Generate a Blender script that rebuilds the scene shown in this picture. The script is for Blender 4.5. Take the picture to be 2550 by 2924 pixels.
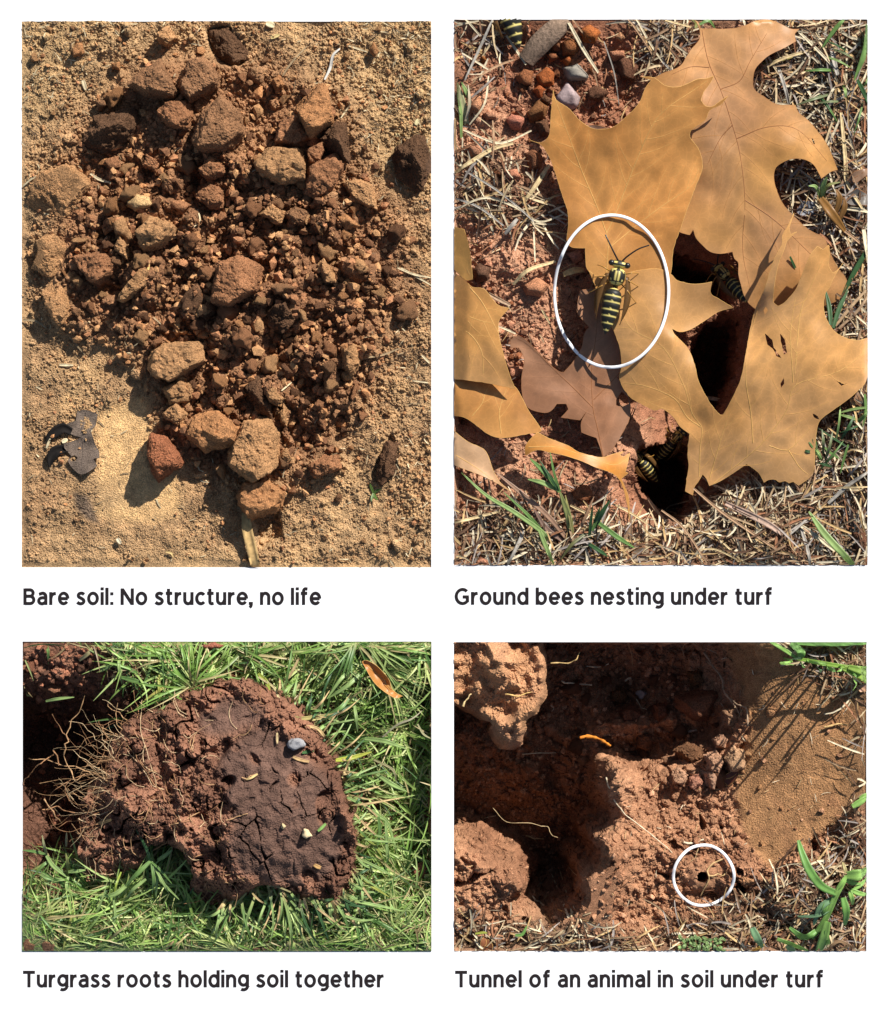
import bpy, math, random
import numpy as np
from mathutils import Vector
from mathutils.geometry import delaunay_2d_cdt

# ------------------------------------------------------------------ camera, sky, sun, exposure
scene = bpy.context.scene
for o in list(bpy.data.objects):
    bpy.data.objects.remove(o)
COLL = scene.collection
CAM_H = 9.0
cam_d = bpy.data.cameras.new('camera'); cam = bpy.data.objects.new('camera', cam_d); COLL.objects.link(cam)
cam.location = (0, 0, CAM_H); cam.rotation_euler = (0, 0, 0)
cam_d.sensor_fit = 'VERTICAL'; cam_d.sensor_height = 24.0
cam_d.lens = 24.0 * CAM_H / 2.924
cam_d.clip_start = 0.05; cam_d.clip_end = 500
scene.camera = cam

SUN_EL, SUN_AZ = math.radians(36), math.radians(36)
world = bpy.data.worlds.new('World'); scene.world = world; world.use_nodes = True
wn = world.node_tree; bg = wn.nodes['Background']
sky = wn.nodes.new('ShaderNodeTexSky'); sky.sky_type = 'NISHITA'; sky.sun_disc = False
sky.sun_elevation = SUN_EL; sky.sun_rotation = SUN_AZ
wn.links.new(sky.outputs[0], bg.inputs[0]); bg.inputs[1].default_value = 0.065
sun_d = bpy.data.lights.new('sun', 'SUN'); sun_d.energy = 5.0; sun_d.angle = math.radians(0.5); sun_d.color = (1.0, 0.965, 0.91)
sun = bpy.data.objects.new('sun', sun_d); COLL.objects.link(sun); sun.location = (3, 3, 6)
sdir = Vector((math.sin(SUN_AZ) * math.cos(SUN_EL), math.cos(SUN_AZ) * math.cos(SUN_EL), math.sin(SUN_EL)))
sun.rotation_euler = sdir.to_track_quat('Z', 'Y').to_euler()
scene.view_settings.view_transform = 'Standard'; scene.view_settings.look = 'None'
scene.view_settings.gamma = 1.0; scene.view_settings.use_curve_mapping = False
scene.view_settings.exposure = 0.66
scene.render.engine = 'CYCLES'

# ------------------------------------------------------------------ helpers
R = np.random.RandomState(7)
random.seed(7)
CROPS = {'z': (0, 0, 1792 / 2550)}
for k_, (x_, y_) in zip('abcdefgh', [(50, 50), (640, 50), (50, 840), (640, 840), (1290, 50), (1890, 50), (1290, 830), (1890, 830)]):
    CROPS[k_] = (x_, y_, 1541 / 600)
for k_, (x_, y_) in zip('ijklmnop', [(50, 1820), (640, 1820), (50, 2270), (640, 2270), (1290, 1820), (1890, 1820), (1290, 2270), (1890, 2270)]):
    CROPS[k_] = (x_, y_, 1792 / 600)

def cv(c, pts):
    """plan coordinates in millimetres (x right, y down)"""
    x0, y0, s = CROPS[c]
    return [(x0 + p[0] / s, y0 + p[1] / s) for p in pts]

def W(px, py, z=0.0):
    return ((px - 1275) / 1000.0, (1462 - py) / 1000.0, z)

def lin(r, g, b, k=1.0):
    def f(c):
        c /= 255.0
        return c / 12.92 if c <= 0.04045 else ((c + 0.055) / 1.055) ** 2.4
    return (f(r) * k, f(g) * k, f(b) * k)

def ss(a, b, x):
    t = np.clip((x - a) / (b - a), 0, 1)
    return t * t * (3 - 2 * t)

def hsh(i, j, k):
    n = (i * 73856093) ^ (j * 19349663) ^ (np.int64(k) * 83492791)
    n = (n ^ (n >> 13)) * 1274126177
    n = n & 0x7fffffffffff
    n = ((n ^ (n >> 16)) * 668265263) & 0x7fffffff
    n = n ^ (n >> 15)
    return (n & 0xffffff) / float(0xffffff)

def vn3(p, seed=0):
    f = np.floor(p).astype(np.int64); t = p - f; t = t * t * (3 - 2 * t)
    out = 0
    for a in (0, 1):
        for b in (0, 1):
            for c in (0, 1):
                h = hsh(f[:, 0] + a + 131 * (f[:, 2] + c), f[:, 1] + b, seed)
                w = (t[:, 0] if a else 1 - t[:, 0]) * (t[:, 1] if b else 1 - t[:, 1]) * (t[:, 2] if c else 1 - t[:, 2])
                out = out + h * w
    return out * 2 - 1

def vn2(px, py, cell, seed=0):
    p = np.stack([np.ravel(px) / cell, np.ravel(py) / cell, np.zeros(np.size(px)) + 0.0], 1)
    return vn3(p, seed).reshape(np.shape(px))

def gblur(A, sig):
    fy = np.fft.fftfreq(A.shape[0] * 2)[:, None]; fx = np.fft.rfftfreq(A.shape[1] * 2)[None, :]
    B = np.pad(A, ((0, A.shape[0]), (0, A.shape[1])), mode='symmetric')
    F = np.fft.rfft2(B) * np.exp(-2 * (math.pi * sig) ** 2 * (fx ** 2 + fy ** 2))
    return np.fft.irfft2(F, B.shape)[:A.shape[0], :A.shape[1]]

def gnoise(shape, sig):
    n = gblur(R.randn(*shape), sig)
    return n / n.std()

def inpoly(px, py, poly):
    px = np.asarray(px, float); py = np.asarray(py, float)
    ins = np.zeros(px.shape, bool); n = len(poly)
    for i in range(n):
        x1, y1 = poly[i]; x2, y2 = poly[(i + 1) % n]
        if y1 == y2: continue
        c = ((y1 > py) != (y2 > py)) & (px < (x2 - x1) * (py - y1) / (y2 - y1) + x1)
        ins ^= c
    return ins

def rbf(ctrl):
    c = np.array(ctrl, float); P = c[:, :2] / 1000.0; v = c[:, 2]
    def k(d2): return 0.5 * d2 * np.log(d2 + 1e-12)
    n = len(P); d2 = ((P[:, None] - P[None]) ** 2).sum(-1)
    A = np.zeros((n + 3, n + 3)); A[:n, :n] = k(d2) + np.eye(n) * 1e-4
    A[:n, n] = 1; A[:n, n + 1:] = P; A[n, :n] = 1; A[n + 1:, :n] = P.T
    w = np.linalg.solve(A, np.concatenate([v, np.zeros(3)]))
    def f(px, py):
        px = np.asarray(px, float) / 1000; py = np.asarray(py, float) / 1000
        out = w[n] + w[n + 1] * px + w[n + 2] * py
        for i in range(n):
            out = out + w[i] * k((px - P[i, 0]) ** 2 + (py - P[i, 1]) ** 2)
        return out
    return f

def props(o, label=None, cat=None, group=None, kind=None):
    if label: o['label'] = label
    if cat: o['category'] = cat
    if group: o['group'] = group
    if kind: o['kind'] = kind
    return o

def make_mesh(name, V, F, mat, col=None, smooth=True):
    V = np.asarray(V, np.float32); F = np.asarray(F, np.int32)
    me = bpy.data.meshes.new(name)
    k = F.shape[1]
    me.vertices.add(len(V)); me.vertices.foreach_set('co', V.ravel())
    me.loops.add(F.size); me.loops.foreach_set('vertex_index', F.ravel())
    me.polygons.add(len(F)); me.polygons.foreach_set('loop_start', np.arange(0, F.size, k, dtype=np.int32))
    try: me.polygons.foreach_set('loop_total', np.full(len(F), k, np.int32))
    except Exception: pass
    me.update(calc_edges=True)
    me.polygons.foreach_set('use_smooth', np.full(len(F), smooth, bool))
    if col is not None:
        a = me.color_attributes.new('Col', 'FLOAT_COLOR', 'POINT')
        c4 = np.ones((len(V), 4), np.float32); c4[:, :3] = col
        a.data.foreach_set('color', c4.ravel())
    me.materials.append(mat); me.validate()
    return me

def link(name, me, loc=(0, 0, 0), parent=None):
    o = bpy.data.objects.new(name, me); COLL.objects.link(o); o.location = loc
    if parent is not None: o.parent = parent
    return o

def empty(name, loc, label, cat, group=None):
    o = bpy.data.objects.new(name, None); COLL.objects.link(o); o.location = loc; o.empty_display_size = 0.02
    return props(o, label, cat, group)

# ------------------------------------------------------------------ materials
def new_mat(name):
    m = bpy.data.materials.new(name); m.use_nodes = True
    nt = m.node_tree; b = nt.nodes['Principled BSDF']
    return m, nt, b

def col_source(nt, src):
    if src == 'attr':
        n = nt.nodes.new('ShaderNodeAttribute'); n.attribute_name = 'Col'; return n.outputs['Color']
    n = nt.nodes.new('ShaderNodeObjectInfo'); return n.outputs['Color']

def earth_mat(name, src, scale=330.0, contrast=0.7, bump=0.7, dist=0.005, rough=0.95):
    m, nt, b = new_mat(name)
    c = col_source(nt, src)
    tc = nt.nodes.new('ShaderNodeTexCoord')
    n1 = nt.nodes.new('ShaderNodeTexNoise'); n1.inputs['Scale'].default_value = scale; n1.inputs['Detail'].default_value = 4; n1.inputs['Roughness'].default_value = 0.7
    n2 = nt.nodes.new('ShaderNodeTexNoise'); n2.inputs['Scale'].default_value = scale * 0.09; n2.inputs['Detail'].default_value = 3
    nt.links.new(tc.outputs['Object'], n1.inputs['Vector']); nt.links.new(tc.outputs['Object'], n2.inputs['Vector'])
    r1 = nt.nodes.new('ShaderNodeMapRange'); r1.inputs[1].default_value = 0.3; r1.inputs[2].default_value = 0.7
    r1.inputs[3].default_value = 1 - contrast; r1.inputs[4].default_value = 1 + contrast
    r2 = nt.nodes.new('ShaderNodeMapRange'); r2.inputs[1].default_value = 0.3; r2.inputs[2].default_value = 0.7
    r2.inputs[3].default_value = 0.8; r2.inputs[4].default_value = 1.2
    nt.links.new(n1.outputs[0], r1.inputs[0]); nt.links.new(n2.outputs[0], r2.inputs[0])
    mu = nt.nodes.new('ShaderNodeMath'); mu.operation = 'MULTIPLY'
    nt.links.new(r1.outputs[0], mu.inputs[0]); nt.links.new(r2.outputs[0], mu.inputs[1])
    vm = nt.nodes.new('ShaderNodeVectorMath'); vm.operation = 'SCALE'
    nt.links.new(c, vm.inputs[0]); nt.links.new(mu.outputs[0], vm.inputs['Scale'])
    nt.links.new(vm.outputs[0], b.inputs['Base Color'])
    b.inputs['Roughness'].default_value = rough; b.inputs['Specular IOR Level'].default_value = 0.12
    bp = nt.nodes.new('ShaderNodeBump'); bp.inputs['Strength'].default_value = bump; bp.inputs['Distance'].default_value = dist
    nt.links.new(n1.outputs[0], bp.inputs['Height']); nt.links.new(bp.outputs[0], b.inputs['Normal'])
    return m

def plant_mat(name, src='attr', trans=0.3, rough=0.55, spec=0.25, nscale=60.0, var=0.25, net=False, bump=0.0):
    m, nt, b = new_mat(name)
    c = col_source(nt, src)
    tc = nt.nodes.new('ShaderNodeTexCoord')
    n1 = nt.nodes.new('ShaderNodeTexNoise'); n1.inputs['Scale'].default_value = nscale; n1.inputs['Detail'].default_value = 4
    nt.links.new(tc.outputs['Object'], n1.inputs['Vector'])
    r1 = nt.nodes.new('ShaderNodeMapRange'); r1.inputs[1].default_value = 0.3; r1.inputs[2].default_value = 0.7
    r1.inputs[3].default_value = 1 - var; r1.inputs[4].default_value = 1 + var
    nt.links.new(n1.outputs[0], r1.inputs[0])
    vm = nt.nodes.new('ShaderNodeVectorMath'); vm.operation = 'SCALE'
    nt.links.new(c, vm.inputs[0]); nt.links.new(r1.outputs[0], vm.inputs['Scale'])
    nt.links.new(vm.outputs[0], b.inputs['Base Color'])
    b.inputs['Roughness'].default_value = rough; b.inputs['Specular IOR Level'].default_value = spec
    if net:                                           # fine vein network of a dry leaf
        vo = nt.nodes.new('ShaderNodeTexVoronoi'); vo.feature = 'DISTANCE_TO_EDGE'; vo.inputs['Scale'].default_value = 48
        wob = nt.nodes.new('ShaderNodeTexNoise'); wob.inputs['Scale'].default_value = 30
        nt.links.new(tc.outputs['Object'], wob.inputs['Vector'])
        mx_ = nt.nodes.new('ShaderNodeVectorMath'); mx_.operation = 'MULTIPLY_ADD'; mx_.inputs[1].default_value = (.02, .02, .02)
        nt.links.new(wob.outputs['Color'], mx_.inputs[0]); nt.links.new(tc.outputs['Object'], mx_.inputs[2]); nt.links.new(mx_.outputs[0], vo.inputs['Vector'])
        rr = nt.nodes.new('ShaderNodeMapRange'); rr.inputs[1].default_value = 0; rr.inputs[2].default_value = .09; rr.inputs[3].default_value = 1.08; rr.inputs[4].default_value = .985
        nt.links.new(vo.outputs['Distance'], rr.inputs[0])
        fn = nt.nodes.new('ShaderNodeTexNoise'); fn.inputs['Scale'].default_value = 260; fn.inputs['Detail'].default_value = 3; nt.links.new(tc.outputs['Object'], fn.inputs['Vector'])
        fr = nt.nodes.new('ShaderNodeMapRange'); fr.inputs[1].default_value = .3; fr.inputs[2].default_value = .7; fr.inputs[3].default_value = .97; fr.inputs[4].default_value = 1.03; nt.links.new(fn.outputs[0], fr.inputs[0])
        m1 = nt.nodes.new('ShaderNodeMath'); m1.operation = 'MULTIPLY'; nt.links.new(rr.outputs[0], m1.inputs[0]); nt.links.new(fr.outputs[0], m1.inputs[1])
        m2 = nt.nodes.new('ShaderNodeMath'); m2.operation = 'MULTIPLY'; nt.links.new(m1.outputs[0], m2.inputs[0]); nt.links.new(r1.outputs[0], m2.inputs[1])
        nt.links.new(m2.outputs[0], vm.inputs['Scale'])
        bp = nt.nodes.new('ShaderNodeBump'); bp.inputs['Strength'].default_value = .1; bp.inputs['Distance'].default_value = .002
        nt.links.new(rr.outputs[0], bp.inputs['Height']); nt.links.new(bp.outputs[0], b.inputs['Normal'])
    if bump:
        bp = nt.nodes.new('ShaderNodeBump'); bp.inputs['Strength'].default_value = bump; bp.inputs['Distance'].default_value = 0.002
        nt.links.new(n1.outputs[0], bp.inputs['Height']); nt.links.new(bp.outputs[0], b.inputs['Normal'])
    if trans > 0:
        t = nt.nodes.new('ShaderNodeBsdfTranslucent'); nt.links.new(vm.outputs[0], t.inputs['Color'])
        mx = nt.nodes.new('ShaderNodeMixShader'); mx.inputs[0].default_value = trans
        out = nt.nodes['Material Output']
        nt.links.new(b.outputs[0], mx.inputs[1]); nt.links.new(t.outputs[0], mx.inputs[2]); nt.links.new(mx.outputs[0], out.inputs[0])
    return m

M_soil = earth_mat('soil', 'attr')
M_clod = earth_mat('soil_clod', 'obj', scale=260, contrast=0.7, bump=1.0, dist=0.008)
M_stone = earth_mat('pebble_stone', 'obj', scale=90, contrast=0.3, bump=0.4, rough=0.8)
M_wood = earth_mat('weathered_wood', 'obj', scale=120, contrast=0.5, bump=0.8)
M_grass = plant_mat('grass_blade', trans=0.35, rough=0.42, spec=0.4, nscale=40, var=0.2)
M_straw = plant_mat('dry_straw', trans=0.15, rough=0.75, spec=0.15, nscale=80, var=0.3)
M_leaf = plant_mat('dead_leaf', trans=0.3, rough=0.42, spec=0.4, nscale=9, var=0.12, net=True)
M_vein = plant_mat('leaf_vein', src='obj', trans=0.1, rough=0.55, spec=0.2, nscale=60, var=0.2)
M_root = plant_mat('root_fibre', src='obj', trans=0.1, rough=0.7, spec=0.15, nscale=80, var=0.35)
M_insect = plant_mat('wasp_cuticle', trans=0.0, rough=0.5, spec=0.35, nscale=200, var=0.12)
M_dark = plant_mat('wasp_dark', src='obj', trans=0.0, rough=0.35, spec=0.5, nscale=200, var=0.1)
M_wing = plant_mat('wasp_wing', src='obj', trans=0.5, rough=0.3, spec=0.5, nscale=150, var=0.2)

def plain(name, rgb, rough=0.6, spec=0.2, noise=0.0):
    m, nt, b = new_mat(name)
    tc = nt.nodes.new('ShaderNodeTexCoord'); n1 = nt.nodes.new('ShaderNodeTexNoise'); n1.inputs['Scale'].default_value = 30
    nt.links.new(tc.outputs['Object'], n1.inputs['Vector'])
    mx = nt.nodes.new('ShaderNodeMapRange'); mx.inputs[3].default_value = 1 - noise; mx.inputs[4].default_value = 1 + noise
    nt.links.new(n1.outputs[0], mx.inputs[0])
    vm = nt.nodes.new('ShaderNodeVectorMath'); vm.operation = 'SCALE'; vm.inputs[0].default_value = rgb
    nt.links.new(mx.outputs[0], vm.inputs['Scale']); nt.links.new(vm.outputs[0], b.inputs['Base Color'])
    b.inputs['Roughness'].default_value = rough; b.inputs['Specular IOR Level'].default_value = spec
    return m
M_board = plain('white_board_paint', (0.73, 0.73, 0.73), 0.7, 0.1, 0.01)
M_ink = plain('black_print', lin(35, 31, 32), 0.8, 0.05, 0.02)
M_ring = plain('white_ring_enamel', (0.8, 0.8, 0.8), 0.6, 0.1, 0.01)

# ------------------------------------------------------------------ white board with its four cut-outs
RECT = {1: (62, 61.5, 1231.5, 1620), 2: (1297, 56, 2477, 1614), 3: (64, 1832, 1232, 2716), 4: (1296, 1833.5, 2474, 2716)}
xs = sorted({-4000, 6600} | {r[0] for r in RECT.values()} | {r[2] for r in RECT.values()})
ys = sorted({-4000, 7000} | {r[1] for r in RECT.values()} | {r[3] for r in RECT.values()})
V, F = [], []
idx = {}
def bv(x, y):
    if (x, y) not in idx:
        idx[(x, y)] = len(V); V.append(W(x, y, 0))
    return idx[(x, y)]
for i in range(len(xs) - 1):
    for j in range(len(ys) - 1):
        mx_, my_ = (xs[i] + xs[i + 1]) / 2, (ys[j] + ys[j + 1]) / 2
        if any(r[0] < mx_ < r[2] and r[1] < my_ < r[3] for r in RECT.values()): continue
        F.append((bv(xs[i], ys[j + 1]), bv(xs[i + 1], ys[j + 1]), bv(xs[i + 1], ys[j]), bv(xs[i], ys[j])))
board = link('white_board', make_mesh('white_board', V, F, M_board, smooth=False))
props(board, 'large white board framing four rectangular beds of ground, black captions printed on it', 'board')
md = board.modifiers.new('thickness', 'SOLIDIFY'); md.thickness = 0.008; md.offset = -1

# ---- lettering (own stroke alphabet)
def arc(cx, cy, rx, ry, a0, a1, n=22):
    return [(cx + rx * math.cos(math.radians(a0 + (a1 - a0) * i / n)), cy + ry * math.sin(math.radians(a0 + (a1 - a0) * i / n))) for i in range(n + 1)]
def spline(P, n=8):
    P = [np.array(p, float) for p in P]; Q = [2 * P[0] - P[1]] + P + [2 * P[-1] - P[-2]]; out = []
    for i in range(1, len(Q) - 2):
        for k in range(n):
            t = k / n
            out.append(0.5 * ((2 * Q[i]) + (-Q[i - 1] + Q[i + 1]) * t + (2 * Q[i - 1] - 5 * Q[i] + 4 * Q[i + 1] - Q[i + 2]) * t * t + (-Q[i - 1] + 3 * Q[i] - 3 * Q[i + 1] + Q[i + 2]) * t ** 3))
    out.append(P[-1]); return [tuple(p) for p in out]
S_PTS = [(22.3, 29.5), (18.5, 32.6), (13.5, 33.4), (8, 31.8), (5.6, 27.6), (7.6, 22.6), (13.5, 19.2), (19.6, 15.2), (21.6, 10), (18.6, 5.2), (12.5, 3.4), (6.8, 4.6), (2.6, 8.2)]
GL = {
 'B': (34, [[(4, 0), (4, 47)], [(4, 42.9), (17, 42.9)] + arc(18, 33.9, 9.3, 9, 90, -90, 14) + [(4, 24.9)], [(4, 24.6), (18, 24.6)] + arc(19, 14.3, 10.3, 10.3, 90, -90, 14) + [(4, 4)]]),
 'a': (28.5, [[(24, 0), (24, 23)] + arc(15, 23.5, 9, 10, 0, 115, 12) + [(4.5, 30.5)], [(24, 20.3), (14.5, 20.6)] + arc(13, 11.8, 9.2, 8.4, 95, 270, 14) + [(15, 3.5), (20, 5.6), (24, 10)]]),
 'r': (19, [[(4, 0), (4, 36.5)], [(4, 16)] + spline([(4.5, 20), (7, 27), (12, 31.6), (18.5, 32.6)])]),
 'e': (31, [[(4.2, 18)] + [(28, 17.9)], arc(16, 18.5, 12, 14.9, -2, 322, 34)]),
 's': (25.5, [spline(S_PTS, 5)]),
 'o': (33, [arc(16.5, 18.5, 12.3, 14.9, 0, 360, 40)]),
 'i': (8, [[(4, 0), (4, 36.5)], [(4, 42), (4, 50)]]),
 'l': (8, [[(4, 0), (4, 49)]]),
 ':': (8.5, [[(4.2, 0), (4.2, 8.5)], [(4.2, 27.5), (4.2, 36)]]),
 ',': (9, [[(5, 8.5), (5, 1), (3.6, -4), (0.5, -7.5)], [(2.4, 0), (2.4, 8.5)]]),
 'N': (37, [[(4, 0), (4, 47)], [(33, 0), (33, 47)], [(4.5, 45), (32.5, 2)]]),
 't': (20.5, [[(8.2, 46), (8.2, 10)] + spline([(8.2, 9.8), (9.6, 5.4), (13.2, 3.5), (19, 4.8)]), [(0.5, 33), (19, 33)]]),
 'u': (28.5, [[(4, 36.5), (4, 15)] + arc(13.6, 14, 9.6, 10.4, 180, 320, 14) + [(24.3, 15)], [(24.5, 36.5), (24.5, 0)]]),
 'c': (27.5, [arc(16, 18.5, 12, 14.9, 42, 318, 30)]),
 'n': (28.5, [[(4, 0), (4, 36.5)], [(4.2, 21.5)] + arc(14.9, 23, 9.6, 10.3, 145, 0, 14) + [(24.5, 0)]]),
 'f': (20.5, [[(8.2, 0), (8.2, 38)] + spline([(8.2, 38.5), (9.4, 43.5), (13, 45.9), (19.5, 45.2)]), [(0.5, 33), (18.8, 33)]]),
 'G': (41, [arc(22, 23.5, 18, 20, 46, 318, 40) + [(36.2, 10.5)], [(22.5, 22.2), (40, 22.2)], [(36, 22), (36, 7.2)]]),
 'd': (31.5, [[(27.4, 0), (27.4, 49)], arc(15.8, 18.5, 11.7, 14.9, 0, 360, 36)]),
 'b': (31.5, [[(4, 0), (4, 49)], arc(15.7, 18.5, 11.7, 14.9, 0, 360, 36)]),
 'g': (31, [arc(15.6, 20, 11.6, 13.5, 0, 360, 36), [(27, 36.5), (27, 3)] + arc(15.5, 3, 11.5, 9.8, 0, -125, 16)]),
 'T': (35, [[(17.5, 0), (17.5, 47)], [(0.5, 42.9), (34.5, 42.9)]]),
 'h': (28.5, [[(4, 0), (4, 49)], [(4.2, 21.5)] + arc(14.9, 23, 9.6, 10.3, 145, 0, 14) + [(24.5, 0)]]),
 'm': (46, [[(4, 0), (4, 36.5)], [(4.2, 21.5)] + arc(13.8, 23.5, 9, 9.8, 145, 0, 14) + [(22.8, 0)], [(23, 21.5)] + arc(32.8, 23.5, 9, 9.8, 145, 0, 14) + [(41.8, 0)]]),
 ' ': (10, []),
}
def stroke(P, w, z):
    P = np.array(P, float); n = len(P)
    d = np.diff(P, axis=0); d /= np.maximum(np.linalg.norm(d, axis=1, keepdims=True), 1e-9)
    t = np.vstack([d[:1], d[:-1] + d[1:], d[-1:]]); t /= np.maximum(np.linalg.norm(t, axis=1, keepdims=True), 1e-9)
    if np.linalg.norm(P[0] - P[-1]) < 1e-6:
        tt = d[0] + d[-1]; t[0] = t[-1] = tt / np.linalg.norm(tt)
    nn = np.stack([-t[:, 1], t[:, 0]], 1)
    c = np.ones(n)
    c[1:-1] = 1 / np.maximum((d[:-1] * t[1:-1]).sum(1), 0.6)
    L = P + nn * (w / 2 * c)[:, None]; Q = P - nn * (w / 2 * c)[:, None]
    return L, Q
def caption(text, x0, x1, base, label):
    gap = 6.6
    tot = sum(GL[c][0] for c in text); k = len(text) - 1
    gap = ((x1 - x0) - tot) / k
    x = x0; zi = 0
    cap = bpy.data.objects.new('caption', None); COLL.objects.link(cap); cap.parent = board; cap.empty_display_size = .02; props(cap, label)
    for c in text:
        w, st = GL[c]; V, F = [], []
        for s in st:
            L, Q = stroke(s, 8.9, 0); b0 = len(V); z = 0.0008 + 0.00004 * (zi % 7); zi += 1
            for l, q in zip(L, Q):
                V.append(W(x + l[0], base - l[1], z)); V.append(W(x + q[0], base - q[1], z))
            for i in range(len(L) - 1):
                F.append((b0 + 2 * i + 1, b0 + 2 * i + 3, b0 + 2 * i + 2, b0 + 2 * i))
        if V: link('letter', make_mesh('letter', V, F, M_ink, smooth=False), parent=cap)
        x += w + gap
caption('Bare soil: No structure, no life', 67.6, 916, 1727, 'black caption under the bare soil bed')
caption('Ground bees nesting under turf', 1299, 2205, 1726.5, 'black caption under the oak leaf bed')
caption('Turgrass roots holding soil together', 65.5, 1096, 2819, 'black caption under the turf root bed')
caption('Tunnel of an animal in soil under turf', 1299.5, 2351, 2819, 'black caption under the burrow bed')

# ------------------------------------------------------------------ ground beds as relief
class Bed:
    def __init__(s, n, step, left=0):
        x0, y0, x1, y1 = s.rect = RECT[n]; s.n = n; s.left = left; s.gx0 = x0 - left; x0 = s.gx0
        s.nx = int(round((x1 - x0) / step)) + 1; s.ny = int(round((y1 - y0) / step)) + 1
        s.gx = np.linspace(x0, x1, s.nx); s.gy = np.linspace(y0, y1, s.ny)
        s.PX, s.PY = np.meshgrid(s.gx, s.gy); s.step = step; s.keep = 0.0 * s.PX
        s.H = np.zeros_like(s.PX); s.C = np.zeros(s.PX.shape + (3,))
        s.edge = np.minimum(np.minimum(s.PX - x0 if not left else 1e9, x1 - s.PX), np.minimum(s.PY - y0, y1 - s.PY))
    def mask(s, poly, blur):
        m = inpoly(s.PX, s.PY, poly).astype(float)
        return np.clip(gblur(m, blur / s.step), 0, 1) if blur else m
    def z(s, px, py):
        x0, y0, x1, y1 = s.rect; x0 = s.gx0
        i = np.clip(np.round((np.asarray(px) - x0) / (x1 - x0) * (s.nx - 1)), 0, s.nx - 1).astype(int)
        j = np.clip(np.round((np.asarray(py) - y0) / (y1 - y0) * (s.ny - 1)), 0, s.ny - 1).astype(int)
        return s.H[j, i]
    def sm(s, A, px, py):
        x0, y0, x1, y1 = s.rect; x0 = s.gx0
        i = np.clip(np.round((np.asarray(px) - x0) / (x1 - x0) * (s.nx - 1)), 0, s.nx - 1).astype(int)
        j = np.clip(np.round((np.asarray(py) - y0) / (y1 - y0) * (s.ny - 1)), 0, s.ny - 1).astype(int)
        return A[j, i]
    def clampv(s, V):
        x0, y0, x1, y1 = s.rect
        a = W(x0, y1); b = W(x1, y0)
        V[:, 0] = np.clip(V[:, 0], a[0], b[0]); V[:, 1] = np.clip(V[:, 1], a[1], b[1])
        lo = np.minimum(V[:, 0] - a[0], V[:, 1] - a[1]); hi = np.minimum(b[0] - V[:, 0], b[1] - V[:, 1])
        V[:, 2] = np.minimum(V[:, 2], np.minimum(0.003 + 0.75 * lo, 0.006 + 3.0 * hi))
        return V
    def build(s, name, mat):
        s.seal()
        if s.n > 1: s.H = np.minimum(s.H, -.003 + .25e-3 * np.maximum(s.edge, 0))
        V = np.stack([(s.PX - 1275) / 1000, (1462 - s.PY) / 1000, s.H], -1).reshape(-1, 3)
        gy_, gx_ = np.gradient(gblur(s.H, 1.5), s.step / 1000)
        st = (np.clip((np.hypot(gx_, gy_) - .8) / 2.5, 0, 1) * (1 - s.keep)).ravel(); kx = np.where(st > .01)[0]
        if len(kx):                                   # break up steep walls sideways so that they crumble
            q = V[kx]; inn = np.clip(s.edge.ravel()[kx] / 12, 0, 1)
            for cell, amp, sd in ((.045, .012, 1), (.019, .008, 2), (.009, .004, 3)):
                V[kx, 0] += vn3(q / cell, 210 + sd) * amp * st[kx] * inn; V[kx, 1] += vn3(q / cell + 7.7, 220 + sd) * amp * st[kx] * inn
            if s.left: V[:, 0] = np.where(s.PX.ravel() >= s.rect[0], np.maximum(V[:, 0], W(s.rect[0], 0)[0]), V[:, 0])
        i = np.arange(s.ny * s.nx).reshape(s.ny, s.nx)
        F = np.stack([i[1:, :-1], i[1:, 1:], i[:-1, 1:], i[:-1, :-1]], -1).reshape(-1, 4)
        o = link(name, make_mesh(name, V, F, mat, s.C.reshape(-1, 3), smooth=False))
        o['kind'] = 'structure'
        return o
    def seal(s):
        t = ss(0, 14, s.edge)
        tr = ss(-10, 80, np.minimum(s.rect[2] - s.PX, s.PY - s.rect[1]))
        if s.n > 1: s.H = np.where(s.H > -.09, s.H * (tr + (1 - tr) * ss(-.06, -.09, s.H)), s.H)
        low = ss(0, 30, np.minimum(s.PX - s.rect[0], s.rect[3] - s.PY))
        s.H = np.where(s.H < 0, s.H * t, s.H * np.minimum(1, 0.15 + 0.85 * low)) - 0.003
        if s.left: s.H = np.where(s.PX < s.rect[0] + 2, np.minimum(s.H, -0.011), s.H)

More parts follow.
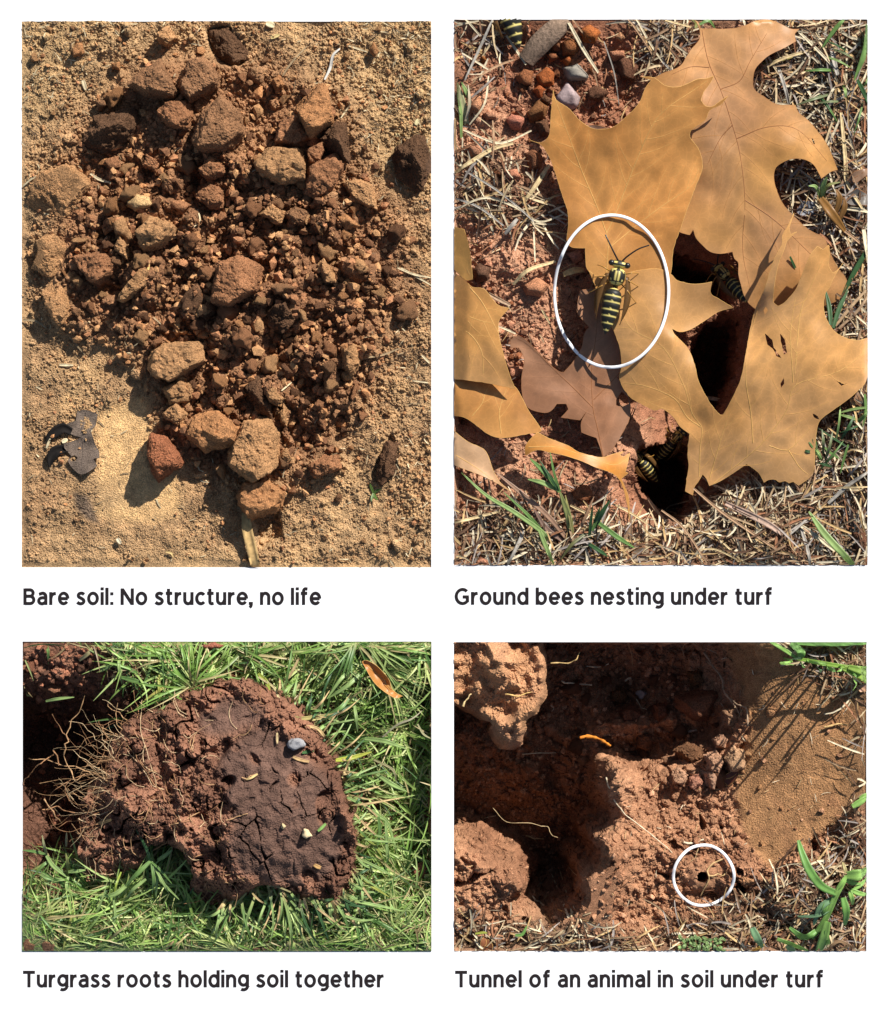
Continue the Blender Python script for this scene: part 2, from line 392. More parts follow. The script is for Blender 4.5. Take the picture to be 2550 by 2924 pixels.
def crumbs(PX, PY, cell, seed, prob=1.0, rlo=0.3, rhi=0.75, hk=0.8, dens=None, tilt=0.25, angular=0.5):
    gi = np.floor(PX / cell).astype(np.int64); gj = np.floor(PY / cell).astype(np.int64)
    out = np.zeros_like(PX); val = np.full(PX.shape, 0.5)
    for di in (-1, 0, 1):
        for dj in (-1, 0, 1):
            ci, cj = gi + di, gj + dj
            h = [hsh(ci, cj, seed * 17 + k) for k in range(8)]
            cx = (ci + 0.5 + 0.8 * (h[0] - 0.5)) * cell; cy = (cj + 0.5 + 0.8 * (h[1] - 0.5)) * cell
            r = cell * (rlo + (rhi - rlo) * h[2] ** 1.5)
            p = prob if dens is None else prob * dens(cx, cy)
            ok = h[3] < p
            a = h[4] * 6.283
            dx, dy = PX - cx, PY - cy
            u = np.cos(a) * dx + np.sin(a) * dy; v = (-np.sin(a) * dx + np.cos(a) * dy) * (1 + 0.7 * h[5])
            dr = np.sqrt(u * u + v * v)
            dp = np.maximum(np.maximum(np.abs(u), np.abs(v) * 1.05), np.abs(u * 0.6 + v * 0.75) * 1.05)
            d = ((1 - angular) * dr + angular * dp) / r
            t = np.clip(1 - d ** 3, 0, 1) ** 0.5
            hh = np.where(ok & (t > 0), t * r * hk * (0.6 + 0.6 * h[6]) + tilt * (h[7] - 0.5) * 2 * u * t, 0)
            m = hh > out
            out = np.where(m, hh, out); val = np.where(m, h[5] * 0.6 + 0.4 * h[2], val)
    return out / 1000.0, val

def mixc(a, b, t):
    return a + (np.asarray(b) - a) * t[..., None]

# ---- lumps
def ico(n):
    t = (1 + 5 ** 0.5) / 2
    V = [(-1, t, 0), (1, t, 0), (-1, -t, 0), (1, -t, 0), (0, -1, t), (0, 1, t), (0, -1, -t), (0, 1, -t), (t, 0, -1), (t, 0, 1), (-t, 0, -1), (-t, 0, 1)]
    F = [(0, 11, 5), (0, 5, 1), (0, 1, 7), (0, 7, 10), (0, 10, 11), (1, 5, 9), (5, 11, 4), (11, 10, 2), (10, 7, 6), (7, 1, 8), (3, 9, 4), (3, 4, 2), (3, 2, 6), (3, 6, 8), (3, 8, 9), (4, 9, 5), (2, 4, 11), (6, 2, 10), (8, 6, 7), (9, 8, 1)]
    V = [np.array(v) / np.linalg.norm(v) for v in V]
    for _ in range(n):
        c = {}; G = []
        def mid(a, b):
            k = (min(a, b), max(a, b))
            if k not in c:
                m = V[a] + V[b]; V.append(m / np.linalg.norm(m)); c[k] = len(V) - 1
            return c[k]
        for a, b, d in F:
            e, f, g = mid(a, b), mid(b, d), mid(d, a)
            G += [(a, e, g), (b, f, e), (d, g, f), (e, f, g)]
        F = G
    return np.array(V), np.array(F)
ICO = {n: ico(n) for n in (0, 1, 2, 3, 4, 5)}

def hull(P):
    P = sorted(set(map(tuple, P)))
    def half(Q):
        h = []
        for p in Q:
            while len(h) > 1 and (h[-1][0] - h[-2][0]) * (p[1] - h[-2][1]) - (h[-1][1] - h[-2][1]) * (p[0] - h[-2][0]) <= 0: h.pop()
            h.append(p)
        return h
    a = half(P); b = half(P[::-1]); return np.array(a[:-1] + b[:-1])

def lump_verts(poly, h, tilt, seed, sub=4, rough=1.0, p=48, slope=(2, 24)):
    """faceted lump with the given convex plan outline (metres, local), height h"""
    rs = np.random.RandomState(seed)
    D, F = ICO[sub]
    P = hull(poly); c = P.mean(0); P = P - c
    size = np.sqrt(np.abs(P).max(0).prod())
    N, dd = [], []
    for i in range(len(P)):
        a, b = P[i], P[(i + 1) % len(P)]
        e = b - a; l = np.linalg.norm(e)
        if l < 1e-6: continue
        n2 = np.array([e[1], -e[0]]) / l
        ph = math.radians(rs.uniform(*slope))
        n3 = np.array([n2[0] * math.cos(ph), n2[1] * math.cos(ph), math.sin(ph)])
        N.append(n3); dd.append(n3 @ np.array([a[0], a[1], 0.35 * h]))
        n3 = np.array([n2[0] * math.cos(ph), n2[1] * math.cos(ph), -math.sin(ph) * 0.6]); n3 /= np.linalg.norm(n3)
        N.append(n3); dd.append(n3 @ np.array([a[0], a[1], 0.0]))
    for k in range(3):
        tx, ty = (tilt[0], tilt[1]) if k == 0 else (tilt[0] + rs.uniform(-.6, .6), tilt[1] + rs.uniform(-.6, .6))
        n3 = np.array([tx, ty, 1.0]); n3 /= np.linalg.norm(n3); N.append(n3); dd.append(h * (1 if k == 0 else rs.uniform(1.0, 1.15)) * n3[2])
    for k in range(7):                                # chipped corners
        n3 = rs.randn(3); n3[2] = abs(n3[2]) * 1.1 + .1; n3 /= np.linalg.norm(n3)
        sup = max(n3[0] * q[0] + n3[1] * q[1] + n3[2] * h for q in P)
        N.append(n3); dd.append(sup * rs.uniform(.74, .9))
    N.append(np.array([0, 0, -1.0])); dd.append(0.5 * h)
    N = np.array(N); dd = np.maximum(np.array(dd), 0.004)
    # even out a flat direction sphere
    Ds = D * np.array([1, 1, max(0.5, min(1.0, h / size))]); Ds /= np.linalg.norm(Ds, axis=1, keepdims=True)
    q = np.maximum(Ds @ N.T, 0) / dd
    r = (q ** p).sum(1) ** (-1.0 / p)
    V = Ds * r[:, None]
    o = rs.uniform(0, 50, 3)
    for cell, amp in ((size * 0.8, 0.06 * size), (size * 0.3, 0.04 * size), (0.016, 0.0042), (0.008, 0.003)):
        V = V + Ds * (vn3(V / cell + o, seed) * amp * rough)[:, None]
    # small pits and knobs
    w = vn3(V / 0.011 + o * 2, seed + 3)
    V = V - Ds * (np.clip(w - 0.35, 0, 1) * 0.008 * rough)[:, None]
    if sub >= 4: V = V + Ds * (rs.randn(len(V)) * (0.0011 if sub == 4 else 0.0009) * rough)[:, None]
    return V, F, c

def lump(bed, name, poly_px, h, col, label, cat, tilt=(0, 0), seed=1, sub=4, mat=None, group=None, z=None, rough=1.0, embed=0.25, slope=(2, 24)):
    pts = np.array([W(*q)[:2] for q in poly_px])
    V, F, c = lump_verts(pts, h, tilt, seed, sub, rough, slope=slope)
    px, py = c[0] * 1000 + 1275, 1462 - c[1] * 1000
    z0 = (bed.z(px, py) if z is None else z) - embed * h
    loc = np.array([c[0], c[1], z0])
    V = bed.clampv(V + loc) - loc
    o = link(name, make_mesh(name, V, F, mat or M_clod, smooth=sub < 4), tuple(loc))
    o.color = (*col, 1)
    return props(o, label, cat, group)

def tube_mesh(P, rad, mat, sides=6, closed=False, name='tube', flat=1.0, col=None):
    P = np.asarray(P, float); n = len(P); rad = np.broadcast_to(np.asarray(rad, float), (n,))
    d = np.gradient(P, axis=0)
    if closed: d = np.roll(P, -1, 0) - np.roll(P, 1, 0)
    d /= np.maximum(np.linalg.norm(d, axis=1, keepdims=True), 1e-9)
    up = np.array([0, 0, 1.0]); s = np.cross(d, up); ln = np.linalg.norm(s, axis=1, keepdims=True)
    s = np.where(ln > 1e-3, s / np.maximum(ln, 1e-9), np.array([1.0, 0, 0])); u = np.cross(s, d)
    V = []
    for k in range(sides):
        a = 2 * math.pi * k / sides
        V.append(P + (s * math.cos(a) + u * math.sin(a) * flat) * rad[:, None])
    V = np.stack(V, 1).reshape(-1, 3)
    m = n if closed else n - 1
    F = []
    for i in range(m):
        for k in range(sides):
            a = i * sides + k; b = i * sides + (k + 1) % sides; i2 = (i + 1) % n
            F.append((a, b, i2 * sides + (k + 1) % sides, i2 * sides + k))
    return V, np.array(F)

def path3(pts, n=8):
    """smooth 3-D path through (px,py,z)"""
    Q = spline([(p[0], p[1], p[2] * 1000) for p in pts], n)
    return np.array([W(q[0], q[1], q[2] / 1000) for q in Q])

def ribbon_mesh(P, wid, fold=0.25, roll=0.0, thick=0.0009):
    """blade with a keel: P (n,3), wid (n,) full width; closed thin body"""
    P = np.asarray(P, float); n = len(P); wid = np.broadcast_to(np.asarray(wid, float), (n,))
    d = np.gradient(P, axis=0); d /= np.maximum(np.linalg.norm(d, axis=1, keepdims=True), 1e-9)
    s = np.cross(d, np.array([0, 0, 1.0])); ln = np.linalg.norm(s, axis=1, keepdims=True)
    s = np.where(ln > 1e-3, s / np.maximum(ln, 1e-9), np.array([1.0, 0, 0])); u = np.cross(s, d)
    s2 = s * math.cos(roll) + u * math.sin(roll); u2 = u * math.cos(roll) - s * math.sin(roll)
    rows = []
    for f, l in ((-0.5, fold), (-0.25, fold * 0.35), (0, 0), (0.25, fold * 0.35), (0.5, fold)):
        rows.append(P + s2 * (f * wid)[:, None] + u2 * (l * 0.5 * wid)[:, None])
    top = np.stack(rows, 1); bot = top - u2[:, None, :] * thick
    V = np.concatenate([top.reshape(-1, 3), bot.reshape(-1, 3)])
    F = []; o = n * 5
    for i in range(n - 1):
        for k in range(4):
            a, b, c, e = i * 5 + k, i * 5 + k + 1, (i + 1) * 5 + k + 1, (i + 1) * 5 + k
            F.append((a, b, c, e)); F.append((o + a, o + e, o + c, o + b))
        a, e = i * 5, (i + 1) * 5; F.append((a, e, o + e, o + a))
        a, e = i * 5 + 4, (i + 1) * 5 + 4; F.append((a, o + a, o + e, e))
    return V, np.array(F)

def blade(bed, name, pts, w, col, tip=0.15, base=0.7, label=None, cat=None, group=None, parent=None, mat=None, fold=0.3, tipcol=None, basecol=None, roll=0.0, n=7):
    P = path3(pts, n); t = np.linspace(0, 1, len(P))
    wid = w / 1000.0 * np.minimum(1, base + (1 - base) * t / 0.3) * np.where(t > 0.45, 1 - (1 - tip) * ((t - 0.45) / 0.55) ** 1.8, 1)
    loc = np.array(P[0]) if parent is None else np.array(parent.location)
    V, F = ribbon_mesh(P, wid, fold, roll)
    V = bed.clampv(V) - loc
    c = np.tile(np.array(col), (len(V), 1)); tt = np.concatenate([np.repeat(t, 5)] * 2)[:, None]
    if tipcol is not None: c = c + (np.array(tipcol) - c) * np.clip((tt - 0.7) / 0.3, 0, 1)
    if basecol is not None: c = c + (np.array(basecol) - c) * np.clip(1 - tt / 0.3, 0, 1)
    keel = np.tile(np.array([1.0, 1.0, 1.18, 1.0, 1.0]), len(P) * 2)[:, None]
    c = c * keel
    me = make_mesh(name, V, F, mat or M_grass, c)
    if parent is None:
        o = link(name, me, tuple(loc)); props(o, label, cat, group)
    else:
        o = link(name, me, (0, 0, 0), parent)
        if label: props(o, label)
    return o

def fibre(bed, name, pts, r, col, label=None, cat=None, group=None, parent=None, wob=3.0, sides=5, taper=0.4, mat=None, n=7, knots=0.25, seed=0):
    P = path3(pts, n); rs = np.random.RandomState(seed + int(pts[0][0]))
    k = len(P); t = np.linspace(0, 1, k)
    wv = np.stack([np.interp(np.arange(k), np.arange(0, k + 3, 3), rs.randn(len(np.arange(0, k + 3, 3)))) for _ in range(3)], 1)
    P = P + wv * wob / 1000.0 * np.array([1, 1, 0.5])
    rad = r / 1000.0 * (1 - (1 - taper) * t) * (1 + knots * rs.randn(k).clip(-1.5, 1.5))
    loc = P[0].copy() if parent is None else np.array(parent.location)
    V, F = tube_mesh(P, rad, None, sides)
    V = bed.clampv(V) - loc
    me = make_mesh(name, V, F, mat or M_root)
    if parent is None:
        o = link(name, me, tuple(loc)); props(o, label, cat, group)
    else:
        o = link(name, me, (0, 0, 0), parent)
        if label: props(o, label)
    o.color = (*col, 1)
    return o

def ribbons(bed, px, py, z0, head, length, width, lift, droop, bend, cols, S=5, fold=0.3, roll=None, zmin=None, tipw=0.1, ecap=True, follow=None):
    """many blades at once -> V, F, C"""
    n = len(px)
    X = (px - 1275) / 1000; Y = (1462 - py) / 1000; Z = np.array(z0, float)
    if roll is None: roll = np.zeros(n)
    rows = []; colr = []
    x0, y0, x1, y1 = bed.rect
    if ecap:
        Z = np.minimum(Z, 0.003 + 0.0006 * np.maximum(0, np.minimum(np.minimum(px - x0, y1 - py), 1.5 * np.minimum(x1 - px, py - y0))))
    for k in range(S + 1):
        t = k / S
        e = lift - droop * t; h = head + bend * t
        w = width * min(1, 0.6 + 1.6 * t) * (1 - (1 - tipw) * t ** 2.2)
        sx, sy = -np.sin(h), np.cos(h)
        cr, sr = np.cos(roll), np.sin(roll)
        for f, l in ((-0.5, fold), (0, 0), (0.5, fold)):
            rows.append(np.stack([X + sx * f * w * cr, Y + sy * f * w * cr, Z + l * w * 0.5 + f * w * sr], 1))
            colr.append(cols * (1.12 if f == 0 else 1.0))
        st = length / S
        X = X + np.cos(e) * np.cos(h) * st; Y = Y + np.cos(e) * np.sin(h) * st; Z = Z + np.sin(e) * st
        PX = X * 1000 + 1275; PY = 1462 - Y * 1000
        g = bed.z(PX, PY) + 0.002
        Z = np.maximum(Z, g)
        if follow is not None: Z = np.minimum(Z, g + follow)
        if ecap:
            cap = np.maximum(0.003 + 0.0006 * np.maximum(0, np.minimum(np.minimum(PX - x0, y1 - PY), 1.5 * np.minimum(x1 - PX, PY - y0))), g)
            Z = np.minimum(Z, cap)
    V = np.stack(rows, 1); C = np.stack(colr, 1)
    m = 3 * (S + 1)
    f = []
    for k in range(S):
        for j in (0, 1):
            a = 3 * k + j
            f.append((a, a + 1, a + 4, a + 3))
    F = (np.array(f)[None] + (np.arange(n) * m)[:, None, None]).reshape(-1, 4)
    V = bed.clampv(V.reshape(-1, 3))
    return V, F, C.reshape(-1, 3)

# ================================================================== BED 1: bare soil
TAN = np.array(lin(196, 159, 116, 0.70)); RED = np.array(lin(170, 124, 88, 0.70)); DRED = np.array(lin(134, 94, 67, 0.70))
PALE = np.array(lin(236, 192, 134, 0.78)); GREY = np.array(lin(96, 84, 76, 0.74))
b1 = Bed(1, 2.3)
pile = b1.mask(cv('z', [(270, 130), (440, 110), (560, 150), (700, 190), (760, 370), (820, 480), (800, 650), (740, 760), (640, 960), (560, 990), (400, 960), (330, 900), (305, 740), (200, 690), (70, 640), (60, 350), (180, 260)]), 30)
core = b1.mask(cv('z', [(240, 330), (420, 280), (560, 380), (700, 420), (770, 560), (740, 700), (640, 900), (520, 930), (360, 900), (330, 700), (230, 660), (180, 480)]), 35)
smooth = b1.mask(cv('c', [(590, 880), (940, 740), (1000, 1000), (930, 1250), (1160, 1330), (1200, 1640), (1000, 1700), (560, 1620), (600, 1270)]), 10)
flatl = b1.mask(cv('z', [(40, 690), (210, 690), (300, 760), (340, 900), (470, 1000), (480, 1140), (40, 1140)]), 22)
stain = b1.mask(cv('c', [(410, 1450), (520, 1480), (600, 1680), (520, 1660), (430, 1580)]), 5) + 0.5 * b1.mask(cv('c', [(560, 1480), (760, 1420), (900, 1480), (640, 1620)]), 18)
hol = b1.mask(cv('a', [(1380, 80), (1541, 70), (1670, 270), (1650, 340), (1500, 360), (1410, 230)]), 6)
hol2 = b1.mask(cv('z', [(640, 840), (700, 820), (690, 880), (640, 900)]), 10) + b1.mask(cv('z', [(500, 1020), (560, 1010), (560, 1080), (520, 1100)]), 5) + .5 * b1.mask(cv('d', [(1080, 1330), (1210, 1020), (1260, 1080), (1240, 1290), (1120, 1380)]), 4)
PX, PY = b1.PX, b1.PY
pile = pile * ss(10, 170, PX - 62); core = core * ss(10, 170, PX - 62)
H = .006 + (0.010 * gnoise(PX.shape, 60 / 2.3) * (1 - flatl) * ss(20, 160, b1.edge)) + 0.004 * gnoise(PX.shape, 18 / 2.3) * (1 - 0.8 * smooth) + 0.0016 * gnoise(PX.shape, 5 / 2.3) * (1 - 0.85 * smooth) * (1 - 0.4 * flatl)
H += 0.022 * pile + 0.008 * core
H += 0.02 * gnoise(PX.shape, 26 / 2.3) * core + 0.006 * gnoise(PX.shape, 9 / 2.3) * core
dn = lambda A: (lambda x, y: b1.sm(A, x, y))
d_out = (1 - smooth) * (1 - 0.75 * flatl) ; ring_ = np.clip(pile, 0, 1)
patch = ss(-0.7, 0.9, gnoise(PX.shape, 42 / 2.3))
c1, v1 = crumbs(PX, PY, 9, 1, 0.95, 0.25, 0.6, 1.5, dn(np.clip(d_out * (0.25 + 0.75 * patch) + 0.25 * flatl * patch * (1 - smooth), 0, 1)))
c2, v2 = crumbs(PX, PY, 17, 2, 0.9, 0.2, 0.6, 1.3, dn(np.clip(0.22 * d_out * patch + 0.95 * ring_, 0, 1)))
c3, v3 = crumbs(PX, PY, 32, 3, 0.75, 0.2, 0.55, 1.25, dn(np.clip(core * 1.0 + 0.35 * ring_ + 0.04 * d_out, 0, 1)))
c4, v4 = crumbs(PX, PY, 60, 4, 0.6, 0.2, 0.5, 1.2, dn(np.clip(core * 1.1 + 0.15 * ring_, 0, 1)))
H += np.maximum(np.maximum(c3, c4), np.maximum(c2, 0)) + 0.85 * c1
val = np.where((c4 > c3) & (c4 > c2), v4, np.where(c3 > c2, v3, np.where(c2 > 0.001, v2, v1)))
H -= 0.04 * hol + 0.04 * np.clip(hol2, 0, 1)
H += .0011 * R.randn(*PX.shape) * (1 - .4 * smooth)
b1.H = H
C = np.broadcast_to(TAN, PX.shape + (3,)).copy()
redm = np.clip(gblur(pile, 22) * 1.1 + 0.12 * gnoise(PX.shape, 30), 0, 1)
C = mixc(C, RED, redm * 0.95); C = mixc(C, DRED, np.clip(core * 0.55 + 0.15 * gnoise(PX.shape, 14), 0, 0.8))
C = mixc(C, PALE, np.clip(smooth * 0.85 + 0.12 * gnoise(PX.shape, 20) * flatl + 0.1 * (1 - pile) * gnoise(PX.shape, 8), 0, 0.9))
greym = b1.mask(cv('z', [(44, 43), (260, 43), (180, 130), (90, 250), (44, 260)]), 40) + b1.mask(cv('z', [(700, 43), (865, 43), (865, 330), (760, 380)]), 40)
C = mixc(C, np.array(lin(196, 162, 116, 0.74)), np.clip(greym, 0, 1) * 0.7)
C = mixc(C, GREY, np.clip(stain * 0.8, 0, 0.85))
C *= (0.82 + 0.36 * val + 0.07 * gnoise(PX.shape, 1.2))[..., None]
b1.C = np.clip(C, 0.01, 0.8)
g1 = b1.build('bare_soil_ground', M_soil)
props(g1, 'dry bare tan soil with a loose red-brown heap in its middle', 'soil')

T_, R_, D_, P_ = tuple(lin(202, 152, 105, .72)), tuple(RED), tuple(DRED), tuple(PALE)
BR = tuple(lin(180, 126, 88, 0.74)); DK = tuple(lin(110, 80, 58, 0.74)); OR_ = tuple(lin(194, 138, 92, 0.74))  # DK paints shade into clods turned from the sun, besides the dark brown clod
clods1 = [
 ('a', [(60, 1390), (190, 1150), (330, 1110), (500, 1130), (530, 1250), (380, 1450), (230, 1520), (70, 1460)], .10, T_, 'big smooth tan clod at the far left of the bare soil heap', (-.1, -.15)),
 ('a', [(840, 520), (930, 420), (1060, 340), (1180, 560), (1150, 610), (960, 590)], .085, R_, 'dark red angular clod, left one of the pair topping the heap', (.1, -.1)),
 ('a', [(1200, 530), (1270, 350), (1370, 320), (1480, 450), (1480, 520), (1280, 640)], .085, R_, 'broad red clod with a flat face, right one of the pair topping the heap', (0, 0)),
 ('a', [(1040, 720), (1120, 640), (1250, 640), (1290, 740), (1250, 830), (1130, 820)], .06, BR, 'rounded pink-brown clod just below the red pair topping the heap', (0, -.1)),
 ('a', [(1290, 920), (1390, 700), (1500, 600), (1640, 740), (1660, 880), (1540, 1000), (1390, 1030)], .10, R_, 'very large red crumbly clod in the upper middle of the heap', (.1, .1)),
 ('a', [(810, 1380), (890, 1320), (990, 1340), (1010, 1400), (880, 1430)], .04, P_, 'small pale flat clod lying on crumbs left of the heap centre', (0, 0)),
 ('a', [(1310, 1310), (1420, 1220), (1510, 1280), (1510, 1400), (1410, 1410)], .05, BR, 'smooth rounded tan clod alone above the heap centre', (-.1, -.1)),
 ('a', [(900, 1590), (1010, 1480), (1150, 1540), (1170, 1610), (1060, 1690), (940, 1730)], .07, T_, 'tan five-sided clod left of the heap centre with a hollow on top', (0, -.1)),
 ('a', [(730, 1520), (790, 1480), (850, 1580), (850, 1650), (740, 1590)], .04, T_, 'narrow upright tan clod left of the tan five-sided clod', (.2, 0)),
 ('a', [(730, 1690), (770, 1620), (830, 1710), (820, 1780), (740, 1730)], .045, T_, 'small pointed tan clod under the narrow upright one', (.2, 0)),
 ('a', [(440, 1770), (660, 1740), (750, 1800), (700, 1900), (580, 1990), (500, 1880)], .06, BR, 'ragged brown clod in the left part of the heap', (0, .1)),
 ('a', [(150, 1720), (190, 1620), (320, 1610), (380, 1720), (370, 1900), (250, 1900), (130, 1820)], .07, T_, 'crumbly tan clod near the left edge under the big smooth clod', (0, 0)),
 ('a', [(200, 2030), (265, 1925), (375, 1910), (380, 2200), (360, 2240), (290, 2240), (240, 2140)], .075, T_, 'tall half-round tan clod near the left edge casting a black shadow', (.2, 0)),
 ('a', [(1110, 1410), (1160, 1350), (1280, 1390), (1220, 1450)], .035, BR, 'little flat clod right of the small pale flat one', (0, 0)),
 ('a', [(1340, 1120), (1420, 1070), (1520, 1100), (1541, 1160), (1400, 1200)], .045, BR, 'brown wedge clod below the very large red clod', (0, 0)),
 ('a', [(580, 620), (650, 610), (665, 660), (600, 685)], .03, R_, 'small red clod on bare tan soil left of the heap top', (0, 0)),
 ('a', [(410, 230), (470, 190), (490, 260), (420, 295)], .035, OR_, 'small orange clod standing alone in the upper left corner', (.1, 0)),
 ('a', [(1030, 140), (1100, 80), (1160, 160), (1110, 215), (1050, 190)], .06, T_, 'tan clod near the top edge with a dark undercut', (.2, .2)),
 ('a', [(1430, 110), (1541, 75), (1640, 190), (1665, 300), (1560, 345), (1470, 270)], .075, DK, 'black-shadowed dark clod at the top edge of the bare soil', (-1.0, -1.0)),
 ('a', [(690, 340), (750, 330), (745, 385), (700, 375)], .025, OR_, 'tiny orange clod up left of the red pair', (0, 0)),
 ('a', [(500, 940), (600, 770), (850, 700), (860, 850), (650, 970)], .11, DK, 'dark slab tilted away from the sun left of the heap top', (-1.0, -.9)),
 ('a', [(640, 1050), (740, 1030), (760, 1100), (690, 1115)], .025, BR, 'flat brown clod below the dark tilted slab', (0, 0)),
 ('a', [(930, 1100), (960, 1020), (1050, 1080), (1030, 1150)], .045, BR, 'brown knob between the dark tilted slab and the smooth rounded clod', (0, 0)),
 ('z', [(430, 608), (445, 532), (482, 522), (527, 542), (520, 590), (455, 622)], .10, BR, 'tall square tan-red block standing at the heap centre', (.15, .1)),
 ('z', [(513, 332), (545, 302), (600, 305), (625, 330), (615, 365), (565, 375), (525, 352)], .075, T_, 'large smooth tan stone-like clod in the upper right of the heap', (-.05, 0)),
 ('z', [(240, 602), (290, 545), (308, 545), (300, 575), (255, 608)], .05, T_, 'long thin pale clod slanting beside the dark furrow', (.1, 0)),
 ('b', [(540, 700), (700, 520), (750, 530), (810, 780), (640, 900)], .11, OR_, 'pyramid clod with one black face at the heap top right', (.3, .15)),
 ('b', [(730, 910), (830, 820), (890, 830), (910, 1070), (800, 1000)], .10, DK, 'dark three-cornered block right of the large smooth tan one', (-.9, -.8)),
 ('b', [(600, 1310), (630, 1110), (800, 1020), (880, 1060), (870, 1150), (800, 1260), (700, 1330)], .06, BR, 'broad gritty clod below right of the large smooth tan one', (.1, 0)),
 ('b', [(880, 1220), (1000, 1210), (1090, 1260), (1120, 1420), (950, 1340)], .05, T_, 'sandy tan clod on the right shoulder of the heap', (.1, .1)),
 ('b', [(380, 950), (420, 780), (560, 740), (640, 900), (500, 970)], .07, BR, 'rough brown slab above the large smooth tan stone-like clod', (0, -.1)),
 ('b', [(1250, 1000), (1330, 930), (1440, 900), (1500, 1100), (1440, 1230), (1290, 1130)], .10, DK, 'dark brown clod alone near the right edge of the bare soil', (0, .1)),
 ('b', [(270, 1460), (350, 1390), (440, 1440), (420, 1530), (330, 1490)], .045, T_, 'tan cornered clod right of the smooth rounded one', (.1, 0)),
 ('b', [(470, 1460), (530, 1400), (620, 1450), (590, 1530), (510, 1520)], .045, R_, 'round red clod in the middle right of the heap', (0, 0)),
 ('b', [(340, 470), (400, 430), (440, 500), (390, 550)], .045, OR_, 'orange nut-sized clod right of the heap top', (0, 0)),
 ('b', [(1070, 240), (1100, 190), (1135, 250), (1100, 290)], .035, OR_, 'lone red-orange clod in the upper right corner', (.2, 0)),
 ('b', [(600, 1000), (720, 940), (740, 1000), (700, 1090), (640, 1090)], .05, BR, 'brown clod wedged left of the dark three-cornered block', (0, 0)),
 ('b', [(690, 1830), (740, 1790), (790, 1850), (830, 1950), (740, 1950)], .05, T_, 'tan clod with white fleck right of the heap centre', (0, 0)),
 ('b', [(920, 1830), (1000, 1790), (1060, 1850), (1000, 1890)], .035, T_, 'tan clod low on the right side of the heap', (0, 0)),
 ('b', [(830, 1480), (900, 1465), (1000, 1540), (900, 1555)], .03, OR_, 'thin orange flake of soil on the right slope', (0, 0)),
 ('c', [(980, 520), (1010, 430), (1150, 350), (1340, 340), (1370, 500), (1190, 610), (1130, 640), (990, 600)], .08, T_, 'wide granular tan clod at the lower left edge of the heap', (0, 0)),
 ('c', [(1100, 720), (1200, 630), (1290, 680), (1280, 760), (1120, 775)], .05, T_, 'egg-shaped tan clod below the wide granular one', (0, 0)),
 ('c', [(1080, 880), (1180, 810), (1250, 880), (1190, 970), (1100, 920)], .05, T_, 'tan clod between the egg-shaped clod and the red stone', (0, 0)),
 ('z', [(375, 872), (395, 835), (440, 828), (480, 860), (475, 890), (420, 905)], .08, OR_, 'orange-tan block above the big grey-tan boulder', (.1, .1)),
 ('c', [(970, 1130), (990, 1030), (1100, 1060), (1180, 1150), (1215, 1250), (1040, 1360), (985, 1260)], .085, tuple(lin(176, 112, 78, .74)), 'upright red stone-like clod lying on the smooth pale patch', (.1, 0)),
 ('z', [(468, 885), (490, 850), (540, 840), (560, 870), (555, 935), (510, 968), (465, 930)], .09, T_, 'big grey-tan boulder of soil at the bottom of the heap', (0, -.05)),
 ('z', [(480, 1000), (490, 970), (540, 965), (570, 990), (565, 1020), (500, 1040)], .08, OR_, 'orange-tan clod at the head of the wood splinter', (0, .1)),
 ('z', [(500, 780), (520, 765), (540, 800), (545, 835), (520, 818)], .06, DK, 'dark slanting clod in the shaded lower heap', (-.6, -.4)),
 ('z', [(620, 935), (650, 915), (682, 915), (682, 940), (635, 957)], .055, BR, 'striped brown clod in the lower right of the heap', (0, 0)),
 ('z', [(690, 705), (715, 695), (724, 735), (705, 757), (690, 740)], .06, T_, 'tan clod at the right end of the shaded hollow', (.2, 0)),
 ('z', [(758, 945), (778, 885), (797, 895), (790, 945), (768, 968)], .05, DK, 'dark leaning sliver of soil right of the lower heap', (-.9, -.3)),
 ('z', [(330, 780), (355, 770), (385, 785), (380, 805), (345, 812)], .04, T_, 'small tan clod left of the egg-shaped one', (0, 0)),
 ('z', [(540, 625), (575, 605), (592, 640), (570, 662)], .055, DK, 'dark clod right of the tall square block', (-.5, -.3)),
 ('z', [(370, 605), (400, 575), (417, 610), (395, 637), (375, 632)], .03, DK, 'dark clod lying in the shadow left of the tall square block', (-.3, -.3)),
 ('d', [(410, 880), (440, 820), (470, 880), (460, 960), (420, 940)], .05, T_, 'thin standing tan clod right of the big grey-tan boulder', (.2, 0)),
 ('d', [(320, 740), (380, 680), (440, 770), (400, 810), (340, 800)], .05, T_, 'tan clod with a bright edge above the thin standing one', (.2, 0)),
 ('d', [(420, 1190), (460, 1140), (510, 1210), (470, 1250)], .045, T_, 'round tan clod on the boulder side of the lower heap', (0, 0)),
]
Hs = gblur(b1.H, 12)
for i, (c, poly, h, col, lab, tl) in enumerate(clods1):
    dark = col == DK
    k = 0.9 + 0.2 * random.random()
    q = np.array(cv(c, poly)); ctr = q.mean(0); q = ctr + (q - ctr) * 1.07
    hh = h * 1.2 if q[:, 0].min() > 150 else min(h, .034)
    zz = float(b1.sm(Hs, *ctr)) + 0.006
    lump(b1, 'soil_clod', q, hh, tuple(x * k for x in col), lab, 'clod', tl, 100 + i, 5 if h >= .085 else (4 if h >= .045 else 3), group='clods of the bare soil heap', embed=0.1, z=zz, slope=(0, 18) if not dark else (10, 55))

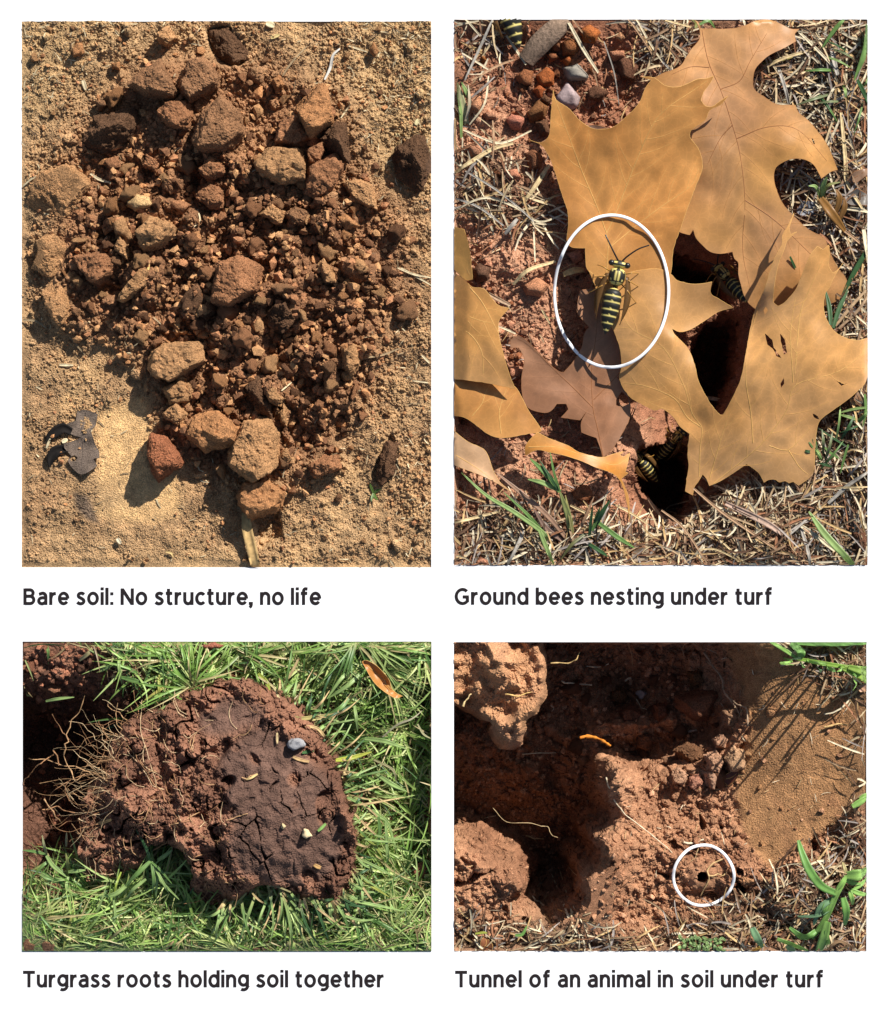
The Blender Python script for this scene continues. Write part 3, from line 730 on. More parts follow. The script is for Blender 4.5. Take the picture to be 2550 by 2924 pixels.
# loose smaller clods: shared shapes, each its own object
protos = []
for k in range(10):
    rs = np.random.RandomState(900 + k); nn = rs.randint(5, 8)
    a = np.sort(rs.uniform(0, 6.283, nn) * 0.4 + np.linspace(0, 6.283, nn, endpoint=False) * 1.0)
    poly = np.stack([np.cos(a), np.sin(a)], 1) * rs.uniform(.7, 1.1, (nn, 1)) * 0.03
    Vp, Fp, _ = lump_verts(poly, 0.03, tuple(rs.uniform(-.4, .4, 2)), 950 + k, 3, 0.8)
    protos.append(make_mesh('clod_shape', Vp / 0.03, Fp, M_clod))
rs = np.random.RandomState(5)
trc = [np.array(cv(c, p)).mean(0) for c, p, *_ in clods1]
trr = [np.abs(np.array(cv(c, p)) - np.array(cv(c, p)).mean(0)).max() for c, p, *_ in clods1]
DIRS = ['right of', 'above and right of', 'above', 'above and left of', 'left of', 'below and left of', 'below', 'below and right of']
def where_label(x, y, r, c, marks, noun, used):
    far = sorted(marks, key=lambda m: (m[0] - x) ** 2 + (m[1] - y) ** 2)
    size = 'small' if r > 20 else ('smaller' if r > 14 else 'tiny')
    hue = 'tan' if c[1] / c[0] > .50 else ('brown' if c[1] / c[0] > .42 else 'red-brown')
    for m in far[:9]:
        d = DIRS[int(round(math.degrees(math.atan2(-(y - m[1]), x - m[0])) / 45)) % 8]
        lab = f'{size} {hue} {noun} {d} the {m[2]}'
        if lab not in used: break
    used.add(lab); return lab
def scatter_clods(bed, n, dens, rlo, rhi, cols, label, group, marks=(), name='soil_clod', avoid=None, tries=40000, margin=14, mat=None, rs=rs):
    placed = 0; pts = []; used = set()
    x0, y0, x1, y1 = bed.rect
    for _ in range(tries):
        if placed >= n: break
        x, y = rs.uniform(x0 + margin, x1 - margin), rs.uniform(y0 + margin, y1 - margin)
        if rs.rand() > dens(x, y): continue
        r = rlo + (rhi - rlo) * rs.rand() ** 2.2
        if avoid and any((x - a[0]) ** 2 + (y - a[1]) ** 2 < (rr * 0.75) ** 2 for a, rr in avoid): continue
        if any((x - a[0]) ** 2 + (y - a[1]) ** 2 < (0.8 * (r + a[2])) ** 2 for a in pts): continue
        pts.append((x, y, r)); placed += 1
        me = protos[rs.randint(len(protos))]
        o = link(name, me, W(x, y, float(bed.z(x, y)) + 0.0004 * r))
        s = r / 1000.0
        o.scale = (s * rs.uniform(.8, 1.2), s * rs.uniform(.8, 1.2), s * rs.uniform(.7, 1.2)); o.rotation_euler = (rs.uniform(-.5, .5), rs.uniform(-.5, .5), rs.uniform(0, 6.28))
        c = np.array(cols[rs.randint(len(cols))]) * rs.uniform(.8, 1.2); o.color = (*c, 1)
        props(o, where_label(x, y, r, c, marks, label, used), 'clod', group)
MK1 = [(*np.array(cv(c, p)).mean(0), lab) for c, p, lab in [('z', [(478, 570)], 'tall square block'), ('z', [(570, 340)], 'large smooth tan clod'), ('z', [(360, 160)], 'red pair topping the heap'), ('z', [(355, 720)], 'wide granular tan clod'), ('z', [(512, 900)], 'big grey-tan boulder'), ('a', [(1030, 1600)], 'tan five-sided clod'), ('a', [(700, 850)], 'dark tilted slab'), ('b', [(690, 700)], 'pyramid clod'), ('c', [(1080, 1200)], 'upright red clod'), ('z', [(660, 860)], 'shaded hollow'), ('a', [(1450, 850)], 'very large red clod'), ('b', [(990, 1300)], 'sandy right shoulder of the heap'), ('a', [(590, 1850)], 'ragged brown clod'), ('b', [(750, 1880)], 'clod with a white fleck'), ('a', [(250, 1300)], 'big smooth clod at the left edge'), ('b', [(1380, 1060)], 'dark brown clod at the right edge'), ('d', [(1180, 1200)], 'dark leaning sliver'), ('b', [(1100, 240)], 'lone red-orange clod'), ('a', [(440, 240)], 'small orange clod'), ('a', [(1100, 150)], 'tan clod near the top edge'), ('c', [(200, 900)], 'charred crust')]]
scatter_clods(b1, 150, lambda x, y: float(b1.sm(core, x, y)) * 0.9 + 0.25 * float(b1.sm(pile, x, y)) + 0.0, 12, 36, [T_, BR, R_, BR, OR_, D_], 'loose clod', 'small loose clods of the bare soil heap', MK1, avoid=list(zip(trc, trr)))
scatter_clods(b1, 22, lambda x, y: 0.6 * (1 - float(b1.sm(pile, x, y))) * (1 - float(b1.sm(flatl, x, y))), 8, 17, [T_, OR_, R_, T_], 'stray clod', 'stray clods around the bare soil heap', MK1)

# the countless crumbs between them, one mass
def crumb_mass(bed, name, n, dens, rlo, rhi, cols, label, rs):
    x0, y0, x1, y1 = bed.rect; D, F = ICO[0]; Vs, Fs, Cs = [], [], []
    px = rs.uniform(x0 + 12, x1 - 12, n * 6); py = rs.uniform(y0 + 12, y1 - 12, n * 6); k = rs.rand(n * 6) < dens(px, py); px, py = px[k][:n], py[k][:n]
    for i, (x, y) in enumerate(zip(px, py)):
        r = (rlo + (rhi - rlo) * rs.rand() ** 3) / 1000; sc = rs.uniform(.7, 1.2, 3) * r
        v = D * (1 + .5 * rs.uniform(-1, 1, (len(D), 1))) * sc; a = rs.uniform(0, 6.28); ca, sa = math.cos(a), math.sin(a)
        v = np.stack([v[:, 0] * ca - v[:, 1] * sa, v[:, 0] * sa + v[:, 1] * ca, v[:, 2]], 1) + np.array(W(x, y, float(bed.z(x, y)) + .5 * r))
        Vs.append(v); Fs.append(F + i * len(D)); Cs.append(np.tile(np.array(cols[rs.randint(len(cols))]) * rs.uniform(.75, 1.25), (len(D), 1)))
    o = link(name, make_mesh(name, bed.clampv(np.concatenate(Vs)), np.concatenate(Fs), M_soil, np.clip(np.concatenate(Cs), .01, .8), smooth=False)); props(o, label, 'soil crumbs', kind='stuff')
crumb_mass(b1, 'soil_crumbs', 3400, lambda x, y: np.clip(b1.sm(core, x, y) + .35 * b1.sm(pile, x, y), 0, 1), 3, 15, [T_, BR, R_, BR, OR_, D_, T_], 'countless loose crumbs covering the bare soil heap', rs)
crumb_mass(b1, 'soil_grit', 1500, lambda x, y: np.clip(.5 * b1.sm(d_out, x, y) * (.3 + .7 * b1.sm(patch, x, y)) * (1 - b1.sm(pile, x, y)), 0, 1), 2.5, 7, [T_, T_, BR, OR_], 'fine grit strewn over the flat bare soil', rs)
# black slivers painting the spiky shadow cast left of the charred crust
for pts, lab in (([(400, 1010), (330, 985), (250, 1040), (215, 1080)], 'upper spike of painted black shadow left of the crust'), ([(370, 1130), (290, 1150), (250, 1200), (240, 1270)], 'lower spike of painted black shadow left of the crust')):
    blade(b1, 'shadow_sliver', [(*q, .012 + .0 * i) for i, q in enumerate(cv('c', pts))], 30, lin(28, 24, 22), tip=.1, label=lab, cat='painted shadow', mat=M_straw, fold=.5)
# wood splinter
wp = [(*q, z) for q, z in zip(cv('d', [(165, 1600), (175, 1720), (210, 1880), (235, 2003)]), (.035, .03, .02, .008))]
blade(b1, 'wood_splinter', wp, 30, lin(214, 178, 120, .75), tip=.9, base=.75, label='pale wood splinter standing out of the soil at the bottom edge', cat='wood', mat=M_straw, fold=.6)
blade(b1, 'wood_splinter', [(*q, z) for q, z in zip(cv('d', [(150, 1600), (168, 1780), (196, 1960)]), (.02, .018, .006))], 12, lin(150, 104, 66, .7), tip=.8, label='brown wood sliver along the left of the pale splinter', cat='wood', mat=M_straw, fold=.6)

# dry stalks on the bare soil
ST = lin(214, 196, 158, .8); STD = lin(170, 146, 112, .75)
stalks1 = [('b', [(430, 430), (500, 330), (610, 210)], 6, STD, 'brown stalk slanting right of the heap top'),
 ('b', [(740, 465), (780, 370), (800, 280), (850, 230)], 9, lin(205, 200, 190, .8), 'whitish bent stalk in the upper right'),
 ('b', [(910, 210), (980, 230), (1050, 255)], 6, ST, 'thin pale stalk leading to the lone red-orange clod'),
 ('b', [(860, 750), (900, 690), (930, 650)], 5, ST, 'short pale stalk right of the pyramid clod'),
 ('b', [(1270, 1840), (1400, 1890), (1519, 1910)], 7, ST, 'pale stalk at the right edge, upper of the crossing pair'),
 ('b', [(1300, 1840), (1420, 1910), (1519, 1965)], 6, ST, 'pale stalk at the right edge, lower of the crossing pair'),
 ('d', [(1060, 470), (1160, 450), (1290, 400)], 6, STD, 'brownish stalk reaching right from the shaded hollow'),
 ('d', [(1450, 450), (1519, 520)], 7, ST, 'short stalk at the right edge below the heap shoulder'),
 ('d', [(1380, 635), (1519, 655)], 5, ST, 'thin level stalk at the right edge'),
 ('d', [(430, 715), (500, 650)], 5, ST, 'thin pale fibre above the thin standing clod'),
 ('a', [(540, 1150), (600, 1190), (690, 1220)], 9, ST, 'frayed pale stalk right of the big smooth clod'),
 ('a', [(620, 1420), (700, 1370), (820, 1320)], 6, ST, 'pale stalk leading to the small pale flat clod'),
 ('a', [(480, 460), (500, 530)], 14, ST, 'pale chip of straw left of the red pair'),
 ('a', [(40, 1240), (120, 1180), (230, 1150)], 6, ST, 'fine straw over the top of the big smooth clod'),
 ('a', [(1330, 1420), (1350, 1500), (1300, 1560)], 5, ST, 'fine pale rootlet below the smooth rounded clod'),
 ('a', [(970, 1760), (985, 1870)], 12, lin(220, 190, 120, .75), 'yellowish straw shred under the tan five-sided clod'),
 ('c', [(310, 520), (410, 522)], 9, ST, 'short level straw on the flat soil at left'),
 ('c', [(330, 1085), (370, 1065)], 14, lin(236, 220, 180, .8), 'white chip on the charred crust'),
 ('c', [(215, 1130), (245, 1060)], 8, ST, 'straw left of the charred crust'),
 ('c', [(40, 190), (140, 200), (215, 250)], 7, STD, 'grey stalk at the left edge below the half-round clod'),
 ('c', [(1000, 170), (1060, 225)], 4, ST, 'white fibre left of the tall block shadow'),
 ('c', [(1150, 280), (1195, 220)], 4, ST, 'white fibre in the shade below the tall block'),
 ('c', [(390, 320), (450, 390), (500, 450)], 5, STD, 'curved stalk at the end of the dark furrow'),
 ('b', [(1280, 880), (1265, 850)], 14, lin(226, 205, 150, .8), 'pale seed husk near the dark brown clod'),
 ('b', [(1405, 790), (1425, 750)], 14, lin(226, 210, 160, .8), 'pale seed husk above the dark brown clod'),
 ('b', [(310, 40), (370, 65)], 22, lin(222, 205, 165, .8), 'pale leaf chip at the top edge'),
 ('b', [(345, 155), (410, 130)], 12, lin(214, 190, 130, .8), 'yellow leaf chip under the pale one at the top'),
 ('c', [(735, 1790), (760, 1830)], 14, lin(230, 214, 180, .8), 'white chip at the bottom of the pale patch'),
 ('c', [(1090, 1890), (1130, 1900), (1145, 1930)], 7, lin(222, 190, 130, .8), 'curled yellow chip near the bottom edge')]
for c, pts, w, col, lab in stalks1:
    q = cv(c, pts); top = max(float(b1.z(*p)) for p in q)
    blade(b1, 'dry_stalk', [(*p, max(float(b1.z(*p)), top - .03) + .006) for p in q], w * 0.9, col, tip=.5, label=lab, cat='straw', group='dry stalks on the bare soil', mat=M_straw, fold=.5, n=4)
# weed seedling
t = empty('weed_seedling', W(*cv('d', [(1095, 1450)])[0], 0.0), 'tiny green weed seedling at the foot of the dark leaning sliver', 'weed')
for pts in ([(1095, 1460), (1080, 1420), (1070, 1390)], [(1095, 1460), (1125, 1440), (1150, 1430)], [(1095, 1460), (1110, 1490), (1130, 1510)], [(1095, 1460), (1085, 1490), (1080, 1520)]):
    blade(b1, 'leaf', [(*q, .004 + .006 * i) for i, q in enumerate(cv('d', pts))], 8, lin(120, 150, 70, .6), parent=t, n=3)

def litter(bed, name, n, dens, lab, cols, llo, lhi, wlo, whi, rs, zl=(0, .01), lift=(0, .25), follow=None, S=3, group=None, cat='straw'):
    x0, y0, x1, y1 = bed.rect
    px = rs.uniform(x0, x1, n * 6); py = rs.uniform(y0, y1, n * 6)
    keep = rs.rand(n * 6) < dens(px, py); px, py = px[keep][:n], py[keep][:n]; n = len(px)
    z = bed.z(px, py) + rs.uniform(*zl, n)
    cols = np.array(cols)[rs.randint(len(cols), size=n)] * rs.uniform(.65, 1.25, (n, 1))
    V, F, C = ribbons(bed, px, py, z, rs.uniform(0, 6.28, n), rs.uniform(llo, lhi, n) / 1000 * (0.5 + 0.5 * rs.rand(n)), rs.uniform(wlo, whi, n) / 1000, rs.uniform(*lift, n), rs.uniform(0, .4, n), rs.randn(n) * .5, cols, S=S, fold=.5, roll=rs.uniform(-.6, .6, n), tipw=.5, follow=follow)
    o = link(name, make_mesh(name, V, F, M_straw, C)); props(o, lab, cat, kind='stuff')
    return o
litter(b1, 'straw_litter', 900, lambda x, y: np.clip(b1.sm(greym, x, y) * 1.0 + 0.10 * (1 - b1.sm(core, x, y)) + .5 * (x > 1130) * (y > 900), 0, 1), 'fine straw shreds strewn over the bare soil', [ST, STD, lin(120, 96, 74, .7)], 10, 34, 2.0, 4.5, rs, (.001, .006), (-.05, .2))

# ================================================================== BED 2: oak leaves, wasps and thatch
SOIL2 = np.array(lin(208, 158, 124, .74)); SOIL2D = np.array(lin(168, 116, 88, .74)); LIT2 = np.array(lin(150, 124, 100, .7))
b2 = Bed(2, 3.3); PX, PY = b2.PX, b2.PY
base2 = rbf([(1297, 56, -.03), (1600, 150, -.04), (1900, 60, -.03), (2477, 56, -.03), (1297, 500, -.01), (1600, 500, -.03), (1500, 800, -.02), (1297, 900, -.03), (1297, 1250, -.05), (1400, 1300, -.06), (1500, 900, -.04), (1600, 1000, -.05),
  (1700, 1250, -.06), (1850, 1300, -.10), (1930, 1380, -.30), (1960, 1300, -.34), (1900, 1480, -.14), (1990, 1490, -.07), (2000, 1100, -.30), (2080, 1000, -.26), (2020, 740, -.20), (2000, 880, -.25), (2120, 1150, -.22), (2200, 1000, -.12), (2300, 900, -.05), (2400, 1200, -.05), (2477, 800, -.03), (2477, 1614, -.02), (2300, 1450, -.03), (2100, 1440, -.03), (2050, 1520, -.03), (1880, 1560, -.03), (1297, 1614, -.01), (1600, 1500, -.03), (1600, 1614, -.015), (1760, 1420, -.06), (2200, 300, -.04), (2300, 600, -.04), (1850, 1420, -.16), (2200, 1614, -.02), (2350, 1560, -.03), (1850, 1614, -.02)])
H = base2(PX, PY)
deep2 = b2.mask([(1985, 1020), (2050, 900), (2130, 900), (2110, 1060), (2070, 1160), (2040, 1180), (2000, 1130)], 10) + b2.mask(cv('h', [(-150, 1150), (190, 1100), (260, 1300), (240, 1440), (230, 1560), (195, 1620), (130, 1690), (60, 1650), (0, 1600), (-100, 1480), (-180, 1300)]), 5) + b2.mask([(1930, 700), (2000, 730), (2090, 760), (2080, 860), (1960, 830), (1900, 800)], 14)
H -= .42 * np.clip(deep2, 0, 1)
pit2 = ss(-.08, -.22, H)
thatch = np.clip(b2.mask([(2140, 56), (2477, 56), (2477, 1614), (2250, 1614), (2330, 1200), (2360, 700), (2200, 500), (2120, 250)], 25) + b2.mask([(1297, 1460), (1480, 1440), (1700, 1480), (1850, 1500), (1990, 1420), (2150, 1330), (2350, 1300), (2477, 1250), (2477, 1614), (1297, 1614)], 18) + 0.6 * b2.mask(cv('e', [(18, 1060), (400, 900), (600, 1250), (830, 1400), (700, 1560), (300, 1520), (18, 1420)]), 18) + b2.mask([(1840, 56), (1990, 56), (1980, 150), (1900, 230), (1820, 150)], 12) + .35 * b2.mask([(1297, 56), (1420, 56), (1440, 120), (1380, 260), (1297, 330)], 16), 0, 1)
grav = b2.mask(cv('e', [(300, 250), (900, 30), (1300, 60), (1450, 300), (1300, 750), (900, 780), (600, 900), (400, 830)]), 20)
H += 0.008 * gnoise(PX.shape, 14) + 0.004 * gnoise(PX.shape, 5) + .0015 * gnoise(PX.shape, 1.5)
c1, v1 = crumbs(PX, PY, 14, 21, .7, .2, .6, 1.0); c2, v2 = crumbs(PX, PY, 34, 22, .5, .2, .5, .8)
H += np.maximum(c1, c2) * (1 - .5 * pit2)
H += .0012 * R.randn(*PX.shape)
b2.H = H
C = np.broadcast_to(SOIL2, PX.shape + (3,)).copy()
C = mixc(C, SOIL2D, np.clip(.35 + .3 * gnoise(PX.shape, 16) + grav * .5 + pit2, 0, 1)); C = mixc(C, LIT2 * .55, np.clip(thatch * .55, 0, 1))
C *= (0.8 + 0.4 * np.where(c2 > c1, v2, v1))[..., None]
b2.C = np.clip(C, .01, .8)
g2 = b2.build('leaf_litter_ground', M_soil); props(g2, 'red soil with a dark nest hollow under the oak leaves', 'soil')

# gravel and stones in the upper left
PB = tuple(lin(164, 104, 70, .7)); PO = tuple(lin(190, 110, 62, .7)); PG = tuple(lin(150, 138, 128, .7)); PP = tuple(lin(214, 150, 116, .72)); PD = tuple(lin(128, 88, 66, .7))
for i, (poly, h, col, lab) in enumerate([
 ([(470, 430), (530, 370), (595, 390), (590, 500), (520, 505)], .04, PB, 'brown rounded pebble, leftmost of the gravel cluster'),
 ([(620, 420), (700, 350), (755, 400), (750, 480), (650, 515)], .05, PO, 'orange-brown pebble in the middle of the gravel cluster'),
 ([(585, 530), (640, 480), (685, 520), (650, 585)], .035, PO, 'small orange pebble under the orange-brown one'),
 ([(820, 360), (920, 330), (1005, 420), (990, 455), (850, 445)], .05, PG, 'grey stone lying above the pale grey one'),
 ([(755, 590), (850, 460), (940, 570), (920, 655), (830, 655)], .045, tuple(lin(182, 170, 160, .72)), 'pale grey stone beside the tip of the big leaf'),
 ([(550, 690), (640, 590), (705, 650), (680, 720), (570, 765)], .045, PB, 'round brown pebble left of the big leaf tip'),
 ([(400, 750), (440, 700), (545, 740), (500, 815), (430, 805)], .045, PP, 'pink-orange pebble alone left of the gravel'),
 ([(940, 90), (1010, 50), (1095, 110), (1050, 180), (970, 175)], .045, PO, 'orange pebble near the top edge'),
 ([(800, 180), (870, 140), (945, 200), (920, 262), (820, 265)], .04, PB, 'red-brown pebble right of the grey bark'),
 ([(735, 140), (800, 145), (805, 225), (740, 235)], .035, PB, 'squarish brown pebble touching the grey bark'),
 ([(800, 300), (870, 260), (895, 300), (850, 342)], .03, PO, 'small tan pebble over the grey stone'),
 ([(690, 260), (750, 230), (795, 280), (720, 318)], .03, PB, 'small dull pebble at the lower end of the bark'),
 ([(1000, 520), (1080, 480), (1155, 540), (1100, 600), (1010, 595)], .03, PD, 'flat dark red clod right of the pale grey stone'),
 ([(1200, 140), (1240, 100), (1275, 140), (1240, 175)], .03, PP, 'pink bead-like pebble near the top edge'),
 ([(610, 760), (700, 740), (725, 850), (650, 865)], .04, PD, 'dark clod under the round brown pebble'),
 ([(640, 600), (680, 555), (735, 590), (700, 640)], .03, PD, 'dull little pebble above the round brown one'),
 ([(690, 520), (740, 500), (770, 540), (720, 560)], .03, PB, 'little brown pebble left of the pale grey stone'),
 ([(130, 650), (200, 560), (240, 640), (200, 720)], .04, PP, 'pink-grey clod at the foot of the green grass stem'),
 ([(225, 700), (320, 680), (330, 740), (250, 745)], .03, PP, 'flat pink clod right of the grass stem foot'),
 ([(200, 300), (235, 275), (260, 310), (220, 335)], .03, PO, 'orange bead of soil in the straw of the upper left'),
 ([(540, 1000), (600, 960), (665, 1010), (650, 1100), (570, 1120)], .05, PB, 'brown clod beside the left spike of the big leaf'),
 ([(100, 940), (200, 910), (280, 1000), (150, 1030)], .035, PP, 'pink plate of soil under the crossing straws'),
 ([(370, 1130), (480, 1110), (510, 1180), (400, 1200)], .035, PP, 'pale clod in the middle of the straw patch'),
 ([(1210, 300), (1290, 260), (1400, 350), (1330, 460), (1230, 420)], .04, PD, 'dark red lump under the spike of the second leaf'),
 ([(1150, 240), (1260, 230), (1290, 290), (1190, 300)], .035, PP, 'crumbly pink lump near the straw bundle at top'),
 ([(150, 1850), (200, 1800), (280, 1830), (260, 1920), (170, 1930)], .04, PD, 'shaded dark pebble beside the left leaf lobe'),
 ([(520, 1960), (620, 1900), (720, 1960), (650, 2040), (550, 2030)], .04, PP, 'broken pink soil lump left of the ring'),
 ([(830, 1720), (950, 1690), (975, 1760), (900, 1790)], .035, PP, 'soil crumb lump at the torn edge of the big leaf')]):
    grey = lab.startswith(('grey', 'pale grey'))
    lump(b2, 'pebble', cv('e', poly), h * 1.25, tuple(x * random.uniform(.9, 1.1) for x in col), lab, 'pebble', (random.uniform(-.2, .2), random.uniform(-.2, .2)), 300 + i, 3, M_stone if grey else M_clod, 'pebbles and soil lumps by the leaves', embed=.2, rough=.55, z=float(b2.sm(gblur(b2.H, 6), *np.array(cv('e', poly)).mean(0))) + .004)
for i, (c, poly, col, lab) in enumerate([('g', [(160, 1990), (220, 1955), (280, 1990), (270, 2013), (170, 2013)], PP, 'orange-pink pebble at the bottom edge by the leaves'), ('g', [(880, 1480), (960, 1420), (1040, 1460), (1000, 1540), (900, 1540)], PB, 'red clod between the grass tuft and the curled strip'), ('g', [(430, 560), (500, 540), (510, 640), (430, 650)], PP, 'pink soil piece between two left leaves'), ('h', [(1400, 1780), (1507, 1740), (1507, 1900), (1430, 1900)], PD, 'dark lump at the lower right corner')]):
    lump(b2, 'pebble', cv(c, poly), .035, col, lab, 'pebble', (0, 0), 350 + i, 3, group='pebbles and soil lumps by the leaves')
scatter_clods(b2, 30, lambda x, y: (1 - .8 * b2.sm(thatch, x, y)) * (1 - b2.sm(pit2, x, y)) * (x < 1720), 8, 19, [PB, PP, PD, PB], 'soil crumb', 'soil crumbs by the oak leaves', [(*cv('e', [p])[0], l) for p, l in [((690, 430), 'orange-brown pebble'), ((850, 560), 'pale grey stone'), ((470, 760), 'lone pink pebble'), ((450, 1400), 'straw patch'), ((80, 1700), 'pale leaf lobe'), ((620, 1960), 'broken pink lump'), ((600, 1050), 'left spike of the big leaf')]] + [(*cv('g', [p])[0], l) for p, l in [((700, 300), 'torn brown leaf'), ((240, 400), 'left golden leaf'), ((900, 1250), 'curled leaf strip'), ((780, 1500), 'larger grass tuft')]])
crumb_mass(b2, 'soil_crumbs', 900, lambda x, y: (1 - .8 * b2.sm(thatch, x, y)) * (1 - b2.sm(pit2, x, y)) * (x < 1760), 3, 10, [PB, PP, PD, PP], 'loose crumbs on the red soil left of the oak leaves', rs)
blade(b2, 'bark_piece', [(*q, z) for q, z in zip(cv('e', [(540, 320), (640, 200), (760, 90), (850, 16)]), (.0, .02, .03, .02))], 62, lin(150, 126, 106, .65), tip=.7, base=.8, label='grey weathered bark strip under the topmost wasp', cat='bark', mat=M_wood, fold=-.4).color = (*lin(150, 126, 106, .65), 1)

# ---- leaves
def subdiv(poly, step, jit, rs):
    out = []
    for i in range(len(poly)):
        a = np.array(poly[i], float); b = np.array(poly[(i + 1) % len(poly)], float)
        m = max(1, int(np.linalg.norm(b - a) / step))
        for k in range(m):
            p = a + (b - a) * k / m
            out.append(tuple(p + (rs.randn(2) * jit if k else 0)))
    return out

def smooth_poly(poly, n=3, keep=50):
    """rounded outline that keeps its sharp tips"""
    P = [np.array(p, float) for p in poly]; out = []
    m = len(P)
    for i in range(m):
        p0, p1, p2, p3 = P[i - 1], P[i], P[(i + 1) % m], P[(i + 2) % m]
        def ang(a, b, c):
            u, v = b - a, c - b
            return math.degrees(math.acos(np.clip(u @ v / (np.linalg.norm(u) * np.linalg.norm(v) + 1e-9), -1, 1)))
        t1 = (p2 - p0) * .5 if ang(p0, p1, p2) < keep else (p2 - p1) * .8
        t2 = (p3 - p1) * .5 if ang(p1, p2, p3) < keep else (p2 - p1) * .8
        L = np.linalg.norm(p2 - p1)
        for t in (t1, t2):
            l = np.linalg.norm(t)
            if l > 1.2 * L: t *= 1.2 * L / l
        for k in range(n):
            s = k / n
            out.append(tuple((2 * s ** 3 - 3 * s ** 2 + 1) * p1 + (s ** 3 - 2 * s ** 2 + s) * t1 + (-2 * s ** 3 + 3 * s ** 2) * p2 + (s ** 3 - s ** 2) * t2))
    return out

def segdist(px, py, line):
    d = np.full(np.shape(px), 1e9)
    for (x1, y1), (x2, y2) in zip(line[:-1], line[1:]):
        vx, vy = x2 - x1, y2 - y1; l2 = vx * vx + vy * vy + 1e-9
        t = np.clip(((px - x1) * vx + (py - y1) * vy) / l2, 0, 1)
        d = np.minimum(d, np.hypot(px - x1 - t * vx, py - y1 - t * vy))
    return d

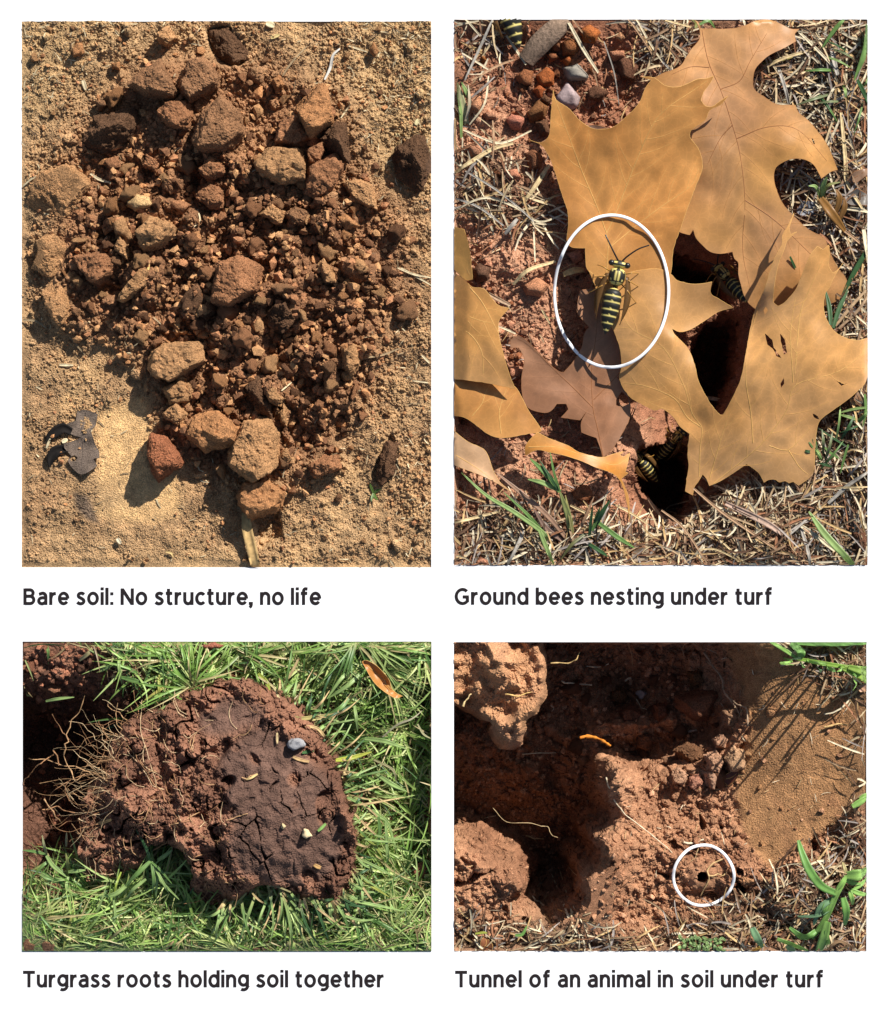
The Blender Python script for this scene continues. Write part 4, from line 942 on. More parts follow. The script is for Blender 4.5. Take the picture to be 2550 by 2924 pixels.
def leaf(bed, name, label, outline, ctrl, col, col2, veins, holes=(), step=9, seed=1, veincol=(.5, .32, .12), puff=.002, wav=.004, sideveins=True, cat='leaf', group='fallen oak leaves', vr=1.35, spots=.15, minz=None, curl=.003, zk=1.0, mat=None):
    rs = np.random.RandomState(seed)
    op = subdiv(smooth_poly(outline), 7, .5, rs)
    hp = [subdiv(h, 6, .8, rs) for h in holes]
    o = np.array(op); x0, y0 = o.min(0); x1, y1 = o.max(0)
    gx, gy = np.meshgrid(np.arange(x0, x1, step), np.arange(y0, y1, step * .87)); gx[::2] += step / 2
    gx = (gx + rs.randn(*gx.shape) * step * .12).ravel(); gy = (gy + rs.randn(*gy.shape) * step * .12).ravel()
    k = inpoly(gx, gy, op)
    for h in hp: k &= ~inpoly(gx, gy, h)
    for lp in [op] + hp:
        k &= segdist(gx, gy, lp + [lp[0]]) > step * .45
    pts = [Vector(p) for p in op]; edges = [(i, (i + 1) % len(op)) for i in range(len(op))]
    for h in hp:
        b = len(pts); pts += [Vector(p) for p in h]; edges += [(b + i, b + (i + 1) % len(h)) for i in range(len(h))]
    pts += [Vector((a, b)) for a, b in zip(gx[k], gy[k])]
    v, _, f, *_r = delaunay_2d_cdt(pts, edges, [], 0, 1e-4)
    v = np.array([tuple(q) for q in v]); f = np.array([t for t in f if len(t) == 3])
    c = v[f].mean(1); kk = inpoly(c[:, 0], c[:, 1], op)
    for h in hp: kk &= ~inpoly(c[:, 0], c[:, 1], h)
    f = f[kk]
    zf0 = rbf([(a, b, c * zk if c > 0 else c) for a, b, c in ctrl])
    vs = list(veins)
    off = rs.uniform(0, 100)
    vd = lambda x, y: np.min([segdist(x, y, w) for w in veins], axis=0) if veins else np.full(np.shape(x), 50.)
    def zf(x, y):
        x = np.asarray(x, float); y = np.asarray(y, float)
        z = zf0(x, y) + 2.2 * wav * vn2(x * .8 + y * .6 + off * 9, y * .8 - x * .6, 150, seed) + wav * .6 * vn2(x * .5 + y * .85 + off * 3, y * .5 - x * .85, 70, seed + 2) + wav * .35 * vn2(x * .6 - y * .8, y * .6 + x * .8 + off * 7, 37, seed + 1)
        z = z + puff * (1 - np.exp(-(vd(x, y) / 26.0) ** 2)) - puff
        if curl: z = z + curl * (.4 + vn2(x + off, y, 90, seed + 4)) * np.exp(-segdist(x, y, op + [op[0]]) / 14.0)
        if minz is not None: z = np.maximum(z, minz)
        return z
    z = zf(v[:, 0], v[:, 1])
    V = np.stack([(v[:, 0] - 1275) / 1000, (1462 - v[:, 1]) / 1000, z], 1)
    e1, e2 = V[f[:, 1]] - V[f[:, 0]], V[f[:, 2]] - V[f[:, 0]]
    flip = np.cross(e1, e2)[:, 2] < 0; f[flip] = f[flip][:, ::-1]
    # side veins
    side = []
    if sideveins:
        for w in veins:
            P = np.array(spline(w, 6)); seg = np.linalg.norm(np.diff(P, axis=0), axis=1); s = np.concatenate([[0], np.cumsum(seg)])
            d = rs.uniform(25, 45); sg = 1
            while d < s[-1] * .92:
                i = min(np.searchsorted(s, d), len(P) - 2); p = P[i]; t = P[i + 1] - P[i]; t = t / (np.linalg.norm(t) + 1e-9)
                a = math.radians(rs.uniform(38, 62)) * sg; dr = np.array([t[0] * math.cos(a) - t[1] * math.sin(a), t[0] * math.sin(a) + t[1] * math.cos(a)])
                L = rs.uniform(80, 150); q = [p]
                for _ in range(6):
                    a2 = -sg * .07 + rs.randn() * .035; dr = np.array([dr[0] * math.cos(a2) - dr[1] * math.sin(a2), dr[0] * math.sin(a2) + dr[1] * math.cos(a2)])
                    n_ = q[-1] + dr * L / 6
                    if not inpoly(np.array([n_[0]]), np.array([n_[1]]), op)[0] or any(inpoly(np.array([n_[0]]), np.array([n_[1]]), h)[0] for h in hp): break
                    q.append(n_)
                if len(q) > 3: side.append([tuple(x) for x in q])
                d += rs.uniform(24, 36); sg = -sg
    # pigment
    cc = np.tile(np.array(col), (len(v), 1)); m = np.clip(.5 + .6 * vn2(v[:, 0], v[:, 1] + off, 170, seed + 5) + .12 * vn2(v[:, 0] + off, v[:, 1], 38, seed + 6), 0, 1)
    cc = cc + (np.array(col2) - cc) * m[:, None]
    allv = np.min([segdist(v[:, 0], v[:, 1], w) for w in vs + side], axis=0) if vs + side else np.full(len(v), 99.)
    cc = cc * (1 + .22 * np.exp(-(allv / 10) ** 2))[:, None]
    cc = cc * (1 - .16 * np.clip(vn2(v[:, 0] + 3 * off, v[:, 1], 240, seed + 15), 0, 1))[:, None] * np.array([1, .97, .93]) ** np.clip(vn2(v[:, 0], v[:, 1] + off, 200, seed + 16) * 2, 0, 1)[:, None]
    cc = cc * (1 - spots * np.clip(vn2(v[:, 0], v[:, 1], 15, seed + 9) - .45, 0, 1) * 1.8)[:, None]
    ctr = V.mean(0); loc = np.array([ctr[0], ctr[1], z.min()])
    root = empty(name, tuple(loc), label, cat, group)
    Vt = bed.clampv(V.copy()) - loc; dz = np.array([0, 0, .0005]); nv = len(Vt)
    V2 = np.concatenate([Vt + dz, Vt - dz]); F2 = np.concatenate([f, f[:, ::-1] + nv])     # upper and lower face of the blade
    me = make_mesh('lamina', V2, F2, mat or M_leaf, np.concatenate([cc, cc]), smooth=mat is None)
    lo = link('lamina', me, (0, 0, 0), root)
    def vein(w, r0, r1, nm, colr):
        P = np.array(spline(w, 6)); P = P[inpoly(P[:, 0], P[:, 1], op)]
        if len(P) < 3: return
        P3 = np.stack([(P[:, 0] - 1275) / 1000, (1462 - P[:, 1]) / 1000, zf(P[:, 0], P[:, 1]) + .0006], 1)
        vv, ff = tube_mesh(P3, np.linspace(r0, r1, len(P3)) / 1000, None, 5, flat=.4)
        oo = link(nm, make_mesh(nm, bed.clampv(vv) - loc, ff, M_vein), (0, 0, 0), root); oo.color = (*colr, 1)
    for w in veins: vein(w, vr, vr * .45, 'vein', veincol)
    for w in side: vein(w, vr * .55, .35, 'side_vein', tuple(np.array(veincol) * .6 + np.array(col) * .45))
    P = np.array(op + [op[0]]); P3 = np.stack([(P[:, 0] - 1275) / 1000, (1462 - P[:, 1]) / 1000, zf(P[:, 0], P[:, 1])], 1)
    vv, ff = tube_mesh(P3, .0007, None, 4)
    oo = link('leaf_edge', make_mesh('leaf_edge', bed.clampv(vv) - loc, ff, M_vein), (0, 0, 0), root); oo.color = (*(np.array(veincol) * 1.05), 1)  # vein-toned rim; on golden leaves it paints the light along curled margins
    return root, zf

GOLD = lin(214, 158, 90, .86); GOLD2 = lin(200, 136, 70, .86); TAWN = lin(210, 164, 112, .84); BRWN = lin(186, 138, 104, .74); BRWN2 = lin(170, 120, 86, .74)
VC = tuple(lin(230, 180, 105, .75)); VD = tuple(lin(166, 110, 68, .72))

outB = cv('f', [(250, 40), (275, 95), (300, 98), (480, 100), (600, 75), (680, 35), (760, 18), (830, 40), (930, 90), (1000, 95), (968, 130), (975, 185), (880, 240), (780, 290), (720, 340), (670, 400), (655, 480), (665, 545), (720, 590), (820, 655), (900, 660), (965, 660), (990, 715), (1060, 770), (1150, 870), (1210, 960), (1250, 1050), (1280, 1125), (1230, 1140), (1160, 1190), (1140, 1150), (1100, 1090), (1030, 1055), (940, 1052), (860, 1085), (815, 1130), (812, 1220), (850, 1330), (910, 1420), (970, 1480), (1060, 1560), (1180, 1620), (1210, 1690), (1250, 1780), (1290, 1850), (1350, 1930), (1330, 2055), (1150, 2130), (800, 2180), (670, 2120), (610, 2050), (580, 1960), (560, 1880), (560, 1800), (530, 1770), (515, 1720), (430, 1735), (350, 1720), (290, 1670), (245, 1620), (225, 1560), (200, 1600), (160, 1590), (120, 1570), (40, 1400), (-20, 1000), (-60, 700), (-95, 480), (0, 430), (60, 410), (130, 370), (200, 260), (265, 180), (268, 110), (235, 30)])
vB = [cv('f', [(285, 110), (330, 330), (420, 540), (500, 780), (560, 1000), (600, 1350), (590, 1700), (650, 2000)]), cv('f', [(510, 800), (420, 900), (330, 1080)]), cv('f', [(420, 540), (560, 480), (640, 330), (760, 130)]), cv('f', [(540, 900), (760, 820), (980, 840), (1200, 1060)]), cv('f', [(600, 1350), (800, 1480), (1000, 1660), (1250, 1900)]), cv('f', [(340, 380), (200, 380), (60, 440)])]
leafB, zB = leaf(b2, 'oak_leaf', 'largest upright oak leaf filling the upper right, tawny with dark midrib', outB,
  [(1990, 75, .03), (2186, 60, .03), (2275, 87, .02), (2150, 220, .04), (2030, 200, .03), (1900, 215, .05), (1860, 240, .05), (2266, 320, .035), (2388, 488, .012), (2250, 430, .045), (2340, 510, .015), (2207, 500, .035), (2120, 400, .03), (2100, 600, .035), (1950, 500, .015), (1940, 660, .01), (2000, 690, .012), (2060, 730, .005), (2110, 780, -.005), (2250, 620, .03), (2360, 705, .02), (2415, 810, .008), (2250, 760, .015), (2150, 880, -.02), (2400, 850, .0)],
  GOLD, lin(200, 150, 104, .82), vB, holes=[cv('f', [(1085, 900), (1098, 905), (1110, 945), (1098, 940)])], seed=11, veincol=VD, wav=.005, zk=1.2)
outA = cv('e', [(740, 545), (760, 620), (850, 690), (930, 780), (1010, 835), (1090, 848), (1180, 830), (1260, 765), (1330, 700), (1370, 640), (1400, 560), (1445, 500), (1365, 475), (1465, 485), (1541, 540)]) + cv('f', [(90, 550), (165, 525), (240, 490), (300, 485), (360, 465), (330, 520), (285, 580), (265, 640), (300, 680), (350, 683), (400, 650), (465, 605), (410, 670), (330, 710), (300, 780), (200, 850), (190, 900), (225, 945), (262, 1000), (285, 1110), (250, 1220), (180, 1400), (130, 1545), (70, 1720), (55, 1880), (0, 1960)]) + [(1800, 850)] + cv('e', [(1160, 2080), (1060, 1950), (1000, 1870), (980, 1830), (975, 1700), (930, 1700), (870, 1690), (840, 1640), (850, 1540), (845, 1440), (810, 1330), (770, 1200), (730, 1080), (690, 1000), (650, 945), (565, 905), (640, 932), (690, 910), (715, 860), (725, 700)])
vA = [cv('e', [(1130, 1590), (1060, 1400), (940, 1120), (830, 830), (748, 600)]), cv('e', [(1130, 1590), (1200, 1440), (1320, 1130), (1450, 830), (1560, 700), (1720, 590), (1850, 500)]), cv('e', [(1160, 1690), (1380, 1510), (1541, 1390), (1740, 1250), (1800, 1120)]), cv('e', [(1120, 2000), (1140, 1700), (1130, 1590)])]
leafA, zA = leaf(b2, 'oak_leaf', 'orange-brown oak leaf left of centre whose lower part the ring crosses', outA,
  [(1578, 262, .045), (1600, 330, .06), (1510, 402, .02), (1570, 400, .05), (1590, 520, .045), (1620, 640, .04), (1630, 700, .03), (1714, 385, .07), (1800, 330, .09), (1858, 245, .10), (1950, 262, .095), (2030, 232, .085), (2070, 287, .075), (1990, 300, .085), (1966, 390, .07), (1985, 440, .06), (1998, 490, .06), (1960, 600, .06), (1915, 720, .055), (1740, 660, .035), (1800, 500, .05), (1860, 420, .065), (1700, 780, .035), (1800, 760, .045), (1690, 520, .055)],
  GOLD, GOLD2, vA, holes=[], seed=12, veincol=VC, puff=.004, zk=1.15)
outE = cv('g', [(940, 0), (920, 100), (920, 170), (1005, 270), (970, 320), (950, 420), (890, 520), (820, 600), (790, 595), (740, 560), (640, 460), (560, 380), (490, 330), (430, 360), (430, 420), (490, 420), (530, 490), (525, 560), (510, 650), (520, 780), (560, 860), (640, 890), (700, 895), (740, 870), (770, 830), (840, 830), (855, 870), (830, 900), (800, 930), (900, 945), (940, 950), (1000, 870), (950, 960), (950, 1040), (1000, 1060), (1060, 1080), (1090, 1160), (1105, 1222), (1140, 1200), (1200, 1130), (1300, 950), (1310, 850), (1300, 790), (1250, 680), (1210, 640), (1290, 560), (1330, 400), (1250, 100), (1150, -30)])
vE = [cv('g', [(1108, 1215), (1070, 1020), (1035, 860), (1025, 600), (1055, 340), (1070, 150)]), cv('g', [(1035, 860), (900, 720), (740, 570), (560, 400), (470, 350)]), cv('g', [(1040, 800), (1130, 710), (1215, 620), (1300, 520)])]
leafE, zE = leaf(b2, 'oak_leaf', 'dull brown torn oak leaf lying under the ring, lower centre', outE,
  [(1656, 830, .02), (1650, 890, .028), (1680, 935, .02), (1640, 1030, .012), (1610, 1062, .006), (1481, 960, .022), (1458, 985, .012), (1495, 1050, .012), (1492, 1130, .006), (1540, 1178, .004), (1640, 1198, .004), (1720, 1000, .02), (1700, 1170, .01), (1720, 1304, .0), (1790, 1210, -.01), (1800, 1150, -.01), (1760, 1080, .01), (1790, 1000, .02), (1740, 850, .02)],
  lin(204, 156, 122, .76), BRWN2, vE, holes=[cv('g', [(1205, 800), (1245, 740), (1290, 780), (1300, 830), (1250, 855), (1205, 840)])], seed=13, veincol=VD)
outC = cv('e', [(1000, 1870), (1060, 1915), (1130, 1938), (1200, 1920), (1300, 1880)]) + [(1870, 772)] + cv('f', [(50, 1890), (100, 1940), (200, 1965), (290, 1960), (360, 1945)]) + cv('h', [(350, 0), (365, 35), (420, 60), (530, 120), (420, 150), (300, 230), (200, 290), (120, 310), (60, 285), (80, 330), (180, 430), (230, 550), (250, 650), (290, 740), (350, 840), (415, 912), (440, 915), (500, 800), (560, 660), (590, 520), (630, 340), (680, 140), (735, 0)]) + cv('f', [(790, 1820), (820, 1750), (860, 1680), (860, 1620), (900, 1550), (950, 1450), (912, 1560), (920, 1610), (965, 1590), (900, 1650), (872, 1720), (835, 1810), (815, 1900), (805, 1980)]) + cv('h', [(800, 90), (835, 125), (880, 100), (950, 20)]) + cv('f', [(980, 1960), (1010, 1880), (1060, 1760), (1110, 1700), (1150, 1725), (1195, 1688), (1200, 1760), (1195, 1840), (1225, 1890), (1260, 1870), (1302, 1818), (1230, 1930), (1200, 2000)]) + cv('h', [(1175, 30), (1160, 120), (1180, 220), (1240, 310), (1330, 360), (1420, 375), (1507, 345), (1560, 420), (1507, 630), (1440, 720), (1350, 800), (1240, 880), (1150, 950), (1125, 1020), (1115, 1150), (1110, 1300), (1080, 1370), (1000, 1430), (960, 1400), (930, 1412), (900, 1395), (860, 1405), (830, 1385), (780, 1388), (750, 1408), (720, 1350), (690, 1320), (620, 1270), (600, 1285), (450, 1385), (350, 1432), (330, 1380), (300, 1345), (270, 1400), (240, 1440), (230, 1500), (175, 1470), (190, 1360), (200, 1280), (190, 1200), (200, 1050), (130, 1000), (80, 930), (0, 870)]) + cv('g', [(1480, 880), (1380, 830), (1290, 770), (1225, 650), (1240, 560), (1225, 430), (1180, 300), (1110, 160), (1075, 60)])
vC = [cv('h', [(340, 1420), (400, 1200), (440, 1050), (490, 900)]), cv('h', [(275, 1410), (280, 1150), (290, 1010), (215, 900), (150, 700), (0, 430)]) + cv('g', [(1320, 300), (1230, 170)]), cv('h', [(280, 1000), (180, 930), (100, 810), (0, 750)]) + cv('g', [(1400, 700), (1260, 680)]), cv('h', [(380, 1415), (620, 1220), (760, 1080), (900, 880), (960, 700), (1250, 610), (1430, 490), (1540, 380)]), cv('h', [(660, 1120), (640, 900), (600, 690), (600, 540), (640, 340), (720, 60)]), cv('h', [(940, 680), (920, 400), (930, 250), (960, 60)]) , cv('h', [(950, 620), (990, 200), (1060, 0)]) + cv('f', [(1150, 1800)]), cv('h', [(780, 1140), (920, 1165), (1080, 1010)]), cv('h', [(920, 1170), (1000, 1290), (1070, 1350)])]
holesC = [cv('h', [(740, 320), (790, 370), (800, 430), (850, 505), (815, 490), (790, 435), (755, 405)]), cv('h', [(845, 325), (880, 370), (893, 470), (870, 480), (855, 400)]), cv('h', [(870, 650), (875, 690), (855, 720), (848, 690)]), cv('h', [(1255, 665), (1300, 690), (1345, 685), (1295, 705)]), cv('h', [(735, 150), (750, 125), (765, 150), (745, 180)]), cv('h', [(1090, 905), (1130, 925), (1140, 948), (1105, 935)])]
leafC, zC = leaf(b2, 'oak_leaf', 'golden forked oak leaf in front at lower right with insect-eaten holes', outC,
  [(1680, 780, .055), (1730, 805, .06), (1870, 775, .065), (1910, 790, .06), (1970, 815, .05), (2030, 820, .025), (2096, 877, -.03), (2007, 915, .0), (1940, 945, .045), (1900, 900, .07), (1800, 850, .065), (1760, 950, .06), (1765, 1060, .04), (1860, 1000, .07), (1925, 965, .07), (1985, 1060, .055), (1870, 1165, .03), (1960, 1220, .02), (2026, 1160, .05), (2057, 1184, .045), (2085, 1140, .06), (2120, 1030, .075), (2170, 840, .06), (2225, 690, .075), (2260, 617, .065), (2205, 860, .055), (2215, 877, .06), (2300, 740, .10), (2352, 712, .10), (2396, 760, .085), (2345, 880, .085), (2410, 968, .07), (2477, 965, .06), (2477, 1075, .05), (2330, 1080, .08), (2230, 1000, .085), (2220, 1150, .06), (2340, 1200, .04), (2322, 1330, .015), (2279, 1385, .0), (2170, 1355, .005), (2100, 1250, .03), (2026, 1385, -.005), (1960, 1400, -.02), (1965, 1290, -.005), (1990, 1200, .025)],
  GOLD, TAWN, vC, holesC, seed=14, veincol=VC, wav=.004, zk=1.0)
outF3 = [(1280, 1070)] + cv('g', [(200, 640), (430, 690), (475, 720), (520, 800), (560, 880), (640, 995), (655, 1030), (620, 1045), (560, 1050), (440, 1075), (340, 1080), (260, 1050), (170, 980), (90, 930), (18, 920)]) + [(1280, 1188)]
leafF3, _ = leaf(b2, 'oak_leaf', 'folded orange leaf half under the left golden leaf', outF3, [(1297, 1080, -.005), (1297, 1188, .006), (1400, 1240, .03), (1480, 1245, .03), (1543, 1230, .02), (1460, 1110, .012), (1380, 1150, .02)], GOLD, GOLD2, [cv('g', [(150, 920), (220, 830), (250, 740), (300, 660)]), cv('g', [(360, 1050), (350, 880), (400, 720)])], seed=15, veincol=VC, minz=-.02)
outF2 = [(1280, 760)] + cv('e', [(18, 1870), (100, 1935), (150, 1985)]) + cv('g', [(240, 0), (330, 110), (418, 138), (370, 190), (340, 240), (345, 350), (370, 450), (400, 560), (430, 650), (462, 722), (300, 690), (150, 665), (18, 650)]) + [(1280, 1082)]
leafF2, _ = leaf(b2, 'oak_leaf', 'golden leaf cut by the left edge with a dark midrib', outF2, [(1297, 775, .012), (1330, 803, .03), (1383, 830, .05), (1452, 884, .06), (1424, 960, .065), (1446, 1048, .06), (1468, 1110, .05), (1380, 960, .045), (1297, 1083, .018), (1297, 900, .016), (1350, 1080, .035)], GOLD, TAWN, [cv('g', [(130, -20), (220, 90), (300, 240), (340, 320)]), cv('g', [(20, 140), (160, 210), (300, 250)]), cv('g', [(20, 260), (140, 330), (220, 460), (230, 620)])], seed=16, veincol=VC)
outF1 = [(1280, 640)] + cv('e', [(18, 1535), (90, 1560), (125, 1680), (140, 1800), (152, 1925), (100, 1930), (18, 1850)]) + [(1280, 765)]
leafF1, _ = leaf(b2, 'oak_leaf', 'small pale leaf lobe at the left edge above the golden leaf', outF1, [(1297, 650, .008), (1325, 660, .02), (1340, 720, .035), (1348, 798, .03), (1297, 768, .008), (1310, 720, .02)], lin(224, 172, 96, .74), GOLD, [cv('e', [(20, 1750), (70, 1780), (130, 1890)])], seed=17, veincol=VC)
outG = cv('g', [(625, 1042), (720, 1090), (850, 1140), (930, 1190), (1090, 1225), (1180, 1200), (1262, 1180), (1225, 1205), (1255, 1222), (1305, 1190), (1285, 1270), (1268, 1330), (1290, 1338), (1240, 1380), (1272, 1450), (1297, 1520), (1306, 1690), (1285, 1560), (1240, 1410), (1170, 1340), (1050, 1300), (950, 1255), (830, 1215), (720, 1190), (620, 1170), (538, 1212), (535, 1150), (570, 1095)])
leafG, _ = leaf(b2, 'curled_leaf_strip', 'narrow curled orange leaf strip hanging over the nest hole', outG, [(1540, 1240, .05), (1500, 1300, .045), (1500, 1280, .055), (1620, 1275, .05), (1613, 1303, .075), (1714, 1308, .05), (1700, 1336, .07), (1790, 1292, .01), (1785, 1345, .03), (1773, 1375, .025), (1794, 1422, .0), (1800, 1488, -.02)], lin(212, 138, 52, .74), GOLD, [cv('g', [(560, 1150), (760, 1150), (980, 1220), (1180, 1280), (1290, 1230)])], seed=18, veincol=VC)
outH = [(1280, 1215)] + cv('g', [(18, 1030), (120, 1110), (230, 1160), (270, 1220), (300, 1310), (350, 1400), (440, 1480), (360, 1430), (250, 1370), (120, 1320), (18, 1280)]) + [(1280, 1325)]
leafH, _ = leaf(b2, 'oak_leaf', 'pale pinkish dry leaf curling at the lower left edge', outH, [(1297, 1232, .004), (1337, 1262, .012), (1380, 1282, .012), (1407, 1340, .012), (1455, 1405, .0), (1387, 1363, .018), (1297, 1328, .004), (1330, 1300, .012)], lin(226, 184, 140, .74), lin(206, 150, 100, .74), [cv('g', [(18, 1200), (150, 1280), (320, 1400)])], seed=19, veincol=VC)

# loose leaf bits in the litter
for i, (c, poly, col, lab) in enumerate([('f', [(990, 1410), (1040, 1340), (1130, 1340), (1190, 1420), (1160, 1460), (1020, 1445)], lin(170, 172, 180, .7), 'grey-blue dead leaf flake in the gap of the largest leaf'), ('f', [(1330, 720), (1370, 620), (1440, 590), (1420, 660), (1360, 730)], lin(150, 104, 72, .7), 'brown leaf shred in the straw right of the largest leaf'), ('f', [(1350, 1200), (1400, 1140), (1507, 1110), (1507, 1150), (1420, 1220)], lin(170, 134, 106, .7), 'tan leaf shred at the right edge'), ('f', [(1320, 1330), (1420, 1260), (1507, 1300), (1500, 1380), (1380, 1380)], lin(150, 140, 130, .7), 'grey leaf shred below the tan one at the right edge'), ('h', [(1430, 740), (1500, 820), (1460, 860), (1400, 800)], lin(170, 130, 96, .7), 'tan leaf crumb right of the forked leaf'), ('g', [(1320, 1920), (1400, 1880), (1450, 1900), (1440, 1980), (1340, 2000)], lin(210, 186, 156, .75), 'crumpled pale leaf flake at the bottom'), ('h', [(0, 1790), (90, 1800), (60, 1900), (0, 1900)], lin(160, 120, 92, .7), 'brown leaf flake at the bottom centre'), ('e', [(1150, 800), (1060, 780), (980, 790), (1020, 830), (1100, 845)], lin(150, 120, 104, .7), 'flat grey-brown flake under the big leaf notch')]):
    q = cv(c, poly); zc = float(b2.z(*np.array(q).mean(0)))
    cx, cy = np.array(q).mean(0)
    leaf(b2, 'leaf_flake', lab, q, [(x, y, zc + .022 + (.012 if j % 2 else 0)) for j, (x, y) in enumerate(q)] + [(cx, cy, zc + .022)], col, tuple(np.array(col) * .8), [[tuple(q[0]), (cx, cy), tuple(q[len(q) // 2])]], seed=40 + i, veincol=VD, sideveins=False, step=8, group='leaf flakes in the litter')

# charred crust on the bare soil
oc = cv('c', [(440, 860), (500, 850), (590, 880), (575, 960), (540, 1000), (560, 1060), (575, 1110), (600, 1150), (605, 1200), (560, 1210), (590, 1260), (520, 1310), (460, 1320), (400, 1270), (375, 1220), (400, 1190), (350, 1130), (345, 1100), (420, 1075), (470, 1050), (400, 1030), (360, 990), (370, 950), (430, 930)])
leaf(b1, 'charred_crust', 'flat ragged grey-black charred crust on the smooth soil', oc, [(x, y, float(b1.z(x, y)) + .008 + .004 * ((i * 7) % 3)) for i, (x, y) in enumerate(oc)] + [(*q, float(b1.z(*q)) + .013) for q in cv('c', [(480, 960), (480, 1100), (500, 1200), (460, 1260)])], lin(146, 128, 112, .74), lin(118, 102, 90, .74), [cv('c', [(500, 870), (470, 1000), (480, 1120), (470, 1300)])], holes=[cv('c', [(390, 1200), (420, 1180), (445, 1200), (425, 1225), (395, 1225)])], seed=91, veincol=lin(70, 62, 58, .7), sideveins=False, cat='charred crust', group=None, wav=.005, spots=.25, step=6, vr=.9, mat=M_soil)

# ---- straw, thatch
STRAW = [lin(212, 188, 148, .75), lin(180, 152, 118, .75), lin(154, 124, 96, .72), lin(126, 96, 74, .7), lin(200, 166, 116, .75), lin(106, 78, 60, .7), lin(170, 158, 148, .72), lin(166, 116, 84, .72)]
rs2 = np.random.RandomState(22); PALE_S = lin(220, 204, 172, .78)
litter(b2, 'thatch', 3700, lambda x, y: b2.sm(thatch, x, y) * (1 - b2.sm(pit2, x, y)), 'tangled grey-brown dead grass thatch around the oak leaves', STRAW + [PALE_S, PALE_S], 40, 150, 3.0, 8.5, rs2, (.002, .03), (-.1, .3), follow=.04, S=4, cat='thatch')
litter(b2, 'straw_litter', 380, lambda x, y: (1 - b2.sm(thatch, x, y)) * (1 - b2.sm(pit2, x, y)) * (x < 1900), 'thin straw shreds on the red soil left of the leaves', STRAW, 25, 80, 2.0, 5.0, rs2, (.001, .012), (-.05, .2), follow=.03)
PALES = lin(222, 206, 172, .8); YEL = lin(220, 194, 146, .78); BST = lin(186, 150, 116, .75); GST = lin(176, 168, 156, .75)
